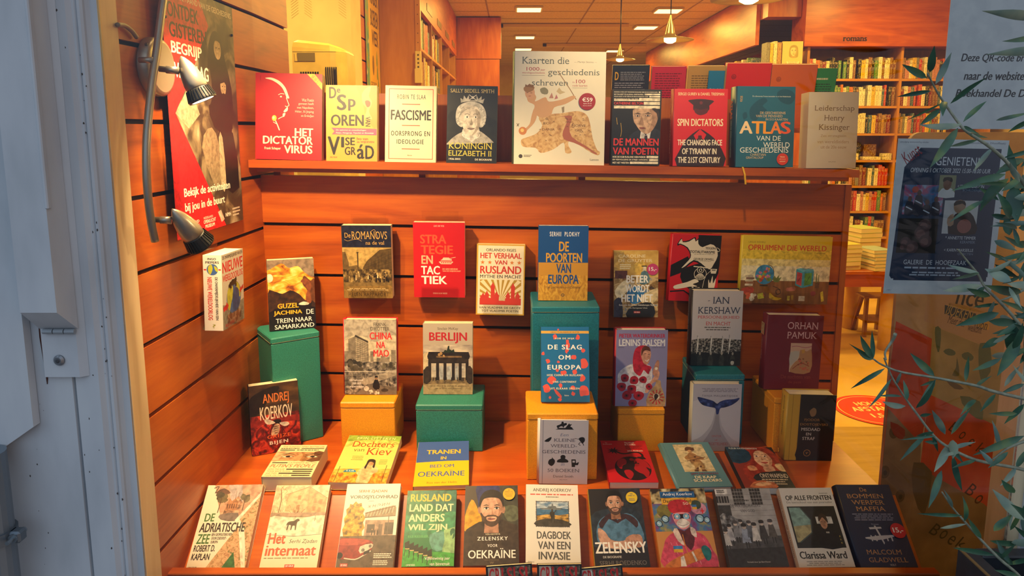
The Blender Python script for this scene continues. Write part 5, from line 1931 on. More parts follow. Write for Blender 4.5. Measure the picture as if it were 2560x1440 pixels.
def a_voros(a):
    a.photo = True
    g = tex('autumn_tree_print', [(.35, '#5f4a14'), (.5, '#b48a1e'), (.65, '#dcb848')], 70, detail=6)
    a.p([(5, 64), (2, 56), (5, 50), (2, 43), (6, 38), (4, 32), (9, 29), (10, 25), (15, 26), (20, 22), (25, 25), (31, 24), (33, 29), (38, 32), (36, 37), (41, 42), (38, 48), (42, 54), (38, 58), (39, 64)], g)
    a.blobs(5, 26, 38, 60, 22, 3, '#8a6a1a', '#c8a030')
    a.p([(40, 36), (60, 32), (92, 27), (96, 30), (96, 40), (60, 41), (40, 42)], '#8c7a5c')
    for i in range(9):
        a.l([(44 + 5.6 * i, 41 - .6 * i), (47 + 5.6 * i, 33.4 - .8 * i)], .7, '#e0d4b8')
    a.l([(40, 37), (95, 28)], 1.2, '#6a4a30')
    a.l([(40, 42), (96, 40)], 1.2, '#6a4a30')
    a.r(42, 45, 94, 64, '#a8876c')
    a.r(46, 50, 60, 60, '#4f4438')
    a.r(78, 48, 94, 62, '#564a3c')
    a.r(67, 50, 74, 64, '#6d5848')
    a.l([(84, 40), (84, 66)], 1.4, '#6a5a4c')
    for i, q in enumerate('ЖНЭИН'):
        a.t(q, 43 + 8.5 * i, 26.8 - .8 * i, 49.5 + 8.5 * i, 30.3 - .8 * i, '#6d5540', 'i')
    for i in range(3):
        x = 55 + 5 * i
        a.r(x, 57, x + 2, 63, '#3a3026')
        a.e(x + 1, 56.3, 1.2, 1, '#9a7450')
    a.p([(0, 64), (100, 63), (100, 100), (0, 100)], '#5d4c38')
    a.p([(0, 64), (40, 64), (60, 66), (58, 72), (30, 76), (0, 78)], '#6f5a40')
    a.p([(0, 68), (14, 66), (40, 67), (58, 70), (60, 76), (54, 84), (30, 90), (0, 88)], '#8f2a22', 3)
    a.p([(0, 68), (14, 66.5), (40, 67.5), (54, 70), (34, 74), (0, 74)], '#b14434', 2)
    a.p([(38, 76), (58, 72.5), (60, 77), (40, 84)], '#cfc4ac', 2)
    a.o(44, 80, 3, '#6d655a')
    a.o(56, 75.6, 2.6, '#6d655a')
    a.l([(12, 89), (32, 90.5), (46, 86), (58, 81)], 1.8, '#d8cdb4', 3)
    a.p([(46, 82), (56, 79.5), (56, 83), (46, 86)], '#2a231c')
    a.o(4, 86, 5.5, '#1d1814')
    a.t('SERHI ZJADAN', 23, 7.5, 76, 12, '#c05524', 'B')
    a.t('VOROSJYLOVHRAD', 8, 14.3, 97, 20, '#4e4a48', 'B')
    a.b(43, 21.4, 55, 22.3, 1, '#4e4a48')
    a.b(64, 84, 97, 90, 3, '#e3d9c2', .5)
    a.b(64, 92, 94, 98, 3, '#e3d9c2', .5)
    a.r(7, 95, 20, 98.5, '#cf4030')
    a.t('DE GEUS', 8.2, 95.8, 18.8, 97.8, W_, 'B')


def a_anders(a):
    a.photo = True
    a.p([(0, 0), (100, 0), (100, 56), (60, 60), (0, 66)], '#2f7a4c')
    a.p([(30, 0), (100, 0), (100, 30), (60, 24)], '#276a54', 2)
    a.p([(0, 34), (50, 36), (100, 30), (100, 60), (40, 64), (0, 60)], '#3a8a5c', 3)
    a.p([(0, 76), (60, 82), (100, 84), (100, 100), (0, 100)], '#3f9a38', 2)
    a.p([(78, 54), (100, 50), (100, 84), (76, 82)], '#8fb87a')
    a.p([(90, 56), (94, 52), (100, 54), (100, 62), (95, 66), (97, 58), (92, 62)], '#2f6a4a', 2)
    a.p([(50, 60), (78, 56), (76, 80), (56, 78)], '#5d9a86', 2)
    for i in range(6):
        x, y = 4 + 9 * i, 70 + 2.2 * i
        a.p([(x - 2, y), (x + 7, y - 3), (x + 8, y + 6), (x, y + 9)], '#2a2a1a')
        a.l([(x, y + 8), (x - 1, y + 17)], 1.1, '#22241a')
        a.l([(x + 7, y + 6), (x + 8, y + 14)], 1.1, '#22241a')
        a.r(x, y + 7, x + 9, y + 8.3, '#c5b070')
    a.t('RUSLAND', 7, 5, 90, 15.5, '#e8b93c', 'B')
    a.t('LAND DAT', 6, 19, 95, 29, '#ead9a8', 'B')
    a.t('ANDERS', 6, 32.5, 78, 42.8, '#ead9a8', 'B')
    a.t('WIL ZIJN', 6, 46, 84, 56.4, '#ead9a8', 'B')
    a.t('ELS KESSLER', 8, 60.5, 48, 63.5, '#5aa860', 'B')
    a.t('Vijfentwintig jaar', 43, 88.3, 92, 93, W_, '')
    a.t('van binnenuit', 53, 95, 92, 99, W_, '')
    a.t('OMSTERS', 8, 97, 25, 99, W_, 's')


def a_voor(a):
    a.photo = True
    a.p([(22, 0), (62, 0), (66, 12), (60, 30), (30, 40), (24, 20)], '#2a2f62', 3)
    a.p([(0, 40), (12, 18), (24, 30), (32, 46), (20, 56), (0, 58)], '#d39a22', 3)
    a.p([(66, 0), (100, 0), (100, 60), (70, 50)], '#3d3c30', 2)
    a.p([(72, 30), (88, 26), (100, 30), (100, 44), (80, 46)], '#5a5f48', 3)
    a.p([(0, 100), (0, 62), (14, 52), (34, 46), (50, 54), (66, 44), (88, 50), (100, 56), (100, 100)], '#3b2d22', 3)
    a.p([(36, 44), (64, 44), (66, 50), (50, 57), (35, 52)], '#2a1f18', 2)
    a.face(50, 31, 22, '#d3a184', '#241b15', '#2a1d16', '#b08066', '#4a362a')
    a.t('VOLODYMYR', 39, 61.5, 66, 63.4, CR, 'bw')
    a.t('ZELENSKY', 24, 65.5, 80, 70, W_, 'bw')
    a.t('VOOR', 43, 74.5, 61, 78, W_, 'bw')
    a.t('OEKRAÏNE', 8, 79.5, 94, 91.5, W_, 'b')
    a.r(38, 93.3, 64, 93.6, '#8c7a5c')
    a.t('W', 47, 95.4, 55, 98, '#8c7a5c', 's')


def a_dagboek(a):
    a.photo = True
    a.t('ANDREJ KOERKOV', 13, 5, 87, 10.6, '#5d584e', 'b')
    a.b(6, 12.4, 92, 14.4, 1, '#cc4a3c', .7, 'c')
    a.b(35, 15.8, 65, 17.4, 1, '#7d776a', .7, 'c')
    x0, x1, y0, y1 = 18, 82, 21.5, 55
    a.r(x0, y0, x1, y1, '#3a3a40')
    for i in range(21):
        u = x0 + (x1 - x0) * i / 20
        a.o(u, y0, 1.1, '#e6e0d2', 8)
        a.o(u, y1, 1.1, '#e6e0d2', 8)
    for i in range(17):
        u = y0 + (y1 - y0) * i / 16
        a.o(x0, u, 1.1, '#e6e0d2', 8)
        a.o(x1, u, 1.1, '#e6e0d2', 8)
    a.r(20, 22.7, 80, 32, tex('stamp_sky', [(.35, '#5f7f9c'), (.6, '#c3cdd0')], 50, (1, 2.5, 1), 4))
    a.r(20, 31.5, 80, 40, '#3c6486')
    for i in range(4):
        a.r(20, 33 + 1.7 * i, 80, 33.5 + 1.7 * i, '#5a84a2')
    a.p([(26, 31), (30, 33), (64, 33), (70, 30.5), (58, 30.6), (56, 28), (52, 28), (51, 25), (49, 25), (48, 28.6), (42, 28.6), (40, 30.6)], '#6d7478')
    a.p([(20, 41), (40, 38.8), (60, 40), (80, 38), (80, 54), (20, 54)], tex('stamp_field', [(.35, '#3d3428'), (.5, '#a8803a'), (.65, '#d9ac58')], 60, (1, 2, 1), 5))
    a.p([(20, 47), (50, 44), (80, 48), (80, 54), (20, 54)], '#454036', 2)
    a.p([(46, 35.5), (51, 34.5), (54, 38), (54, 43), (55, 49), (52.5, 49), (51, 44), (48.5, 49), (46, 49), (47, 43), (45, 39)], '#39342a', 2)
    a.o(49.5, 33.3, 2, '#3f372c')
    a.l([(53, 37), (57, 33)], 1.6, '#39342a')
    for i, (q, w_) in enumerate((('DAGBOEK', 64), ('VAN EEN', 60), ('INVASIE', 58))):
        a.t(q, 52 - w_ / 2, 60 + 12.4 * i, 52 + w_ / 2, 69.5 + 12.4 * i, '#57554f', 'B')
    a.t('Balans', 4, 96, 15, 98, '#6a665c', 's')


def a_zelensky(a):
    a.photo = True
    a.p([(60, 0), (100, 0), (100, 40), (70, 30)], '#2b3038', 2)
    a.p([(0, 36), (40, 26), (74, 26), (100, 40), (100, 76), (0, 74)], '#27313c', 3)
    a.p([(8, 62), (14, 44), (28, 36), (42, 33), (56, 36), (68, 33), (82, 37), (92, 48), (96, 66), (80, 72), (20, 74)], '#4f7896', 3)
    a.p([(14, 46), (28, 36), (40, 33), (50, 42), (60, 34), (76, 36), (88, 44), (84, 52), (66, 40), (50, 46), (34, 40), (20, 52)], '#3a2428', 2)
    a.p([(12, 52), (24, 56), (34, 66), (56, 68), (84, 60), (92, 66), (80, 76), (40, 78), (14, 70)], '#c99c84', 3)
    a.p([(60, 66), (76, 60), (92, 64), (88, 76), (70, 74)], '#b98870', 3)
    for i in range(4):
        a.l([(66 + 5 * i, 67), (72 + 5 * i, 74)], .8, '#8a5f4c')
    a.face(48, 20, 15, '#c89a80', '#15110f', '#1f1714', '#94684f', '#4d382e')
    a.p([(2, 68), (98, 68), (98, 82), (2, 82)], '#211c1b') if 0 else None
    a.t('ZELENSKY', 3, 69, 98, 83, W_, 'B')
    a.t('DE BIOGRAFIE', 16, 86, 50, 88.6, '#d8d4cc', 'b')
    a.t('SERHI ROEDENKO', 9, 92, 94, 97.3, '#77706a', 's')


def a_majdan(a):
    a.photo = True
    a.r(0, 0, 100, 22, tex('dark_speckle_print', [(.4, '#2a211c'), (.55, '#b7a372'), (.68, '#d8cda6')], 45, detail=2))
    a.r(0, 20, 100, 56, tex('masked_crowd_print', [(.3, '#29403c'), (.42, '#7a3c74'), (.52, '#3f6f9c'), (.62, '#8d8a4a'), (.74, '#c98aa0')], 30, detail=4))
    a.r(17, 4, 80, 12, '#1c5a94')
    a.t('Andrej Koerkov', 22, 5.4, 76, 10.6, '#e6e8ec', 'b')
    a.r(18, 12.8, 84, 21.4, '#d9a02c')
    a.t('Dagboek Majdan', 21, 14.6, 80, 20.2, '#2a2418', 'b')
    p, d, k = '#d04a62', '#8f2440', '#241418'
    a.p([(6, 100), (10, 74), (20, 62), (38, 56), (64, 56), (84, 62), (94, 80), (98, 100)], p, 3)
    for i in range(22):
        x, y = a.rnd.uniform(12, 90), a.rnd.uniform(62, 96)
        a.l([(x, y), (x + 2, y + 4)], .8, '#e58a98')
    a.e(20, 30, 13, 9, '#7d7434')
    a.e(83, 27, 14, 8, '#c98aa0')
    a.e(80, 22, 9, 6, '#3a4a3c')
    for x, y, q in ((20, 40, 7), (82, 40, 8), (8, 46, 6), (94, 42, 6)):
        a.o(x, y, q, '#20384e')
        a.o(x, y, q * .76, '#9cc3d8')
        a.l([(x - q * .4, y - 1), (x + q * .3, y + 1)], .8, W_)
    a.p([(28, 26), (32, 18), (48, 14.5), (64, 17), (70, 26), (64, 32), (36, 33)], '#b8232f', 3)
    a.t('50', 56, 18.4, 66, 22, '#e8c7b0', 'b')
    a.p([(36, 33), (62, 32), (66, 40), (60, 50), (50, 54), (40, 50), (34, 40)], '#d98a90', 3)
    a.r(36, 34, 64, 40, k)
    a.o(42, 37, 5.5, '#86b4d2')
    a.o(58, 37, 5.5, '#86b4d2')
    a.o(42, 37, 2, W_)
    a.o(58, 36.6, 2, W_)
    a.p([(40, 44), (50, 39.6), (60, 43), (62, 47), (50, 52), (40, 49)], '#ded6d0', 3)
    a.l([(41, 47), (50, 49), (61, 46)], .7, '#7c6f72', 3)
    a.p([(38, 52), (50, 56), (62, 51), (66, 66), (56, 80), (44, 66)], '#5c2026', 2)
    a.p([(30, 56), (38, 52), (44, 66), (46, 74), (36, 68)], '#e0c8b8', 2)
    a.p([(62, 51), (70, 54), (70, 64), (62, 60)], '#e0ccc0', 2)
    a.r(26, 74, 42, 78, '#3a78b4')
    a.r(26, 78, 42, 82, '#dba82c')
    a.p([(10, 96), (30, 88), (60, 80), (74, 78), (80, 88), (60, 94), (30, 100), (8, 100)], '#cf7a38', 2)
    a.p([(36, 88), (42, 86), (44, 99), (34, 99)], '#e8e0d6')
    a.p([(56, 82), (59, 81), (64, 92), (61, 94)], '#e8e0d6')
    a.p([(74, 78), (82, 74), (90, 80), (88, 90), (80, 92)], '#1f6f70', 3)
    a.l([(46, 60), (48, 78), (52, 86)], 1.2, '#d88a2a', 3)
    a.r(72, 22, 80, 25, '#3a78b4')
    a.r(72, 25, 80, 28, '#dba82c')
    a.r(88, 27, 90, 34, RED)
    a.r(85.5, 29.7, 92.5, 31.2, RED)


def a_water(a):
    a.photo = True
    a.r(0, 0, 100, 54, tex('pale_stone_print', [(.35, '#8d8c8a'), (.6, '#adabaa')], 30, detail=5))
    for i in range(6):
        a.r(0, 8 + 7 * i, 100, 8.5 + 7 * i, '#868482')
    for x in (30, 62):
        a.r(x, 0, x + 20, 22, '#5a5856')
        for i in range(4):
            a.r(x + 1 + 5 * i, 0, x + 4 + 5 * i, 21, '#2c2b2c')
        for i in range(4):
            a.r(x, 4.6 * i + 4, x + 20, 4.6 * i + 4.8, '#8a8886')
    a.r(0, 0, 22, 7.5, '#d6d4d0')
    a.b(3, 1.4, 18, 6, 2, '#54524e', .7)
    a.r(0, 10, 22, 19, '#2c2b2c')
    for i in range(4):
        a.r(3 + 5 * i, 10, 4 + 5 * i, 19, '#9a9896')
    a.r(0, 22, 22, 36, '#3d3c3c')
    cr = tex('children_print', [(.38, '#2c2c2e'), (.52, '#6d6f74'), (.68, '#b3b2b0')], 90, detail=4)
    a.p([(0, 36), (14, 34), (30, 40), (46, 44), (46, 72), (0, 72)], cr, 2)
    a.p([(0, 70), (100, 66), (100, 100), (0, 100)], '#2c2b2c')
    a.p([(0, 64), (100, 62), (100, 76), (0, 78)], '#4a494a')
    for i, (x, y, s_, c) in enumerate([(12, 50, 1, '#a9aab0'), (24, 46, 1, '#77797f'), (34, 44, .9, '#8a8b90'), (38, 50, 1.15, '#8d97a8'), (48, 46, 1, '#5a5f6a'), (56, 49, 1.1, '#c9c6c2'), (70, 46, 1.1, '#3a393a'), (86, 45, 1.1, '#55514e'), (4, 56, 1, '#b8b6b4')]):
        a.p([(x - 4 * s_, y + 3), (x + 4 * s_, y + 3), (x + 7 * s_, y + 18 * s_), (x - 7 * s_, y + 18 * s_)], c)
        a.r(x - 3, y + 17 * s_, x - 1, y + 24 * s_, '#2c2b2c')
        a.r(x + 1.4, y + 17 * s_, x + 3.4, y + 24 * s_, '#2c2b2c')
        a.e(x, y, 3.4 * s_, 3.1 * s_, '#c2b2a6')
        a.p([(x - 3.8 * s_, y), (x - 3.2 * s_, y - 3.4 * s_), (x + 3.2 * s_, y - 3.4 * s_), (x + 3.8 * s_, y)], ['#2c2624', '#4a4648', '#33302e'][i % 3], 2)
    a.b(33, 15.2, 62, 17.6, 1, '#54524e', .8)
    a.t('DE WATERDRAGERS', 22, 21, 76, 25, '#45434a', 's')
    a.t('VAN GOD', 38, 28, 64, 31.6, '#45434a', 's')
    a.t('Vertaald door Jan Bert Kanon', 30, 93, 70, 95.4, '#c9c5be', 's')


def a_fronten(a):
    a.photo = True
    a.b(74, 7, 92, 8.4, 1, '#8a867e', .7)
    a.t('OP ALLE FRONTEN', 8, 10, 95, 16.4, '#22201e', 'B')
    a.t('De leerschool van een journalist', 8, 18, 94, 21.2, '#57534c', 's')
    a.r(6, 24.5, 95, 77, '#191a19')
    a.p([(9, 26), (30, 26), (44, 42), (40, 58), (14, 70), (9, 70)], '#7fa39a')
    a.p([(9, 50), (43, 48), (40, 58), (14, 70), (9, 70)], '#a8a074')
    a.l([(30, 26), (44, 42), (40, 58), (14, 70)], 2, '#41504a')
    a.r(54, 38, 84, 47, '#c9c8c0')
    a.p([(50, 77), (54, 60), (64, 53), (76, 54), (86, 62), (88, 77)], '#14151a', 2)
    a.p([(60, 46), (61, 38), (68, 36), (73, 42), (72, 50), (66, 54), (61, 51)], '#b98a6c', 3)
    a.p([(58, 44), (60, 37), (67, 34), (74, 37), (75, 46), (72, 44), (67, 39), (62, 42)], '#33241a', 3)
    a.l([(62, 44.5), (64.5, 44.3)], .8, '#241a14')
    a.l([(68, 44.8), (70.6, 44.8)], .8, '#241a14')
    a.l([(64, 50), (68, 50.2)], .9, '#8a4a40')
    a.r(66, 57, 72, 59, '#b8b6ac')
    for y in (62, 66, 70):
        a.r(88, y, 90, y + 2, '#9a8438')
    a.t('Clarissa Ward', 6, 81, 91, 90, '#22201e', 'B')
    a.b(14, 92.8, 82, 99, 3, '#8a867e', .4, 'c')


def a_bommen(a):
    g = '#c28d58'
    a.t('De', 42, 4, 54, 9, g, 's')
    a.t('BOMMEN', 14, 12, 82, 17.5, g, 's')
    a.t('WERPER', 19, 20, 80, 25.5, g, 's')
    a.t('MAFFIA', 24, 28, 78, 33.6, g, 's')
    a.b(12, 37, 90, 46.5, 4, '#9c9fb2', .35, 'c')
    a.t('Trouw', 42, 49, 56, 50.6, '#9c9fb2', 'b')
    w_ = '#c4c2c0'
    a.p([(46, 51.5), (49, 51.5), (53, 62), (56, 72), (54, 74), (51, 66)], w_)
    a.p([(36, 53.5), (58, 53), (59, 55), (37, 56)], w_)
    a.p([(24, 65.5), (50, 63.5), (76, 62.6), (77, 64.6), (56, 68), (40, 69), (24, 67)], w_)
    for x in (34, 42, 62, 70):
        a.r(x, 63, x + 2.4, 70, w_)
    a.t('MALCOLM', 18, 80, 80, 85.5, g, 's')
    a.t('GLADWELL', 18, 89, 86, 94.4, g, 's')
    a.t('VOLT', 52, 96.4, 63, 98.6, '#d8d4cc', 's')


def a_crisis(a):
    ph = tex('street_riot_print', [(.38, '#1c1512'), (.52, '#6a5e4c'), (.66, '#bdb39c')], 70, detail=4)
    a.r(4, 2, 96, 100, ph)
    a.p([(4, 2), (30, 2), (34, 34), (4, 34)], '#b9aea0')
    for i, q in enumerate('CRISIS!'):
        x = 6 + 13 * i
        a.t(q, x, 3, x + (6 if q in 'I!' else 11.5), 24, '#cf2b28', 'Bs')
    a.r(28, 4, 30, 26, W_)

# ================================================================ the books in the window
T = 'books along the top ledge'
P_ = 'books on the slatted back panel'
X_ = 'books standing on and against the boxes'
L_ = 'books lying in the second row'
F_ = 'books on the sloped front'
STK = lambda c, x, y, r, lab: sticker(c, x, y, r, [('15,-', 16, 30, 84, 68)], label=lab)

B = book
# --- top ledge, left to right
YL = 2.062
B('red book with a white profile of a bald smoking man and yellow corner flash', [(642.7, 181), (807, 186), (805, 401), (638, 397.5)], 5, 0, 'Y', YL, .026, '#bc161b', a_dictator, group=T)
B('yellow book with jumbled black letters and a pink banner on the ledge', [(820, 212.7), (946.5, 213.5), (943.5, 404), (815.6, 402)], 5, 0, 'Y', YL, .03, '#d89c3e', a_visegrad, group=T)
B('cream book with thin red border and black capitals on the ledge', [(966, 213), (1092, 215.6), (1090, 407), (962, 404.5)], 5, 0, 'Y', YL, .03, '#e6d6a8', a_fascisme, group=T)
B('black book with portrait of an elderly woman wearing a crown', [(1118, 213), (1243.7, 215.6), (1240.7, 411), (1116, 408)], 5, 0, 'Y', YL, .034, '#2a2a23', a_queen, group=T)
B('large cream atlas with a crowned map figure and a round price sticker', [(1284.8, 127), (1511, 130), (1511, 413.6), (1283, 411.5)], 4, 0, 'Y', YL, .034, '#efe8cc', a_maps, True, '#4c6f5c', group=T,
  stick=sticker('#a81322', 80, 43.6, 9.2, [('€59', 20, 26, 82, 52), ('t.p.m. 31-12', 26, 58, 76, 67), ('daarna 69,99', 24, 72, 76, 78, 'b')], label='round dark red price sticker reading 59 euro'))
B('black book with a man’s face and red block title on the ledge', [(1528, 222.5), (1649, 224), (1649, 414.5), (1526.7, 413.7)], 2, 0, 'Y', YL - .004, .036, '#14120f', a_mannen, group=T)
B('red book with an officer’s cap hovering above a dark suit', [(1682, 221.6), (1813.4, 222.5), (1815, 415.8), (1680.5, 415)], 4, 0, 'Y', YL, .03, '#d2181f', a_spin, True, '#8f1218', lambda a: a.t('SPIN DICTATORS', 30, 18, 66, 84, '#c88f86', 'b', 90), group=T)
atl = B('thick blue green atlas with orange capitals and a red round sticker', [(1841, 215), (1985, 217), (1982.6, 418), (1838, 417.5)], 4, 4, 'Y', YL, .05, '#1b6480', a_atlas, True, '#123f55',
        lambda a: (a.t('ATLAS', 24, 16, 70, 40, '#c46a3c', 'B', 90), a.t('VAN DE WERELDGESCHIEDENIS', 36, 42, 62, 88, '#8ba4a4', 'b', 90)), group=T,
        stick=sticker('#d53d2e', 80.5, 90, 10, [('Nieuwe', 30, 24, 70, 36), ('editie met een', 22, 44, 78, 53, 'b'), ('voorwoord', 26, 62, 74, 73)], '#f3d9b0', 'round red sticker on the blue atlas'))
B('thick beige shrink wrapped book with brown serif lettering, last on the ledge', [(2016, 230), (2139.5, 230), (2139.5, 421), (2014.6, 420.5)], 3, 0, 'Y', YL, .055, '#cfc6b2', a_kissinger, False, '#c5bba6', group=T)
# ribbon of the atlas, hanging over the ledge edge
mb = MB().use('#d9a91e')
p = onY(1856, 419, 2.048)
pts = [p + V((0, .02, .002)), p + V((.001, 0, .0015)), onY(1862, 436, 2.044), onY(1864, 461, 2.044)]
for q, r_ in zip(pts, pts[1:]):
    mb.poly([q + V((-.0025, 0, 0)), q + V((.0025, 0, 0)), r_ + V((.0025, 0, 0)), r_ + V((-.0025, 0, 0))])
q = mb.build('ribbon_marker')
q.parent = atl
q.matrix_parent_inverse = atl.matrix_world.inverted()
q['label'] = 'yellow ribbon marker hanging from the atlas'

# --- back panel
YP = YB - .045
ACR = clear('clear_acrylic', '#fcfbf8', .04, .3)


def holder(root, w_, t, cover_h):
    """clear bent sheet hooked in a groove, with a shelf and a low front lip"""
    m = root.matrix_world
    h = empty('acrylic_holder', m, None, 'display holder', 'clear acrylic holders')
    h['label'] = 'clear acrylic holder carrying the ' + root['label'].split(' with ')[0].split(' showing ')[0]
    a = w_ * .36
    mb = MB().use(ACR)
    mb.box((-a, -.003, .003), (a, .034, .005))
    mb.box((-a, -.003, -t - .012), (a, -.001, .005))
    child_local(mb, 'front_lip', h)
    mb = MB().use(ACR)
    d = -t - .013
    mb.box((-a, -.003, d), (a, cover_h * 1.12, d + .002))
    child_local(mb, 'back_sheet', h)
    return h


def child_local(mb, name, par):
    return mb.build(name, par)


def panel_book(label, quad, tilt, yaw, t, bg, art, **k):
    mode = k.pop('mode', 'Y')
    val = k.pop('val', YP)
    hold = k.pop('hold', True)
    r = B(label, quad, tilt, yaw, mode, val, t, bg, art, group=P_, **k)
    if hold:
        w_ = max(v.co.x for v in r.children[0].data.vertices) * 2
        h = max(v.co.y for v in r.children[0].data.vertices)
        holder(r, w_, t, h)
    return r


panel_book('white paperback with a globe and red title, on the left wall', [(553, 636), (608.6, 622), (609.7, 794), (560, 828.6)], -1, 90, .044, '#cdc9b8', a_oorlog, spine='#e9e3d0', sart=s_oorlog, mode='X', val=X0 + .056)
panel_book('dark blue and sepia book showing a crowded old street', [(858.3, 564), (982, 563.5), (982, 746), (861, 744.5)], -3, 0, .03, '#6d5a34', a_romanovs)
panel_book('red book with a white tank and capital letters', [(1032.8, 555.5), (1162, 557), (1162.5, 744), (1036, 743)], -3, 0, .026, '#c91c22', a_strategie)
panel_book('cream book with onion domes and sun rays in red', [(1194.5, 610), (1313, 612), (1310.5, 789), (1189, 786)], 3, 0, .03, '#efe2bf', a_rusland, spine='#d9a83a')
panel_book('yellowish paperback with a painted street scene and pink price sticker', [(1529, 626.4), (1637, 626.4), (1646, 793), (1533, 793)], 6, 0, .024, '#8a6a34', a_beter,
           stick=STK('#c2386e', 87, 28, 13, 'pink round price sticker reading 15,-'))
panel_book('red and black book with a white pig', [(1680.5, 585.5), (1801, 589), (1791, 755), (1670, 751)], -2, 0, .022, '#c4161f', a_pig, hard=True, pages=PAGEW)
panel_book('wide yellow book with a globe and toy cube on a desk', [(1851, 589.4), (2072.7, 591.7), (2068, 762.5), (1847, 756)], 0, 0, .016, '#d9bd2c', a_opruimen, hard=True, pages=PAGEW)

# --- boxes covered in leatherette, stitched along the lid
TEAL = tex('teal_leatherette', [(.35, '#20705f'), (.65, '#2b8673')], 420, rough=.5, detail=2, bump=.08)
TEALB = tex('blue_teal_leatherette', [(.35, '#0f6270'), (.65, '#177684')], 420, rough=.5, detail=2, bump=.08)
YEL = tex('yellow_leatherette', [(.35, '#dc8c06'), (.65, '#f09f0c')], 420, rough=.5, detail=2, bump=.08)


def display_box(label, fl, fr, depth, z1, m, z0=ZF):
    (xa, ya), (xb, yb) = fl, fr
    d = V((xb - xa, yb - ya, 0))
    w_ = d.length
    d.normalize()
    bk = V((-d.y, d.x, 0))
    mt = Matrix((d, bk, V((0, 0, 1)))).transposed().to_4x4()
    mt.translation = V(((xa + xb) / 2, (ya + yb) / 2, z0)) + bk * (depth / 2)
    r = empty('display_box', mt, label, 'display box', 'leatherette boxes under the books')
    H = z1 - z0
    L = .017
    MB().use(m).box((-w_ / 2 + .001, -depth / 2 + .001, .0005), (w_ / 2 - .001, depth / 2 - .001, H - L - .0008), .002).build('box_body', r)
    mb = MB().use(m).box((-w_ / 2, -depth / 2, H - L), (w_ / 2, depth / 2, H), .003)
    c = '#a9b48a' if m is not YEL else '#e0b04a'
    mb.use(c)
    n = 44
    for i in range(n):
        x = -w_ / 2 + .004 + (w_ - .008) * i / n
        mb.box((x, -depth / 2 - .0004, H - L + .0015), (x + (w_ - .008) / n * .65, -depth / 2 + .001, H - L + .0024))
    for i in range(n):
        y = -depth / 2 + .004 + (depth - .008) * i / n
        for sx in (-1, 1):
            mb.box((sx * w_ / 2 - .0005, y, H - L + .0015), (sx * w_ / 2 + .0005, y + (depth - .008) / n * .65, H - L + .0024))
    mb.build('box_lid', r)
    return r


def fx(px, py, Y):
    p = onY(px, py, Y)
    return (p.x, Y)


display_box('tall teal box in the left corner, turned towards the middle', (-.673, 1.952), (-.557, 2.032), .155, 1.019, TEAL)
display_box('low yellow box at the left under the grey city book', fx(849.4, 1006, 1.931), fx(987, 1007, 1.931), .16, .842, YEL)
display_box('low teal box under the book with a city gate', fx(1038.5, 1012, 1.932), fx(1207, 1012.4, 1.932), .166, .834, TEAL)
display_box('tallest teal box at the back in the middle', fx(1330, 768, 1.934), fx(1500, 766, 1.934), .19, 1.115, TEALB)
display_box('largest yellow box in the middle in front of the tallest teal box', fx(1317, 1029, 1.765), fx(1496, 1029, 1.765), .165, .877, YEL)
display_box('small yellow box under the book with a red headscarf', fx(1545, 1023, 1.932), fx(1663, 1024, 1.932), .155, .822, YEL)
display_box('teal box at the right behind the white book with a whale tail', fx(1740, 933, 1.975), fx(1863.7, 931, 1.975), .165, .907, TEALB)
display_box('yellow box at the far right under the dark red book', fx(1936.5, 997, 1.925), fx(2075, 999, 1.925), .19, .857, YEL)

# --- books on and against the boxes
B('thick paperback with a smoky orange sunset standing on the tall teal box', [(669.7, 652), (787, 644.4), (790.5, 819.4), (674.4, 827.8)], 3, 20, 'Z', 1.0205, .038, '#6b3f1c', a_train, group=X_, spine='#5a3a1c', sart=lambda a: a.t('DE TREIN NAAR SAMARKAND', 30, 36, 62, 92, '#b08a50', 'b', 90))
B('blue and yellow book standing on the tallest teal box', [(1349, 564), (1472, 565), (1469, 752), (1344.5, 751)], 3, 0, 'Z', 1.1165, .032, '#174a86', a_poorten, group=X_)
B('grey book with a city tower and red spine on the yellow box', [(859.9, 798.5), (991.9, 799.4), (991, 986.7), (862.8, 985.5)], 3, 0, 'Z', .8435, .036, '#a89c84', a_china, True, '#c8202a', group=X_)
B('pale book showing a dark city gate, on the low teal box', [(1057.9, 808.4), (1182, 809), (1181, 986), (1059, 985.5)], 4, 0, 'Z', .8355, .036, '#b3a690', a_berlin, group=X_)
rs = B('blue book with a scattered coral map, standing on the largest yellow box', [(1348, 816.7), (1466.4, 817.3), (1475, 1005), (1352.8, 1005)], 18, 0, 'Z', .882, .022, '#15689a', a_slag, group=X_, spine='#10405c')
holder(rs, .15, .022, .08)
B('book with a smiling woman in a red headscarf, on the small yellow box', [(1545, 825), (1673.6, 825), (1664.4, 1016), (1537.6, 1015)], 2, 0, 'Z', .8235, .036, '#8f8bae', a_balsem, True, '#b01c2c', pages=PAGEW, group=X_)
B('tall pale book with a crowd and flags, on the teal box at the right', [(1737.5, 726.4), (1863, 727.8), (1850, 914.5), (1726, 913.6)], 2, 0, 'Z', .9085, .045, '#b9b4b4', a_kershaw, True, '#1d1c22',
  lambda a: a.t('PERSOONLIJKHEID EN MACHT', 30, 10, 70, 70, '#8a8a90', 's', 90), pages=PAGEW, group=X_)
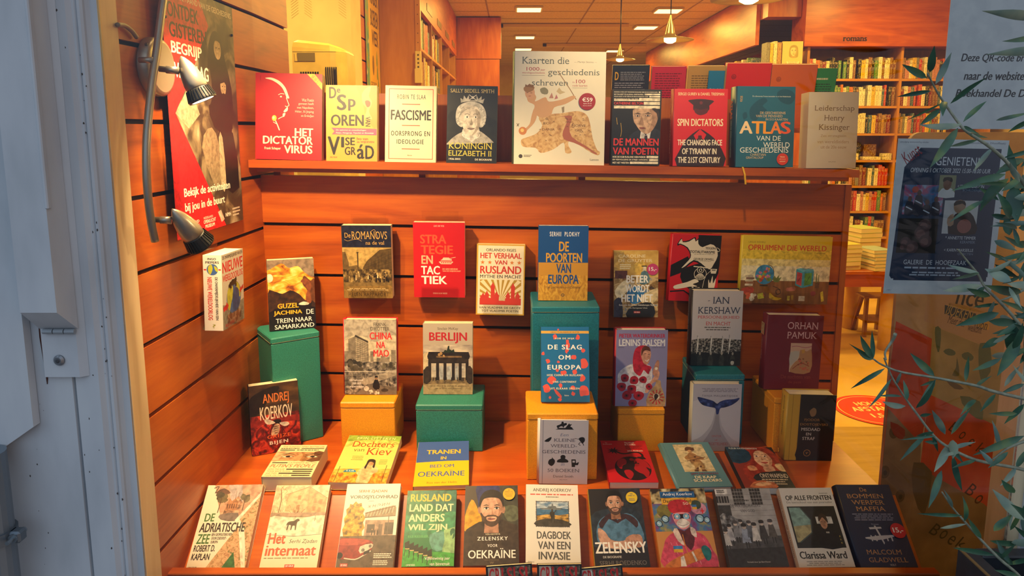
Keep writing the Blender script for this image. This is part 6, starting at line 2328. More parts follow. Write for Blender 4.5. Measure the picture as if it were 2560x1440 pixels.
B('dark red book with a small landscape picture, on the rightmost yellow box', [(1927.8, 787.5), (2061.7, 789.5), (2048, 975.6), (1906, 972)], 1, 0, 'Z', .8585, .042, '#6d0f22', a_pamuk, True, '#6d0f22',
  lambda a: (a.r(8, 12, 92, 28, '#b09a74'), a.blobs(16, 14, 84, 27, 8, 10, '#8a6a44', '#c46a4a'), a.t('ORHAN PAMUK', 36, 32, 66, 62, '#b98078', 's', 90)), pages=PAGEW, group=X_)
B('pale grey book with small black figures leaning on the largest yellow box', [(1355.8, 1050), (1475, 1051.3), (1468.9, 1210.8), (1346.7, 1209)], 3, 0, 'Z', .6965, .03, '#b8b5bd', a_kleine, True, '#c9c6c2', pages=PAGEW, group=X_)
B('white book with a blue whale tail leaning on the teal box', [(1740.8, 960), (1860.7, 961), (1847.8, 1128), (1727, 1127)], 2, 0, 'Z', .6965, .03, '#b5b0b6', a_whale, True, '#bdb59c', pages=PAGEW, group=X_)
B('thick black and yellow book of a cloaked figure in front of the far right box', [(1972, 985.5), (2093.8, 989), (2077, 1152), (1961, 1150)], 1, 0, 'Z', .6965, .05, '#17130f', a_dosto, True, '#c9a02e', s_dosto, pages=PAGEW, group=X_)
B('brown and red book with a bee leaning in the left corner', [(622.4, 966.7), (747.8, 950), (752, 1120), (632, 1140.5)], 4, 24, 'Z', .6965, .03, '#5a2a14', a_bijen, group=X_, spine='#2a1a10')

# --- second row, lying
ZL = .695
B('thick cream paperback showing a pair of eyes, lying at the left', [(703.7, 1114), (820.4, 1110.7), (776.7, 1194.5), (655, 1190)], 86, 0, 'Z', ZL + .042, .04, '#e6d29e', a_putin, group=L_, spine='#d8c28c')
B('yellow green book of a girl in a wheat field, lying by a yellow box', [(864.3, 1087.6), (991.3, 1090.6), (965.9, 1208.6), (819.5, 1205.6)], 82, 0, 'Z', ZL + .024, .022, '#dfd26a', a_kiev, group=L_)
B('half blue half yellow book lying in front of a teal box', [(1049, 1106), (1174.6, 1101.6), (1172, 1212.5), (1032.8, 1216.3)], 84, 0, 'Z', ZL + .014, .012, '#e8c020', a_tranen, group=L_)
B('red book with a black globe shaped bomb, lying', [(1501, 1102.3), (1614, 1100.8), (1646, 1207), (1525.4, 1205)], 84, 0, 'Z', ZL + .02, .018, '#c2181e', a_conflict, group=L_, spine='#a01318', pages=PAGEW)
B('grey blue book with an old drawing of a ragged man, lying', [(1653.8, 1108.5), (1768, 1104), (1835.6, 1217), (1695, 1217)], 84, 0, 'Z', ZL + .016, .014, '#5c8a94', a_kaap, True, '#5c8a94', group=L_, pages=PAGEW)
B('dark red book with a smiling red haired woman, lying at the right', [(1803.5, 1116), (1916.6, 1119), (1991.5, 1220), (1861.6, 1220)], 84, 0, 'Z', ZL + .02, .018, '#8f3420', a_ontwapend, group=L_, spine='#1d2426', pages=PAGEW)

# --- front slope
TA = 51


def front(label, quad, bg, art, t=.02, **k):
    return B(label, quad, TA, 0, 'Y', 1.53, t, bg, art, group=F_, **k)


front('white and brown book with a map and green title, first on the front slope', [(525, 1214), (660, 1210), (612, 1428), (462, 1429)], '#e9dcc0', a_adria)
front('cream book with a black dog in snow and orange title', [(691.6, 1212.8), (826.5, 1212.8), (790, 1422), (648.6, 1425)], '#e8d9b2', a_internaat)
front('white book with an old red car and a petrol station', [(866.6, 1210.3), (999, 1209), (982, 1419), (838.6, 1420.6)], '#e6dcc6', a_voros)
front('green book with yellow and cream block capitals', [(1018.7, 1226.6), (1139.8, 1225.3), (1134.7, 1415), (1003.7, 1417.4)], '#2a7446', a_anders, .014)
front('brown book with a bearded man in a dark hooded top', [(1163, 1216), (1293, 1212.5), (1298, 1414), (1158.4, 1414)], '#4a4034', a_voor, .016,
      stick=sticker('#e2b02c', 83, 12, 11.5, [('DE', 44, 12, 56, 19), ('PRESIDENT VAN', 18, 25, 82, 32, 'b'), ('OEKRAÏNE EN ZIJN', 14, 38, 86, 45, 'b'), ('BELANGRIJKSTE', 18, 51, 82, 58, 'b'), ('TOESPRAKEN', 24, 64, 76, 71, 'b')], '#5a4a14', 'round yellow sticker on the brown book'))
front('white book with a ship on a postage stamp', [(1312, 1211), (1440, 1212.5), (1453, 1413.5), (1314.6, 1410)], '#e3ddd0', a_dagboek, .018)
front('black book with a man in a blue shirt folding his arms', [(1471, 1224), (1598.7, 1219), (1627, 1418.7), (1488, 1418.7)], '#201d1f', a_zelensky, .018, spine='#b9922c',
      stick=lambda r, w, h: sticker('#e2c02c', 82, 13, 11, [('VAN', 38, 14, 62, 24), ('KOMIEK TOT', 20, 30, 80, 39), ('OORLOGS-', 24, 58, 76, 67), ('PRESIDENT', 22, 72, 78, 81)], '#2a4a7c', 'round blue and yellow sticker on the black book')(r, w, h))
front('colourful comic style book of masked protesters in red', [(1626.7, 1223.6), (1761.7, 1219.4), (1799.7, 1417.6), (1653.4, 1418.5)], '#c98a4a', a_majdan, .016, spine='#c8782a')
front('grey book with a photograph of a crowd of children by a building', [(1785.6, 1223.6), (1922, 1219.4), (1974, 1417.6), (1826.4, 1417.6)], '#8d8c8a', a_water, .024, spine='#3c3b3c', pages=PAGEW)
front('white book with a woman sitting in a dark vehicle', [(1944.5, 1220.8), (2072.4, 1218.8), (2140, 1417.6), (1998, 1418.5)], '#d6d2c8', a_fronten, .022, spine='#cdb8a6', pages=PAGEW,
      sart=lambda a: (a.t('CLARISSA WARD', 30, 8, 62, 40, '#4a3c34', 'b', 90), a.t('OP ALLE FRONTEN', 30, 46, 62, 86, '#4a3c34', 'b', 90)))
front('dark blue book with a white aeroplane and red price sticker', [(2089.3, 1211), (2221.5, 1212.3), (2296, 1417.6), (2152.6, 1418.5)], '#1c2846', a_bommen, .026, hard=True, spine='#141c34', pages=PAGEW,
      sart=lambda a: (a.t('MALCOLM GLADWELL', 28, 8, 64, 46, '#4a4a5a', 's', 90), a.t('DE BOMMENWERPERMAFFIA', 28, 50, 64, 94, '#7d86a4', 's', 90)),
      stick=STK('#c8202c', 86, 58, 13.5, 'red round price sticker reading 15,-'))

for i, (x0, x1, y0, y1, lab) in enumerate([(1225, 1340, 1416, 1408, 'left one of three identical black and red booklets cut off by the bottom edge'), (1345, 1456, 1412, 1410, 'middle one of three identical black and red booklets cut off by the bottom edge'), (1462, 1571, 1421, 1411, 'right one of three identical black and red booklets cut off by the bottom edge')]):
    B(lab, [(x0, y0), (x1, y1), (x1 + 2, y1 + 190), (x0 + 2, y0 + 190)], 12, 0, 'Y', 1.447, .008, '#1a1210', a_crisis, group='three identical booklets at the front', name='booklet', cat='booklet')

# ================================================================ left wall: lamp bar, poster
def frame_of(o, x, y):
    x, y = V(x).normalized(), V(y).normalized()
    m = Matrix((x, y, x.cross(y))).transposed().to_4x4()
    m.translation = V(o)
    return m


XW = -.7665
t = empty('wall_spotlight', onX(378, 168, XW), 'grey metal wall lamp with a curved bar and swivelling bullet heads', 'wall lamp')
SIL = flat('#a49c8e', .33, .75)
SILD = flat('#77736c', .4, .7)
c = onX(378, 168, XW)
mb = MB().use(SIL, True).lathe(c + V((.001, 0, 0)), c + V((.026, 0, 0)), [(0, .062), (.75, .062), (.92, .058), (1, .052)], 40, False)
mb.use(SIL)
k = mb.ring(c + V((.026, 0, 0)), (0, 1, 0), (0, 0, 1), .052, 40)
mb.face(*range(k, k + 40))
for s in (-1, 1):
    q = c + V((.016, .0615 * math.cos(2.4), .0615 * math.sin(2.4) * s))
    d = V((0, math.cos(2.4), math.sin(2.4) * s))
    mb.use('#6a5a48').lathe(q, q + d * .003, [(0, .004), (1, .003)], 10)
child(mb, 'wall_plate', t)
XB = -.713
bar = smooth_pts([tuple(onX(x, y, XB)) for x, y in ((425, -90), (408, 0), (393, 120), (380, 210), (368, 330), (366, 420), (371, 500), (379, 560), (388, 603))], 4, False)
child(MB().use(SIL, True).tube(bar, .0078, 14), 'curved_bar', t)
e = onX(385, 150, XB)
child(MB().use(SIL, True).tube([V((XW + .024, e.y, e.z)), e], .006, 10), 'bracket', t)
child(MB().use('#8d7a66', True).tube(smooth_pts([tuple(onX(x, y, XW + .006)) for x, y in ((293, 62), (312, 64), (330, 78), (342, 94))], 4, False), .0045, 8), 'cable', t)


def bullet(arm_a, arm_b, tip, mouth, dep, lit, nm):
    A, Bq = onX(*arm_a, XB), None
    D = lambda p, s: EYE + ray(*p) * (s / (1))
    b0 = D(arm_b, dep)
    tp, mo = D(tip, dep + (.01 if lit else -.01)), D(mouth, dep + (.032 if lit else .05))
    h = empty('lamp_head', t.location.copy())
    h.parent = t
    h.location = (0, 0, 0)

    def ch(mb, n):
        q = mb.build(n, h, loc=t.location)
        q.location = (0, 0, 0)
        return q
    ch(MB().use(SIL, True).tube([A, A.lerp(b0, .35), A.lerp(b0, .36), b0], [.0062, .0062, .0078, .0078], 12), 'arm')
    L = (mo - tp).length
    ch(MB().use(SIL, True).lathe(tp, mo, [(0, .0008), (.06, .006), (.12, .0095), (.2, .0135), (.35, .0185), (.5, .0215), (.62, .0225), (.7, .022), (.74, .0205)], 24), 'shell')
    d = (mo - tp).normalized()
    u = d.orthogonal().normalized()
    w_ = d.cross(u)
    mb = MB().use('#17150f').lathe(tp, mo, [(.70, .019), (.74, .0225), (.97, .0285), (1.0, .0285), (1.0, .024), (.93, .020)], 32, False)
    for i in range(28):
        an = 2 * math.pi * i / 28
        r_ = u * math.cos(an) + w_ * math.sin(an)
        s_ = d.cross(r_) * .0009
        a0, a1 = tp + d * (L * .735) + r_ * .0222, tp + d * (L * .965) + r_ * .028
        P = [a0 - s_, a0 + s_, a1 + s_, a1 - s_]
        mb.poly([p + r_ * .0022 for p in P])
        mb.poly([P[0], P[0] + r_ * .0022, P[3] + r_ * .0022, P[3]])
        mb.poly([P[1], P[2], P[2] + r_ * .0022, P[1] + r_ * .0022])
        mb.poly([P[2], P[3], P[3] + r_ * .0022, P[2] + r_ * .0022])
    ch(mb, 'heat_sink')
    ch(MB().use(glow('halogen_reflector', '#ffe2a8', 7) if lit else flat('#3a352c', .3)).lathe(tp + d * (L * .985), tp + d * (L * .995), [(0, .0225), (1, .0225)], 24), 'lens')
    if lit:
        q = lamp('beam', 'SPOT', mo + d * .006, 10, HALO, None, mo + d, .02, 100, .8)
        q.parent = t
        q.location = q.location - t.location


bullet((398, 172), (447, 177), (452, 140), (508, 251), 1.47, True, 'a')
bullet((384, 549), (429, 551), (430, 522), (504, 613), 1.45, False, 'b')

# poster, curling a little off the wall
PH = tex('sepia_photo_print', [(.3, '#15120d'), (.47, '#3d3526'), (.58, '#7c6d50'), (.72, '#a8987a')], 13, (1, 1, .6), 7, dist=.8)
XP = X0 + .004
y0_, y1_ = 1.592, 1.972
zb = 1.352
po = frame_of((XP, (y0_ + y1_) / 2, zb), (.02, 1, -.004), (.0, 0, 1))
r = empty('poster', po, 'tall red and sepia history poster on the left slatted wall', 'poster')
PW, PHH = y1_ - y0_, .56
mb = MB().use('#2a241b').box((-PW / 2, 0, -.0006), (PW / 2, PHH, 0))
a = Art(mb, PW, PHH)
a.r(0, 0, 100, 100, PH)
a.photo = True
a.p([(0, 0), (32, 0), (62, 26), (34, 38), (14, 44), (0, 60), (0, 100), (74, 100), (24, 62), (6, 46), (14, 40), (30, 32), (30, 0)], '#c4161c') if 0 else None
a.p([(0, 0), (46, 0), (60, 12), (26, 38), (8, 50), (70, 100), (0, 100)], '#c8171d')
a.p([(8, 50), (28, 38), (40, 50), (24, 56)], '#9c8d70')
a.p([(76, 48), (100, 74), (100, 82), (84, 66)], '#9c8a6c')
D_, S_ = '#120f0c', '#a8916f'
a.p([(56, 26), (62, 16), (70, 13), (78, 16), (84, 26), (92, 38), (90, 56), (70, 58), (54, 50)], D_, 2)
a.e(72, 21, 5.5, 4.4, S_)
a.p([(64, 22), (66, 14.5), (76, 14), (80, 22), (76, 18), (68, 17.5)], D_, 2)
a.l([(69, 20.5), (71, 20.3)], .6, D_)
a.l([(73.5, 20.5), (75.5, 20.4)], .6, D_)
a.e(78, 37, 4.6, 4, S_)
a.p([(72, 36), (74, 32), (82, 32), (84, 37), (80, 35)], D_, 2)
a.l([(76, 37), (77.5, 37)], .6, D_)
a.l([(80, 37), (81.5, 37)], .6, D_)
a.p([(66, 42), (90, 42), (88, 58), (68, 60)], D_, 2)
a.p([(52, 34), (58, 30), (60, 42), (52, 46)], '#4a3f2e', 2)
a.p([(50, 56), (62, 58), (70, 74), (64, 82), (54, 80), (40, 64)], '#8d7c5e', 2)
a.p([(66, 58), (90, 58), (96, 84), (70, 82)], D_, 2)
a.p([(66, 60), (72, 60), (74, 82), (66, 82)], '#b5a584', 2)
a.t('DE MAAND VAN DE GESCHIEDENIS', 22, 3.0, 97, 5.4, '#e6dcc6', 'b')
a.t('ONTDEK', 6, 7, 46, 13, '#1c140f', 'B')
a.t('GISTEREN', 7, 14.6, 56, 20.5, '#1c140f', 'B')
a.t('BEGRIJP', 8, 22, 48, 28, '#eee4d0', 'B')
a.t('VANDAAG', 10, 30, 56, 36, '#eee4d0', 'B')
a.t('Bekijk de activiteiten', 12, 80, 80, 84.6, '#eee4d0', 'B')
a.t('bij jou in de buurt', 12, 86, 70, 90.6, '#eee4d0', 'B')
for i, (q, y) in enumerate((('MND VD', 94), ('GESCHIE', 95.8), ('DENIS', 97.6))):
    a.t(q, 15, y, 30 - 3 * (i == 2), y + 1.2, '#eee4d0', 'B')
a.t('NEDERLANDS', 36, 93.6, 50, 94.6, '#eee4d0', '')
a.t('OPENLUCHT', 36, 95, 54, 96.6, '#eee4d0', 'B')
a.t('MUSEUM', 38, 97.1, 52, 98.6, '#eee4d0', 'B')
a.p([(58, 93), (63, 92.4), (68, 97), (63, 98)], '#d9b8a4')
a.t('NIMH', 70, 94.4, 79, 96.2, '#eee4d0', 'B')
a.b(82, 93, 96, 97.5, 3, '#cfc4ac', .5)
mb.build('sheet', r)
for i, (x, y) in enumerate(((.03, .97), (.97, .98))):
    b_ = MB().use('#3a3a3a').lathe(((x - .5) * PW, y * PHH - .06, 0), ((x - .5) * PW, y * PHH - .06, .004), [(0, .004), (1, .0025)], 10)
    b_.build('pin', r)

# ================================================================ posters on the glass at the right
INK = '#16202c'


def glass_sheet(name, label, o, x, w_, h, cat='notice'):
    m = frame_of(o, x, V((0, 0, 1)) - V(x) * V((0, 0, 1)).dot(V(x)))
    r = empty(name, m, label, cat)
    mb = MB().use(tex('white_paper', [(.4, '#d9dcdc'), (.6, '#e6e8e6')], 30, rough=.7)).box((-w_ / 2, 0, -.0004), (w_ / 2, h, 0))
    return r, mb, Art(mb, w_, h)


r, mb, a = glass_sheet('notice', 'white sheet with three lines of bold text high at the right window edge', (.916, 1.3918, 1.598), (1, 0, -.004), .21, .297)
a.t('Deze QR-code brengt u', 14, 53, 90, 59.4, INK, 'Bi')
a.t('naar de website van', 18, 64, 86, 69.4, INK, 'Bi')
a.t('Boekhandel De Dolfijn', 12, 75, 92, 81.4, INK, 'Bi')
mb.build('sheet', r)
r, mb, a = glass_sheet('exhibition_poster', 'gallery exhibition poster in dark blue on white paper, stuck inside the window', (.836, 1.3916, 1.2765), (1, 0, -.018), .212, .302, 'poster')
B2 = '#1c3350'
a.p([(22, 5.5), (93, 5.5), (95, 88), (6, 90), (4, 88), (8, 19)], B2)
a.p([(21, 5.5), (94, 5.5), (94, 91), (8, 91), (8, 18)], B2)
a.t('uitnodiging tentoonstelling oktober', 2, 1.5, 28, 2.8, '#3d4a66', 'i')
a.t('(met de kunstkaart op 25hooffzaak)', 56, 1.3, 97, 2.9, '#3d4a66', 'i')
a.t('Kunst', 4.5, 5.6, 22, 13.4, '#a02838', 'i', -38)
a.t('GENIETEN!', 36, 11, 75, 16.4, '#dfe4e8', '')
a.t('OPENING 1 OKTOBER 2022 15.00-18.00 UUR', 14, 18.2, 86, 21, '#dfe4e8', 'i')
a.r(10, 29, 46, 48, tex('cafe_painting', [(.3, '#1a2036'), (.45, '#3a6f9c'), (.55, '#b04a6c'), (.65, '#8fb0c8'), (.78, '#c0503c')], 38, detail=3, dist=.6))
for x, y in ((16, 38), (24, 34), (32, 40), (40, 38)):
    a.p([(x - 4, 48), (x - 3, y + 2), (x + 3, y + 2), (x + 4, 48)], '#1c2236', 2)
    a.e(x, y, 2, 1.8, '#5a3a34')
    a.l([(x - 3, y + 5), (x + 3, y + 7)], 1, '#c9d4dc')
a.o(20, 32, 3, '#c0402c')
a.r(41, 22.5, 56, 36.5, '#8d8f6a')
a.p([(41, 36.5), (44, 31), (53, 31), (56, 36.5)], '#d8dad6', 2)
a.e(48.5, 28, 3.8, 4, '#7a523c')
a.p([(44.4, 27), (45, 24), (52, 24), (52.6, 27), (48, 25.6)], '#1a1614', 2)
a.r(48, 38.5, 79, 60, '#d0cfcc')
a.p([(54, 60), (56, 50), (62, 46), (72, 46), (78, 52), (79, 60)], '#2c2226', 2)
a.e(62, 42.4, 5.4, 4.4, '#a88468')
a.p([(56.6, 42), (58, 38.8), (66, 38.8), (67.4, 42), (64, 40.4)], '#1f1814', 2)
a.o(68, 55, 6.5, '#a05f54')
a.p([(52, 50), (57, 47), (58, 54), (53, 55)], '#b08a6c', 2)
a.r(8, 50.5, 44, 73, '#0f0d10')
for x, y, q in ((32, 55, 6), (30, 60, 7), (34, 65, 6), (16, 66, 5), (22, 69, 6), (14, 69, 3)):
    a.o(x, y, q, '#4a3236')
    a.o(x - 1, y + .6, q * .6, '#6d4a48')
a.t('< FRANK CRETON', 58, 28.4, 82, 30.4, '#dfe4e8', '')
a.t('SCHILDERIJEN', 63, 31.2, 82, 33, '#8fa0b4', '')
a.t('^ ANNETTE TIMMER', 52, 61.6, 80, 63.6, '#dfe4e8', '')
a.t('KERAMIEK', 66, 64.4, 80, 66.2, '#8fa0b4', '')
a.t('< KARIN MARSEILLE', 52, 69.6, 79, 71.6, '#dfe4e8', '')
a.t('OBJECTEN', 65, 72.4, 79, 74.2, '#8fa0b4', '')
a.t('GALERIE  DE  HOOFFZAAK', 16, 77.4, 74, 80.4, '#dfe4e8', '')
a.b(16, 82, 74, 83.4, 1, '#b9c4d0', .8, 'c')
a.b(20, 85.2, 72, 88.4, 2, '#b9c4d0', .55, 'c')
a.t('( wk )', 3, 97, 7, 98.2, '#3d4a66', 'i')
mb.build('sheet', r)

# ================================================================ tall gift token board behind the right end
KR = tex('kraft_board', [(.35, '#a88660'), (.55, '#b99670'), (.7, '#c4a37c')], 12, (1, 1, 1.5), 6, rough=.6)
BX0, BX1, BZ0, BZ1, BY = .957, 1.30, .40, 1.59, 1.76
r = empty('display_board', V(((BX0 + BX1) / 2, BY, BZ0)), 'tall cardboard board with red and green tinted portraits behind the right end', 'advertising board')
w_, h = BX1 - BX0, BZ1 - BZ0
rc = .028
o = [(-w_ / 2, 0, 0), (w_ / 2, 0, 0)] + [(w_ / 2 - rc + rc * math.cos(i * math.pi / 12), 0, h - rc + rc * math.sin(i * math.pi / 12)) for i in range(7)] + [(-w_ / 2 + rc - rc * math.sin(i * math.pi / 12), 0, h - rc + rc * math.cos(i * math.pi / 12)) for i in range(7)]
mb = MB().use(KR)
mb.extrude([V(p) + V((.04 * (1 - p[2] / h) * 0, 0, 0)) for p in o], (0, 0, 0), (0, .012, 0))
xf = Matrix(((1, 0, 0, 0), (0, 0, -1, -.0001), (0, 1, 0, 0), (0, 0, 0, 1)))
a = Art(mb, w_, h, xf)


def bp(px, py):
    p = onY(px, py, BY)
    return ((p.x - BX0) / w_ * 100, (BZ1 - p.z) / h * 100)


def bpp(*q):
    return [bp(*p) for p in q]


RT = tex('red_tint_print', [(.35, '#9c2a1e'), (.55, '#c03e2a'), (.7, '#cc5a3c')], 9, detail=4)
GT = tex('green_tint_print', [(.35, '#8a7648'), (.55, '#a48c5c'), (.7, '#b49c6c')], 9, detail=4)
BT = tex('brown_tint_print', [(.35, '#6a5040'), (.55, '#84664f'), (.7, '#967860')], 9, detail=4)
a.p(bpp((2318, 735), (2520, 735), (2560, 905), (2310, 802)), '#b58f74')
a.p(bpp((2240, 803), (2332, 848), (2322, 1000), (2300, 1120), (2180, 1180), (2180, 900)), RT)
a.p(bpp((2332, 815), (2560, 905), (2560, 1090), (2320, 985)), GT)
a.p(bpp((2322, 985), (2560, 1090), (2560, 1320), (2300, 1170)), RT)
a.p(bpp((2220, 1020), (2302, 1110), (2300, 1170), (2460, 1260), (2560, 1320), (2560, 1440), (2140, 1440), (2160, 1180)), BT)
hd = '#56603c'
a.p(bpp((2338, 818), (2352, 822), (2350, 870), (2344, 880), (2338, 850)), hd, 2)
a.p(bpp((2450, 858), (2476, 868), (2476, 930), (2452, 950), (2446, 900)), hd, 2)
a.p(bpp((2358, 878), (2372, 871), (2388, 879), (2386, 888), (2370, 888)), hd, 2)
a.p(bpp((2404, 886), (2420, 880), (2434, 892), (2428, 902), (2410, 898)), hd, 2)
a.p(bpp((2392, 892), (2398, 926), (2396, 940), (2380, 938), (2390, 918)), '#5f5a36', 2)
a.p(bpp((2366, 952), (2390, 958), (2410, 972), (2386, 972)), '#5f4a30', 2)
a.p(bpp((2400, 990), (2450, 1004), (2456, 1050), (2420, 1030)), hd, 2)
for (x, y) in ((2235, 1080), (2250, 1240), (2212, 1180)):
    a.e(*bp(x, y), 3.6, 1.5, '#5c4434', 16)
    a.e(*bp(x + 1, y + 2), 1.5, .6, '#3f2e24', 12)
a.p(bpp((2284, 1156), (2330, 1180), (2310, 1290), (2282, 1230)), '#5a4434', 2)
a.p(bpp((2226, 1054), (2262, 1074), (2256, 1098), (2234, 1086)), '#8a2a24', 2)
P4 = bpp((2362, 762), (2440, 784), (2438, 806), (2361, 785))
a.p(P4, '#1d2846')
x0_, y0b = bp(2366, 769)
x1_, y1b = bp(2432, 800)
a.t('BOEKEN', x0_, y0b - .2, x1_, y0b + 2.2, '#b89a5c', 's', 15)
a.p(bpp((2442, 795), (2474, 805), (2472, 825), (2440, 814)), '#c9992e')
x0_, y0b = bp(2444, 800)
a.t('bon', x0_, y0b, x0_ + 8, y0b + 2, '#3a2a18', 's', 12)
x0_, y0b = bp(2374, 794)
a.t('Meer dan', x0_ - 1, y0b, x0_ + 12, y0b + 1.6, '#4a2420', 's', 14)
x0_, y0b = bp(2420, 812)
a.t('welkom.', x0_, y0b, x0_ + 11, y0b + 1.6, '#4a2420', 's', 14)
x0_, y0b = bp(2392, 738)
a.t('nce', x0_, y0b - .4, x0_ + 20, y0b + 2.4, '#1d1512', 'b', 10)
for i, (q, x, y, s) in enumerate((('B', 2378, 1056, 5), ('o', 2400, 1078, 4), ('e', 2422, 1096, 4), ('k', 2446, 1108, 5), ('B', 2420, 1210, 6), ('o', 2440, 1236, 5), ('B', 2330, 1310, 6), ('o', 2352, 1324, 5), ('e', 2372, 1338, 5), ('k', 2396, 1344, 6))):
    x_, y_ = bp(x, y)
    a.t(q, x_, y_, x_ + s, y_ + s * .46, ('#4a1014', '#2a1c16')[i > 5], '', 35)
mb.build('printed_board', r)

# ================================================================ olive tree and planter outside
LEAF = bpy.data.materials.new('olive_leaf')
LEAF.use_nodes = True
tt = LEAF.node_tree
bs = tt.nodes['Principled BSDF']
gm = tt.nodes.new('ShaderNodeNewGeometry')
nz = tt.nodes.new('ShaderNodeTexNoise')
nz.inputs['Scale'].default_value = 26
tt.links.new(coords(tt), nz.inputs['Vector'])
c1 = ramp(tt, nz.outputs[0], [(.35, '#26493a'), (.55, '#386046'), (.72, '#5d7442')])
c2 = ramp(tt, nz.outputs[0], [(.35, '#5f7a70'), (.65, '#8a977e')])
mxl = tt.nodes.new('ShaderNodeMix')
mxl.data_type = 'RGBA'
tt.links.new(gm.outputs['Backfacing'], mxl.inputs['Factor'])
tt.links.new(c1, mxl.inputs['A'])
tt.links.new(c2, mxl.inputs['B'])
tt.links.new(mxl.outputs['Result'], bs.inputs['Base Color'])
bs.inputs['Roughness'].default_value = .4
BARK = tex('olive_twig', [(.3, '#6d7060'), (.7, '#969a82')], 90)
tree = empty('olive_tree', (1.06, 1.10, .80), 'young olive tree with narrow grey green leaves at the right edge', 'tree')
lf = MB().use(LEAF, True)
tw = MB().use(BARK, True)
rn = random.Random(11)
YT = 1.17


def tp3(x, y, d=0):
    return onY(x, y, YT + d)


def leaf(b, tip, wpx, d0=0, d1=None):
    d1 = d0 + rn.uniform(-.035, .03) if d1 is None else d1
    A, Bq = tp3(*b, d0), tp3(*tip, d1)
    ax = Bq - A
    L = ax.length
    ax.normalize()
    v = (EYE - A).normalized()
    sd = ax.cross(v).normalized()
    up = sd.cross(ax).normalized()
    if rn.random() < .3:
        sd, up = -sd, -up
    roll = rn.uniform(-.5, .5)
    sd, up = sd * math.cos(roll) + up * math.sin(roll), up * math.cos(roll) - sd * math.sin(roll)
    W = wpx / FPX * A.y * .5 / max(.6, math.cos(roll))
    n = 7
    bend = rn.uniform(-.1, .1) * L
    rows_ = []
    for i in range(n + 1):
        t_ = i / n
        w2 = W * (math.sin(math.pi * (.04 + .96 * t_) ** .8)) * (1 if i else .2)
        if i == n:
            w2 = W * .03
        c_ = A + ax * (L * t_) + up * (bend * 4 * t_ * (1 - t_)) + sd * (bend * .3 * math.sin(t_ * 3))
        rows_.append(lf.add([c_ - sd * w2 + up * (w2 * .35), c_, c_ + sd * w2 + up * (w2 * .35)]))
    for p_, q_ in zip(rows_, rows_[1:]):
        lf.face(p_, p_ + 1, q_ + 1, q_)
        lf.face(p_ + 1, p_ + 2, q_ + 2, q_ + 1)


def stem(pts, r0, r1, d=0):
    q = smooth_pts([tuple(tp3(x, y, d + .01 * math.sin(i))) for i, (x, y) in enumerate(pts)], 4, False)
    tw.tube(q, [r0 + (r1 - r0) * i / (len(q) - 1) for i in range(len(q))], 7)


ST_ = [([(2318, 182), (2344, 232), (2368, 268), (2395, 305), (2417, 329), (2481, 372), (2539, 430), (2600, 520)], 0),
       ([(2394, 623), (2420, 655), (2445, 686), (2462, 717), (2497, 752), (2545, 806), (2610, 900)], .02),
       ([(2183, 897), (2205, 912), (2253, 930), (2336, 944), (2439, 964), (2489, 980), (2620, 1010)], 0),
       ([(2210, 895), (2231, 944), (2264, 996), (2292, 1034), (2335, 1090), (2373, 1119), (2440, 1150), (2540, 1170), (2620, 1190)], .01),
       ([(2355, 1230), (2382, 1270), (2411, 1303), (2453, 1350), (2500, 1398), (2543, 1435), (2580, 1480)], .02),
       ([(2600, 420), (2580, 640), (2570, 860), (2580, 1100), (2590, 1300), (2585, 1460)], .06),
       ([(2480, 1150), (2520, 1120), (2570, 1100)], .03), ([(2497, 752), (2530, 740), (2600, 700)], .03),
       ([(2216, 900), (2213, 880), (2232, 850), (2238, 835)], .0)]
for s, d in ST_:
    thick = .006 if s[0][0] > 2590 else .0016
    stem(s, thick * .8, thick * 2.0 if thick < .004 else .011, d)
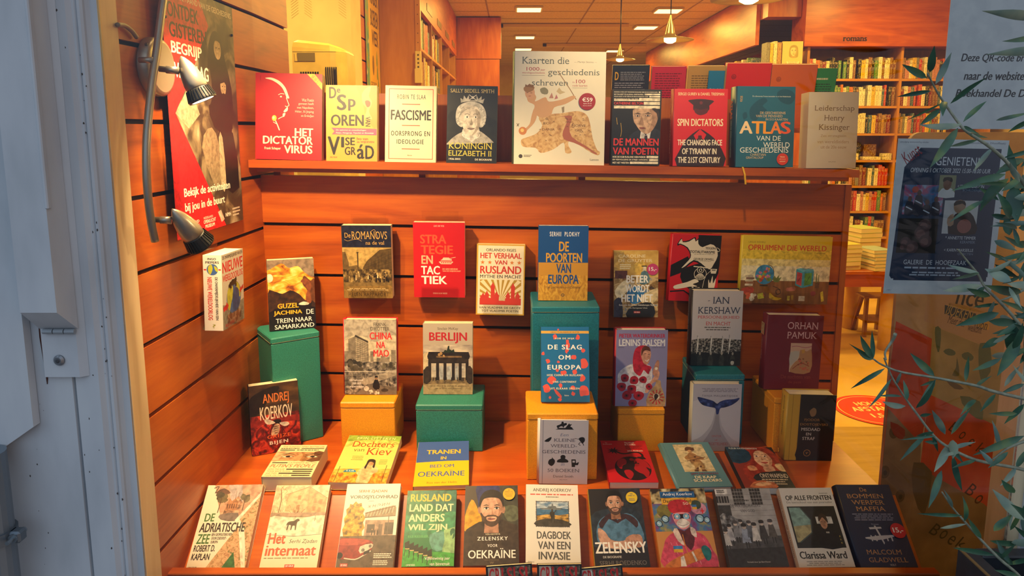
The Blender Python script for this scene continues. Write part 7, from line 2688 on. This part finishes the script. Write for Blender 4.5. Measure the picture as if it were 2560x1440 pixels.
LV = """2316,195,2255,161,18 2325,180,2336,114,18 2339,210,2379,131,16 2328,227,2242,242,11 2376,259,2469,193,12 2362,254,2357,291,17 2350,273,2298,314,15
2353,259,2264,302,6 2405,311,2298,311,16 2408,305,2466,253,12 2410,315,2450,336,9 2395,320,2324,420,21 2444,350,2374,366,10 2600,45,2455,28,24 2620,125,2465,137,22
2620,85,2505,103,14 2490,301,2580,280,10 2521,446,2450,529,25 2532,467,2542,557,37 2458,501,2372,557,12 2514,435,2379,477,20 2483,369,2434,428,12 2514,458,2448,460,9
2570,520,2497,520,15 2575,556,2476,566,14 2448,682,2368,661,12 2448,682,2379,699,9 2528,703,2462,672,26 2455,713,2358,727,20 2552,731,2462,713,25 2472,680,2532,647,12
2462,717,2436,745,12 2497,760,2432,768,9 2497,782,2389,815,24 2539,796,2519,876,28 2547,846,2493,940,28 2503,896,2431,926,14 2336,940,2275,882,20 2414,954,2422,890,11
2339,948,2292,1020,14 2337,952,2300,965,7 2183,897,2151,838,16 2184,895,2180,826,11 2180,896,2122,859,9 2183,898,2144,878,16 2212,921,2127,972,12 2229,946,2170,1020,9
2255,991,2191,991,7 2264,1015,2205,1003,15 2268,1000,2258,950,12 2290,1020,2337,950,14 2363,1086,2330,1025,18 2378,1086,2427,1020,12 2382,1100,2382,1147,22 2373,1110,2335,1180,20
2382,1138,2406,1228,16 2354,1176,2321,1270,18 2316,1086,2250,1152,12 2344,1108,2311,1104,10 2340,1090,2250,1100,7 2335,1080,2290,1090,10 2560,1090,2432,1138,20 2543,1034,2472,1034,12
2486,1166,2448,1124,14 2560,1300,2481,1223,27 2406,1289,2293,1284,10 2382,1268,2359,1223,9 2453,1346,2420,1294,14 2486,1388,2382,1369,14 2524,1407,2491,1350,16 2411,1303,2406,1240,12
2545,1440,2486,1425,14 2440,1000,2400,1040,12 2489,985,2450,1030,11 2439,966,2480,940,9 2253,930,2240,965,8 2300,1040,2330,1035,9 2440,1150,2380,1170,10 2520,1130,2470,1170,13
2540,1170,2500,1215,13 2560,960,2500,985,12 2560,1010,2510,1060,14 2570,700,2500,640,12 2545,806,2490,840,13 2560,620,2510,590,12 2416,1310,2350,1320,9 2500,1398,2540,1360,10
2590,480,2555,400,16 2590,600,2540,660,14 2575,300,2520,330,12 2420,335,2470,345,8 2373,1119,2410,1160,12 2385,1120,2440,1105,11 2400,1130,2350,1145,9 2330,1085,2345,1130,10""".split()
for q in LV:
    x0_, y0b, x1_, y1b, ww = map(float, q.split(','))
    leaf((x0_, y0b), (x1_, y1b), ww, rn.uniform(-.02, .02))
for i in range(210):
    x, y = rn.uniform(2470, 2680), rn.uniform(380, 1420)
    if y > 900 and rn.random() < .72:
        continue
    if x < 2520 and rn.random() < .5:
        x += 60
    an = rn.uniform(0, 6.28)
    L = rn.uniform(50, 100)
    leaf((x, y), (x + L * math.cos(an), y + L * math.sin(an) * .8), rn.uniform(9, 22), rn.uniform(-.04, .10))
child(tw, 'branches', tree)
child(lf, 'foliage', tree)
pt = empty('planter', (1.10, 1.10, 0), 'dark square planter with a rim at the bottom right corner', 'planter')
DK = tex('dark_planter', [(.4, '#1d2126'), (.6, '#272c33')], 30, rough=.4)
mb = MB().use(DK)
x0_, x1_, ya, yb, z1 = .856, 1.34, .86, 1.285, .803
for lo, hi in (((x0_, ya, .3), (x0_ + .03, yb, z1)), ((x1_ - .03, ya, .3), (x1_, yb, z1)), ((x0_ + .03, ya, .3), (x1_ - .03, ya + .03, z1)), ((x0_ + .03, yb - .03, .3), (x1_ - .03, yb, z1))):
    mb.box(lo, hi, .003)
child(mb, 'pot', pt)
child(MB().use(tex('potting_soil', [(.4, '#0d0a08'), (.6, '#1c1611')], 80, bump=.5)).box((x0_ + .03, ya + .03, .5), (x1_ - .03, yb - .03, .72)), 'soil', pt)
child(MB().use('#8a6a3c').box((x0_ - .001, ya, z1 - .0005), (x0_ + .004, yb, z1 + .002)), 'worn_edge', pt)

# ================================================================ inside the shop
# books facing the customers on the rack behind the ledge: their backs lean over towards the street
RK = 'books on the rack behind the ledge'
ta = math.radians(11)


def rack_book(label, xl, xr, yt, Yt, h, t_, col, art, pages=PAGES):
    a0, a1 = onY(xl, yt, Yt), onY(xr, yt, Yt)
    x = (a1 - a0).normalized()
    y = V((0, -math.sin(ta), math.cos(ta)))
    m = frame_of((a0 + a1) / 2 - y * h, x, y)
    r = empty('book', m, label, 'book', RK)
    w_ = (a1 - a0).length
    mb = MB().use(col).box((-w_ / 2, 0, -.0008), (w_ / 2, h, 0)).box((-w_ / 2, 0, -t_), (w_ / 2, h, -t_ + .0008)).box((w_ / 2 - .0008, 0, -t_), (w_ / 2, h, 0))
    art(Art(mb, w_, h))
    mb.build('cover', r)
    MB().use(pages).box((-w_ / 2 + .001, .001, -t_ + .0008), (w_ / 2 - .001, h - .001, -.0008)).build('page_block', r)


rack_book('dark blue book back with a large yellow initial, behind the black book', 1532, 1625, 163, 2.335, .21, .02, '#1d2635', lambda a: (a.t('D', 7, 10, 17, 22, '#d9a92a', 'B'), a.b(22, 10, 92, 24, 5, '#9aa0a8', .35), a.b(7, 26, 92, 80, 17, '#9aa0a8', .35)))
rack_book('crimson book back with small print, between dark blue and tan ones', 1631, 1717, 166, 2.335, .21, .02, '#c4203c', lambda a: a.b(10, 10, 90, 60, 14, '#6d1222', .4))
rack_book('tan book back with small print, behind a small blue card', 1722, 1815, 165, 2.34, .21, .02, '#bb9044', lambda a: a.b(10, 14, 76, 60, 13, '#6d5226', .4))
rack_book('bright red book back with a small round mark, behind the atlas', 1819, 1931, 158, 2.335, .21, .024, '#d81c1e', lambda a: (a.o(17, 20, 5.5, '#7a1216'), a.o(17, 20, 4.4, '#c81e22'), a.t('dbt', 13.5, 18, 20.5, 22.4, '#7a1216', 'b'), a.b(10, 70, 60, 76, 2, '#e8a090', .4)))
rack_book('orange book back with a small round mark, right of the bright red one', 1932, 2046, 161, 2.335, .21, .024, '#d8641c', lambda a: (a.o(17, 22, 5.5, '#a03c16'), a.o(17, 22, 4.4, '#c05a1e'), a.t('dbt', 13.5, 20, 20.5, 24.4, '#a03c16', 'b')))
rack_book('green booklet back with small dark print, behind the beige book', 2030, 2095, 171, 2.345, .15, .008, '#14904e', lambda a: (a.b(10, 20, 70, 26, 1, '#d9e0c0', .6), a.b(8, 32, 92, 92, 12, '#0a3f2a', .4)))
rack_book('small blue card of Greek songs in front of the tan book back', 1773, 1813, 177, 2.325, .15, .004, '#1878a8', lambda a: a.t('Griekse liedjes', 12, 36, 96, 42, '#cfe0e6', ''))
child(MB().use(CHERRY).box((.2, 2.30, 1.585), (1.02, 2.62, 1.60)), 'rear_shelf', ld)

# portable air conditioner on a low cupboard
t = empty('air_conditioner', (-.71, 3.28, 1.05), 'cream portable air conditioner behind the red book with the white profile', 'air conditioner')
AC = tex('cream_plastic', [(.4, '#d2b25e'), (.6, '#dcbc68')], 20, rough=.35)
pa, pb = onY(727, 88, 3.2), onY(858, 88, 3.2)
xa, xb = pa.x, pb.x
zt, zl = 1.975, 1.925
o = [(xa, 3.42), (xa, 3.215)] + [(xa + .02 - .02 * math.cos(i * .39), 3.2 - 0 * i) for i in range(1, 4)] + [(xb - .06, 3.2)] + [(xb - .06 + .06 * math.sin(i * .3927), 3.26 - .06 * math.cos(i * .3927)) for i in range(1, 5)] + [(xb, 3.42)]
mb = MB().use(AC)
mb.extrude([(x, y, 0) for x, y in o], (0, 0, 1.05), (0, 0, zl - .002))
child(mb, 'body', t)
cx, cy = (xa + xb) / 2, 3.31
mb = MB().use(AC)
ks = []
for z, s in ((zl, 1), (zt - .03, .99), (zt - .01, .95), (zt, .82)):
    ks.append(mb.add([(cx + (x - cx) * s, cy + (y - cy) * s, z - (.03 * max(0, (x - cx) / (xb - cx)) if z > zl else 0)) for x, y in o]))
for k0, k1 in zip(ks, ks[1:]):
    mb.bridge(k0, k1, len(o))
mb.face(*range(ks[-1], ks[-1] + len(o)))
child(mb, 'lid', t)
q0, q1 = onY(736, 132, 3.199), onY(788, 153, 3.199)
child(MB().use('#7d6a40').box((q0.x + .012, 3.1975, q1.z), (q1.x, 3.1995, q0.z)).use(AC).extrude([(q0.x, 3.1975, q0.z), (q0.x + .014, 3.1975, q1.z), (q0.x, 3.1975, q1.z)], (0, 0, 0), (0, .002, 0)), 'handle_recess', t)
mb = MB().use('#1d1810')
for i in range(6):
    x = onY(815 + 5 * i, 200, 3.2).x
    mb.box((x, 3.196, 1.86 - .09), (x + .004, 3.2005 + .012 * (i > 3), 1.86))
    mb.box((x, 3.196, 1.76 - .04), (x + .004, 3.2005 + .012 * (i > 3), 1.765))
for i in range(8):
    x = onY(752 + 6 * i, 200, 3.2).x
    mb.box((x, 3.197, 1.80), (x + .006, 3.2005, 1.84))
    mb.box((x, 3.197, 1.44), (x + .006, 3.2005, 1.52))
child(mb, 'vent_grille', t)
MB().use(CHERRYZ).box((-1.15, 3.0, 0), (-.62, 3.5, 1.049), .004).build('cupboard', label='low cherry cupboard under the air conditioner', cat='cupboard')

# pillar with sketched leaves, slatted strip with a yellow poster, tall bookcase along the left
mb = MB().use(CREAM).box((-1.7, 4.6, 0), (-.99, 4.9, 2.99))
mb.use('#a88c50')
for cx, sx in ((-1.33, 1), (-1.25, -1), (-1.04, -1)):
    for i in range(13):
        z = 2.28 + .016 * i
        mb.box((cx - .028, 4.5985, z), (cx + .028, 4.6, z + .0022), 0, Matrix.Translation((cx, 0, z)) @ Matrix.Rotation(sx * -.62, 4, 'Y') @ Matrix.Translation((-cx, 0, -z)))
mb.build('pillar', kind='structure')
mb = MB().use(GROOVE).box((-1.1, 4.9, 0), (-1.035, 5.74, 3))
mb.use(CHERRYV)
for i in range(21):
    mb.box((-1.04, 4.9, .147 * i + .006), (-1.02, 5.74, .147 * (i + 1) - .006))
mb.build('wall_left_rear', kind='structure')
m = frame_of((-1.012, 5.43, 1.80), (0, 1, 0), (0, 0, 1))
r = empty('yellow_poster', m, 'narrow yellow children’s book week poster on the slatted strip', 'poster')
mb = MB().use('#e8b81a').box((-.26, 0, -.001), (.26, 1.2, 0))
a = Art(mb, .52, 1.2)
a.r(0, 0, 22, 100, tex('poster_side_print', [(.3, '#c8503c'), (.45, '#7aa04a'), (.6, '#3a86a0'), (.75, '#e8d9a0')], 9, detail=2))
a.t('KINDER', 36, 33, 90, 43, '#3a2a14', 'B')
a.t('BOEKEN', 36, 46, 92, 56, '#3a2a14', 'B')
a.t('WEEK', 42, 58, 90, 67, '#3a2a14', 'B')
a.e(48, 79, 7, 6, '#8a6a14')
for x, y in ((76, 74), (78, 82), (84, 90)):
    a.p([(x, y - 5), (x + 6, y + 3), (x, y + 5), (x - 6, y + 3)], '#8a9a3a', 2)
a.t('GESCHENK', 26, 89, 70, 92.5, '#3a2a14', 'b')
a.t('BOEK IN', 28, 94, 66, 97.5, '#3a2a14', 'b')
mb.build('sheet', r)

SPC = [('cream', '#e6d9b0'), ('red', '#b8241e'), ('black', '#1c1814'), ('orange', '#d87a24'), ('white', '#ece4d0'), ('green', '#4f8048'), ('brown', '#7a4a26'), ('yellow', '#dcb63a'), ('grey', '#8a8478'), ('blue', '#34597a'), ('tan', '#b98f56'), ('pink', '#c88a84'), ('dark red', '#7a1c1c')]
def spine_mat(n, c):
    l = sum(int(c[i:i + 2], 16) for i in (1, 3, 5)) / 765
    k = '#3a2a1c' if l > .45 else '#cdb98a'
    return tex('spine_' + n.replace(' ', '_'), [(.55, c), (.575, k), (.60, k), (.625, c)], 62, (2.6, 2.6, .75), 2, rough=.5)


SPM = {n: spine_mat(n, c) for n, c in SPC}
ORD = 'first second third fourth fifth sixth seventh eighth ninth tenth eleventh twelfth thirteenth fourteenth fifteenth sixteenth seventeenth eighteenth nineteenth twentieth twenty-first twenty-second twenty-third twenty-fourth twenty-fifth twenty-sixth twenty-seventh twenty-eighth twenty-ninth thirtieth thirty-first thirty-second thirty-third thirty-fourth thirty-fifth thirty-sixth thirty-seventh thirty-eighth thirty-ninth fortieth'.split()
rb_ = random.Random(5)


def spine_book(lo, hi, label, group, cname, tilt=None, ax='Y'):
    o = ((lo[0] + hi[0]) / 2, (lo[1] + hi[1]) / 2, lo[2])
    q = MB().use(SPM[cname]).box(lo, hi, .0025).build('paperback', None, label, 'book', group, loc=o)
    if tilt:
        q.rotation_euler = (0, tilt, 0) if ax == 'Y' else (tilt, 0, 0)
    return q


# bookcase of novels at the back right
bc = empty('bookcase', (3.9, 7.6, 0), 'tall wooden bookcase of novels at the back right', 'bookcase')
Z_ = [2.09, 1.82, 1.545, 1.275, 1.012, .75, .48, .2]
YF = 7.45
for x in (2.96, 3.90, 4.84):
    child(MB().use(PINEZ).box((x, YF, 0), (x + .025, YF + .3, 2.40)), 'upright', bc)
for z in Z_:
    for x in (2.985, 3.925):
        child(MB().use(PINE).box((x + .001, YF + .004, z - .022), (x + .914, YF + .3, z)), 'shelf', bc)
child(MB().use(wood('bookcase_back', '#6a3a14', '#7c481a', '#8a5220', 2)).box((2.96, YF + .3, 0), (4.865, YF + .315, 2.40)), 'back_panel', bc)
child(MB().use(CHERRY).box((2.90, YF - .06, 2.401), (4.88, YF + .3, 2.99), .003), 'fascia', bc)
p, q = onY(2107, 103, YF - .062), onY(2168, 93, YF - .062)
mb = MB()
A_ = Art(mb, q.x - p.x, q.z - p.z, Matrix(((1, 0, 0, (p.x + q.x) / 2), (0, 0, -1, YF - .0625), (0, 1, 0, p.z), (0, 0, 0, 1))), 2e-4)
A_.t('romans', 0, 0, 100, 100, '#2a1408', 'Bs')
child(mb, 'category_lettering', bc)
p, q = onY(2056, 108, YF - .06), onY(2220, 88, YF - .06)
child(MB().use(ACR).box((p.x, YF - .0685, p.z), (q.x, YF - .0665, q.z)), 'label_holder', bc)
SHN = ['top', 'second', 'third', 'fourth', 'fifth', 'sixth', 'lowest seen']
for ri, z in enumerate(Z_[:7]):
    for bay, x0 in enumerate((2.99, 3.93)):
        if bay and ri > 2:
            continue
        if ri == 3:
            continue
        x, n = x0, 0
        xe = x0 + (.90 if bay == 0 else .50)
        while n < 40:
            w_ = rb_.uniform(.022, .042)
            if x + w_ > xe:
                break
            if rb_.random() < .04 and n:
                x += .02
            cn = rb_.choice(SPC)[0] if rb_.random() < .75 else rb_.choice(['cream', 'white', 'black', 'black', 'brown', 'red'])
            h = rb_.uniform(.165, .215)
            spine_book((x, YF + .015, z + .0004), (x + w_ - .0012, YF + .16, z + h), '%s paperback, %s from the left, %s shelf, %s bay of back bookcase' % (cn, ORD[n], SHN[ri], 'left' if bay == 0 else 'right'), 'paperbacks in the back bookcase', cn)
            x += w_
            n += 1
zz = Z_[3]
for i, (x, w_, h, cn) in enumerate(((3.30, .115, .17, 'pink'), (3.45, .16, .175, 'black'), (3.64, .13, .16, 'brown'), (3.16, .12, .17, 'orange'))):
    spine_book((x, YF + .10, zz + .0005), (x + w_, YF + .125, zz + h), '%s cover facing forward on the fourth shelf at the back' % cn, 'books facing forward at the back', cn)
for i, (x, w_, n) in enumerate(((3.22, .14, 2), (3.40, .15, 2), (3.60, .18, 1), (3.80, .09, 2))):
    for j in range(n):
        spine_book((x, YF + .01, zz + .0005 + .034 * j), (x + w_, YF + .09, zz + .033 + .034 * j), '%s cream book of %s flat pile on the fourth shelf at the back' % (['lower', 'upper'][j] if n > 1 else 'single', ['first', 'second', 'third', 'fourth'][i]), 'flat books at the back', 'cream')

# corner cabinet and the case running back along the right wall
cb = empty('corner_cabinet', (2.72, 7.5, 0), 'cherry corner cabinet left of the novels bookcase', 'cabinet')
child(MB().use(CHERRYZ).box((2.50, 7.36, 0), (2.93, 7.72, 2.21), .004), 'cabinet_body', cb)
child(MB().use(CHERRYZ).box((2.56, 7.50, 2.70), (2.895, 7.72, 2.99)), 'upper_panel', cb)
ms = MB().use(CHERRYZ)
rc_ = empty('rear_bookcase', (2.7, 10, 0), 'long bookcase running back along the right wall', 'bookcase')
child(MB().use(CHERRYV).box((2.52, 7.73, 2.45), (2.56, 14, 2.99)), 'fascia', rc_)
for z in (2.12, 1.8, 1.5):
    child(MB().use(PINE).box((2.55, 7.75, z - .02), (2.85, 14, z)), 'shelf', rc_)
child(MB().use(CHERRYV).box((2.86, 7.75, 0), (2.88, 14, 2.45)), 'back_panel', rc_)
y, n = 7.9, 0
while n < 34:
    w_ = rb_.uniform(.05, .10)
    cn = rb_.choice(SPC)[0]
    spine_book((2.56, y, 2.1204), (2.72, y + w_ - .002, 2.12 + rb_.uniform(.18, .24)), '%s book, %s from the front in the long right bookcase' % (cn, ORD[n]), 'books in the long right bookcase', cn)
    y += w_
    n += 1
m = frame_of((2.79, 7.40, 2.215), (1, -.05, 0), (0, .02, 1))
r = empty('book', m, 'pale yellow book with an old portrait in a wig on top of the corner cabinet', 'book')
mb = MB().use('#d6c27c').box((-.10, 0, -.02), (.10, .235, 0))
a = Art(mb, .20, .235)
a.face(56, 40, 17, '#dcc890', '#a8924e', '#5d4a20', '#b89e5e', None, '#9a7a40', True)
a.p([(20, 100), (30, 84), (80, 84), (92, 100)], '#a8924e', 2)
a.r(24, 82, 84, 96, '#ece0b4')
a.b(28, 84, 80, 94, 2, '#8a7638', .4, 'c')
mb.build('cover', r)
for i, (x, w_, cn, h) in enumerate(((2.53, .035, 'grey', .23), (2.568, .03, 'yellow', .22), (2.602, .035, 'cream', .24), (2.64, .04, 'tan', .23))):
    spine_book((x, 7.40, 2.2112), (x + w_, 7.55, 2.211 + h), '%s book, %s in the row on top of the corner cabinet' % (cn, ORD[i]), 'books on the corner cabinet', cn)

# tall bookcase along the left
lb = empty('bookcase', (-.86, 7.6, 0), 'tall pine bookcase running back along the left side', 'bookcase')
child(MB().use(wood('pine_side', '#a86a1e', '#b9782a', '#c88838', 2)).box((-1.02, 5.75, 0), (-.745, 5.775, 2.99)), 'side_panel', lb)
PH_ = MB().use(PINEZ).box((-.744, 5.742, 0), (-.705, 5.80, 2.99))
PH_.use('#5a3410')
for i in range(26):
    PH_.lathe((-.724, 5.7425, 1.2 + .07 * i), (-.724, 5.7405, 1.2 + .07 * i), [(0, .004), (1, .004)], 8)
child(PH_, 'front_post', lb)
for y in (6.6, 7.5, 8.4, 9.3):
    child(MB().use(PINEZ).box((-1.02, y, 0), (-.71, y + .025, 2.52)), 'upright', lb)
LZ = [2.22, 1.93, 1.64, 1.35]
for z in LZ:
    child(MB().use(PINE).box((-1.02, 5.80, z - .02), (-.712, 9.45, z)), 'shelf', lb)
child(MB().use(wood('bookcase_back', '', '', '')).box((-1.05, 5.775, 0), (-1.025, 9.45, 2.99)), 'back_panel', lb)
child(MB().use(CHERRYV).box((-.74, 5.80, 2.50), (-.705, 9.44, 2.99)), 'fascia', lb)
for i in range(4):
    child(MB().use(flat('#7a6030', .3)).box((-.706, 6.2 + .85 * i, 2.56), (-.701, 6.6 + .85 * i, 2.62)), 'label_holder', lb)
for si, z in enumerate(LZ[:3]):
    y, n = 5.83, 0
    while n < 17:
        w_ = rb_.uniform(.06, .13)
        for yu in (6.6, 7.5, 8.4, 9.3):
            if y < yu + .027 and y + w_ > yu - .002:
                y = yu + .03
        cn = rb_.choice(SPC)[0]
        h = rb_.uniform(.19, .26)
        spine_book((-.90, y, z + .0004), (-.73, y + w_ - .004, z + h), '%s book, %s from the front on the %s shelf of the left bookcase' % (cn, ORD[n], SHN[si]), 'books in the left bookcase', cn)
        y += w_ * rb_.choice((1, 1, 1.6))
        n += 1
ep = empty('end_panel', (-.4, 9.6, 0), 'broad cherry panel closing the far end of the left bookcase', 'panel')
child(MB().use(CHERRYZ).box((-.72, 9.5, 2.475), (-.14, 9.62, 2.985)), 'upper_panel', ep)
child(MB().use(CHERRYZ).box((-.72, 9.505, 0), (-.16, 9.6, 2.468)), 'lower_panel', ep)
mp = empty('alarm_keypad', onY(1047, 170, 5.739), 'small cream wall device with dark buttons on the bookcase post', 'wall device')
p, q = onY(1040, 192, 5.741), onY(1053, 128, 5.741)
mb = MB().use('#d8c48c').box((p.x - .003, 5.72, p.z - .03), (q.x, 5.741, q.z), .004).box((p.x - .008, 5.712, p.z - .05), (q.x + .004, 5.741, p.z + .06), .004)
child(mb, 'casing', mp)
mb = MB().use('#4a3a1c')
for i in range(4):
    z = q.z - .03 - .03 * i
    mb.lathe(((p.x + q.x) / 2, 5.7205, z), ((p.x + q.x) / 2, 5.717, z), [(0, .008), (1, .006)], 10)
child(mb, 'buttons', mp)

# low table with piles of books
tb_ = empty('display_table', (2.4, 5.35, 0), 'low red brown table loaded with piles of books', 'table')
child(MB().use(wood('table_top_wood', '#8a3c14', '#a04a1a', '#b25a22', 0)).box((1.86, 4.92, .595), (2.86, 5.8, .62), .003), 'table_top', tb_)
child(MB().use(CHERRY).box((1.9, 4.96, .50), (2.82, 5.76, .594)), 'apron', tb_)
LEGM = tex('yellow_painted_leg', [(.4, '#d0ab58'), (.6, '#d9b766')], 12, rough=.4)
for x, y in ((2.74, 5.12), (1.97, 5.12), (1.97, 5.7), (2.74, 5.7)):
    child(MB().use(LEGM, True).lathe((x, y, 0), (x, y, .499), [(0, .062), (1, .062)], 28), 'leg', tb_)
piles = [(2.12, 5.08, 5, .032, .15, .21), (2.35, 5.06, 6, .03, .14, .2), (2.56, 5.03, 6, .024, .15, .2), (2.3, 5.4, 6, .036, .3, .2), (2.66, 5.45, 7, .034, .18, .22), (2.05, 5.45, 6, .034, .2, .2)]
PN = ['front left', 'front middle', 'front right', 'back middle', 'back right', 'back left']
for i, (x, y, n, t_, w_, d) in enumerate(piles):
    for j in range(n):
        r = empty('book', V((x + rb_.uniform(-.006, .006), y + rb_.uniform(-.006, .006), .6205 + t_ * j)), '%s book from below in the %s pile on the low table' % (ORD[j], PN[i]), 'book', 'books piled on the low table')
        r.rotation_euler = (0, 0, rb_.uniform(-.03, .03) + .2)
        cc = ['#d9cfa4', '#b9b05a', '#8fa0a0', '#c9b47a', '#a8b46a', '#c8a06a'][i]
        MB().use(cc).box((-w_ / 2, -d / 2, t_ - .0022), (w_ / 2, d / 2, t_ - .001)).box((-w_ / 2, -d / 2, 0), (w_ / 2, d / 2, .001)).build('cover', r)
        MB().use(PAGES).box((-w_ / 2 + .001, -d / 2 + .001, .001), (w_ / 2 - .001, d / 2 - .001, t_ - .0022)).build('page_block', r)
# step stool under the table
st = empty('step_stool', (2.78, 5.62, 0), 'small wooden step stool beside the round yellow table leg', 'stool')
WD = wood('stool_wood', '#7a4a1c', '#8a5826', '#9a6630', 2)
p = onZ(2180, 835, 0)
st.location = (p.x, p.y, 0)
for s in (-1, 1):
    MB().use(WD).extrude([(.10 * s - .012, -.09, 0), (.10 * s + .012, -.09, 0), (.07 * s + .012, -.03, .3), (.07 * s - .012, -.03, .3)], (0, 0, 0), (0, .03, 0)).build('leg', st)
    MB().use(WD).extrude([(.10 * s - .012, .12, 0), (.10 * s + .012, .12, 0), (.07 * s + .012, .04, .3), (.07 * s - .012, .04, .3)], (0, 0, 0), (0, .03, 0)).build('leg', st)
MB().use(WD).box((-.11, -.06, .3), (.11, .09, .318), .003).build('seat', st)
MB().use(WD).box((-.09, -.08, .11), (.09, .12, .128), .002).build('step', st)

# keep your distance sticker on the floor
p = onZ(2197, 1024, .004)
m = frame_of((p.x, p.y - .23, .0035), (1, .06, 0), (-.06, 1, 0))
r = empty('floor_sticker', m, 'round orange red keep distance sticker on the shop floor', 'floor sticker')
mb = MB()
R_ = .23
a = Art(mb, 2 * R_, 2 * R_, None, 2e-4)
a.o(50, 50, 50, '#e03418', 48)
a.o(50, 50, 45, '#f0d9a0', 48)
a.o(50, 50, 44, '#e03418', 48)
a.t('HOUD', 33, 24, 67, 36, '#f0d9a0', 'B')
a.t('AFSTAND', 20, 40, 80, 54, '#f0d9a0', 'B')
a.t('1,5 M', 34, 62, 66, 76, '#f0d9a0', 'B')
mb.build('printed_disc', r)

# pendant lamps
MET = flat('#b9a878', .28, .8)
for i, (px, py, rpx, Y, lab) in enumerate(((1675, 101, 58, 5.3, 'middle'), (1550, 150, 38, 7.7, 'far'), (1872, -2, 92, 3.4, 'near'))):
    c = onY(px, py, Y)
    R_ = rpx / FPX * Y / 1.02
    t = empty('pendant_lamp', c, '%s one of the metal pendant lamps with a flat round brim' % lab, 'pendant lamp', 'pendant lamps')
    child(MB().use(MET, True).lathe(c, c + V((0, 0, R_ * 1.05)), [(0, R_), (.03, R_ * .98), (.12, R_ * .5), (.17, R_ * .24), (.3, R_ * .2), (.55, R_ * .15), (.8, R_ * .07), (1, R_ * .03)], 40, False), 'shade', t)
    child(MB().use('#2a180c', True).tube([c + V((0, 0, R_)), V((c.x, c.y, 2.997))], .006 if i else .004, 8), 'cord', t)
    child(MB().use(glow('pendant_bulb', '#ffe6a0', 5), True).lathe(c + V((0, 0, -R_ * .12)), c + V((0, 0, .02)), [(0, R_ * .12), (.3, R_ * .25), (1, R_ * .26)], 24), 'bulb', t)
    lamp('bulb_light', 'SPOT', c + V((0, 0, -R_ * .14)), 22, WARM, t, c - V((0, 0, 1)), .05, 150, .6)
for i, (xa_, xb_, py) in enumerate(((1258, 1572, 66), (1366, 1615, 114))):
    d = ray(1400, py)
    s = (2.96 - EYE.z) / d.z
    Y = d.y * s
    p, q = onY(xa_, py, Y), onY(xb_, py, Y)
    t = empty('ceiling_rail', V((p.x, Y, 2.96)), 'thin cream lighting rail across the ceiling, %s' % ('nearer one', 'farther one')[i], 'ceiling rail')
    child(MB().use('#d8c48c').box((p.x, Y - .03, 2.94), (q.x, Y + .03, 2.992), .004), 'rail_body', t)
    child(MB().use('#2a2014').box((p.x - .06, Y - .03, 2.945), (p.x - .002, Y + .03, 2.99)), 'end_cap', t)
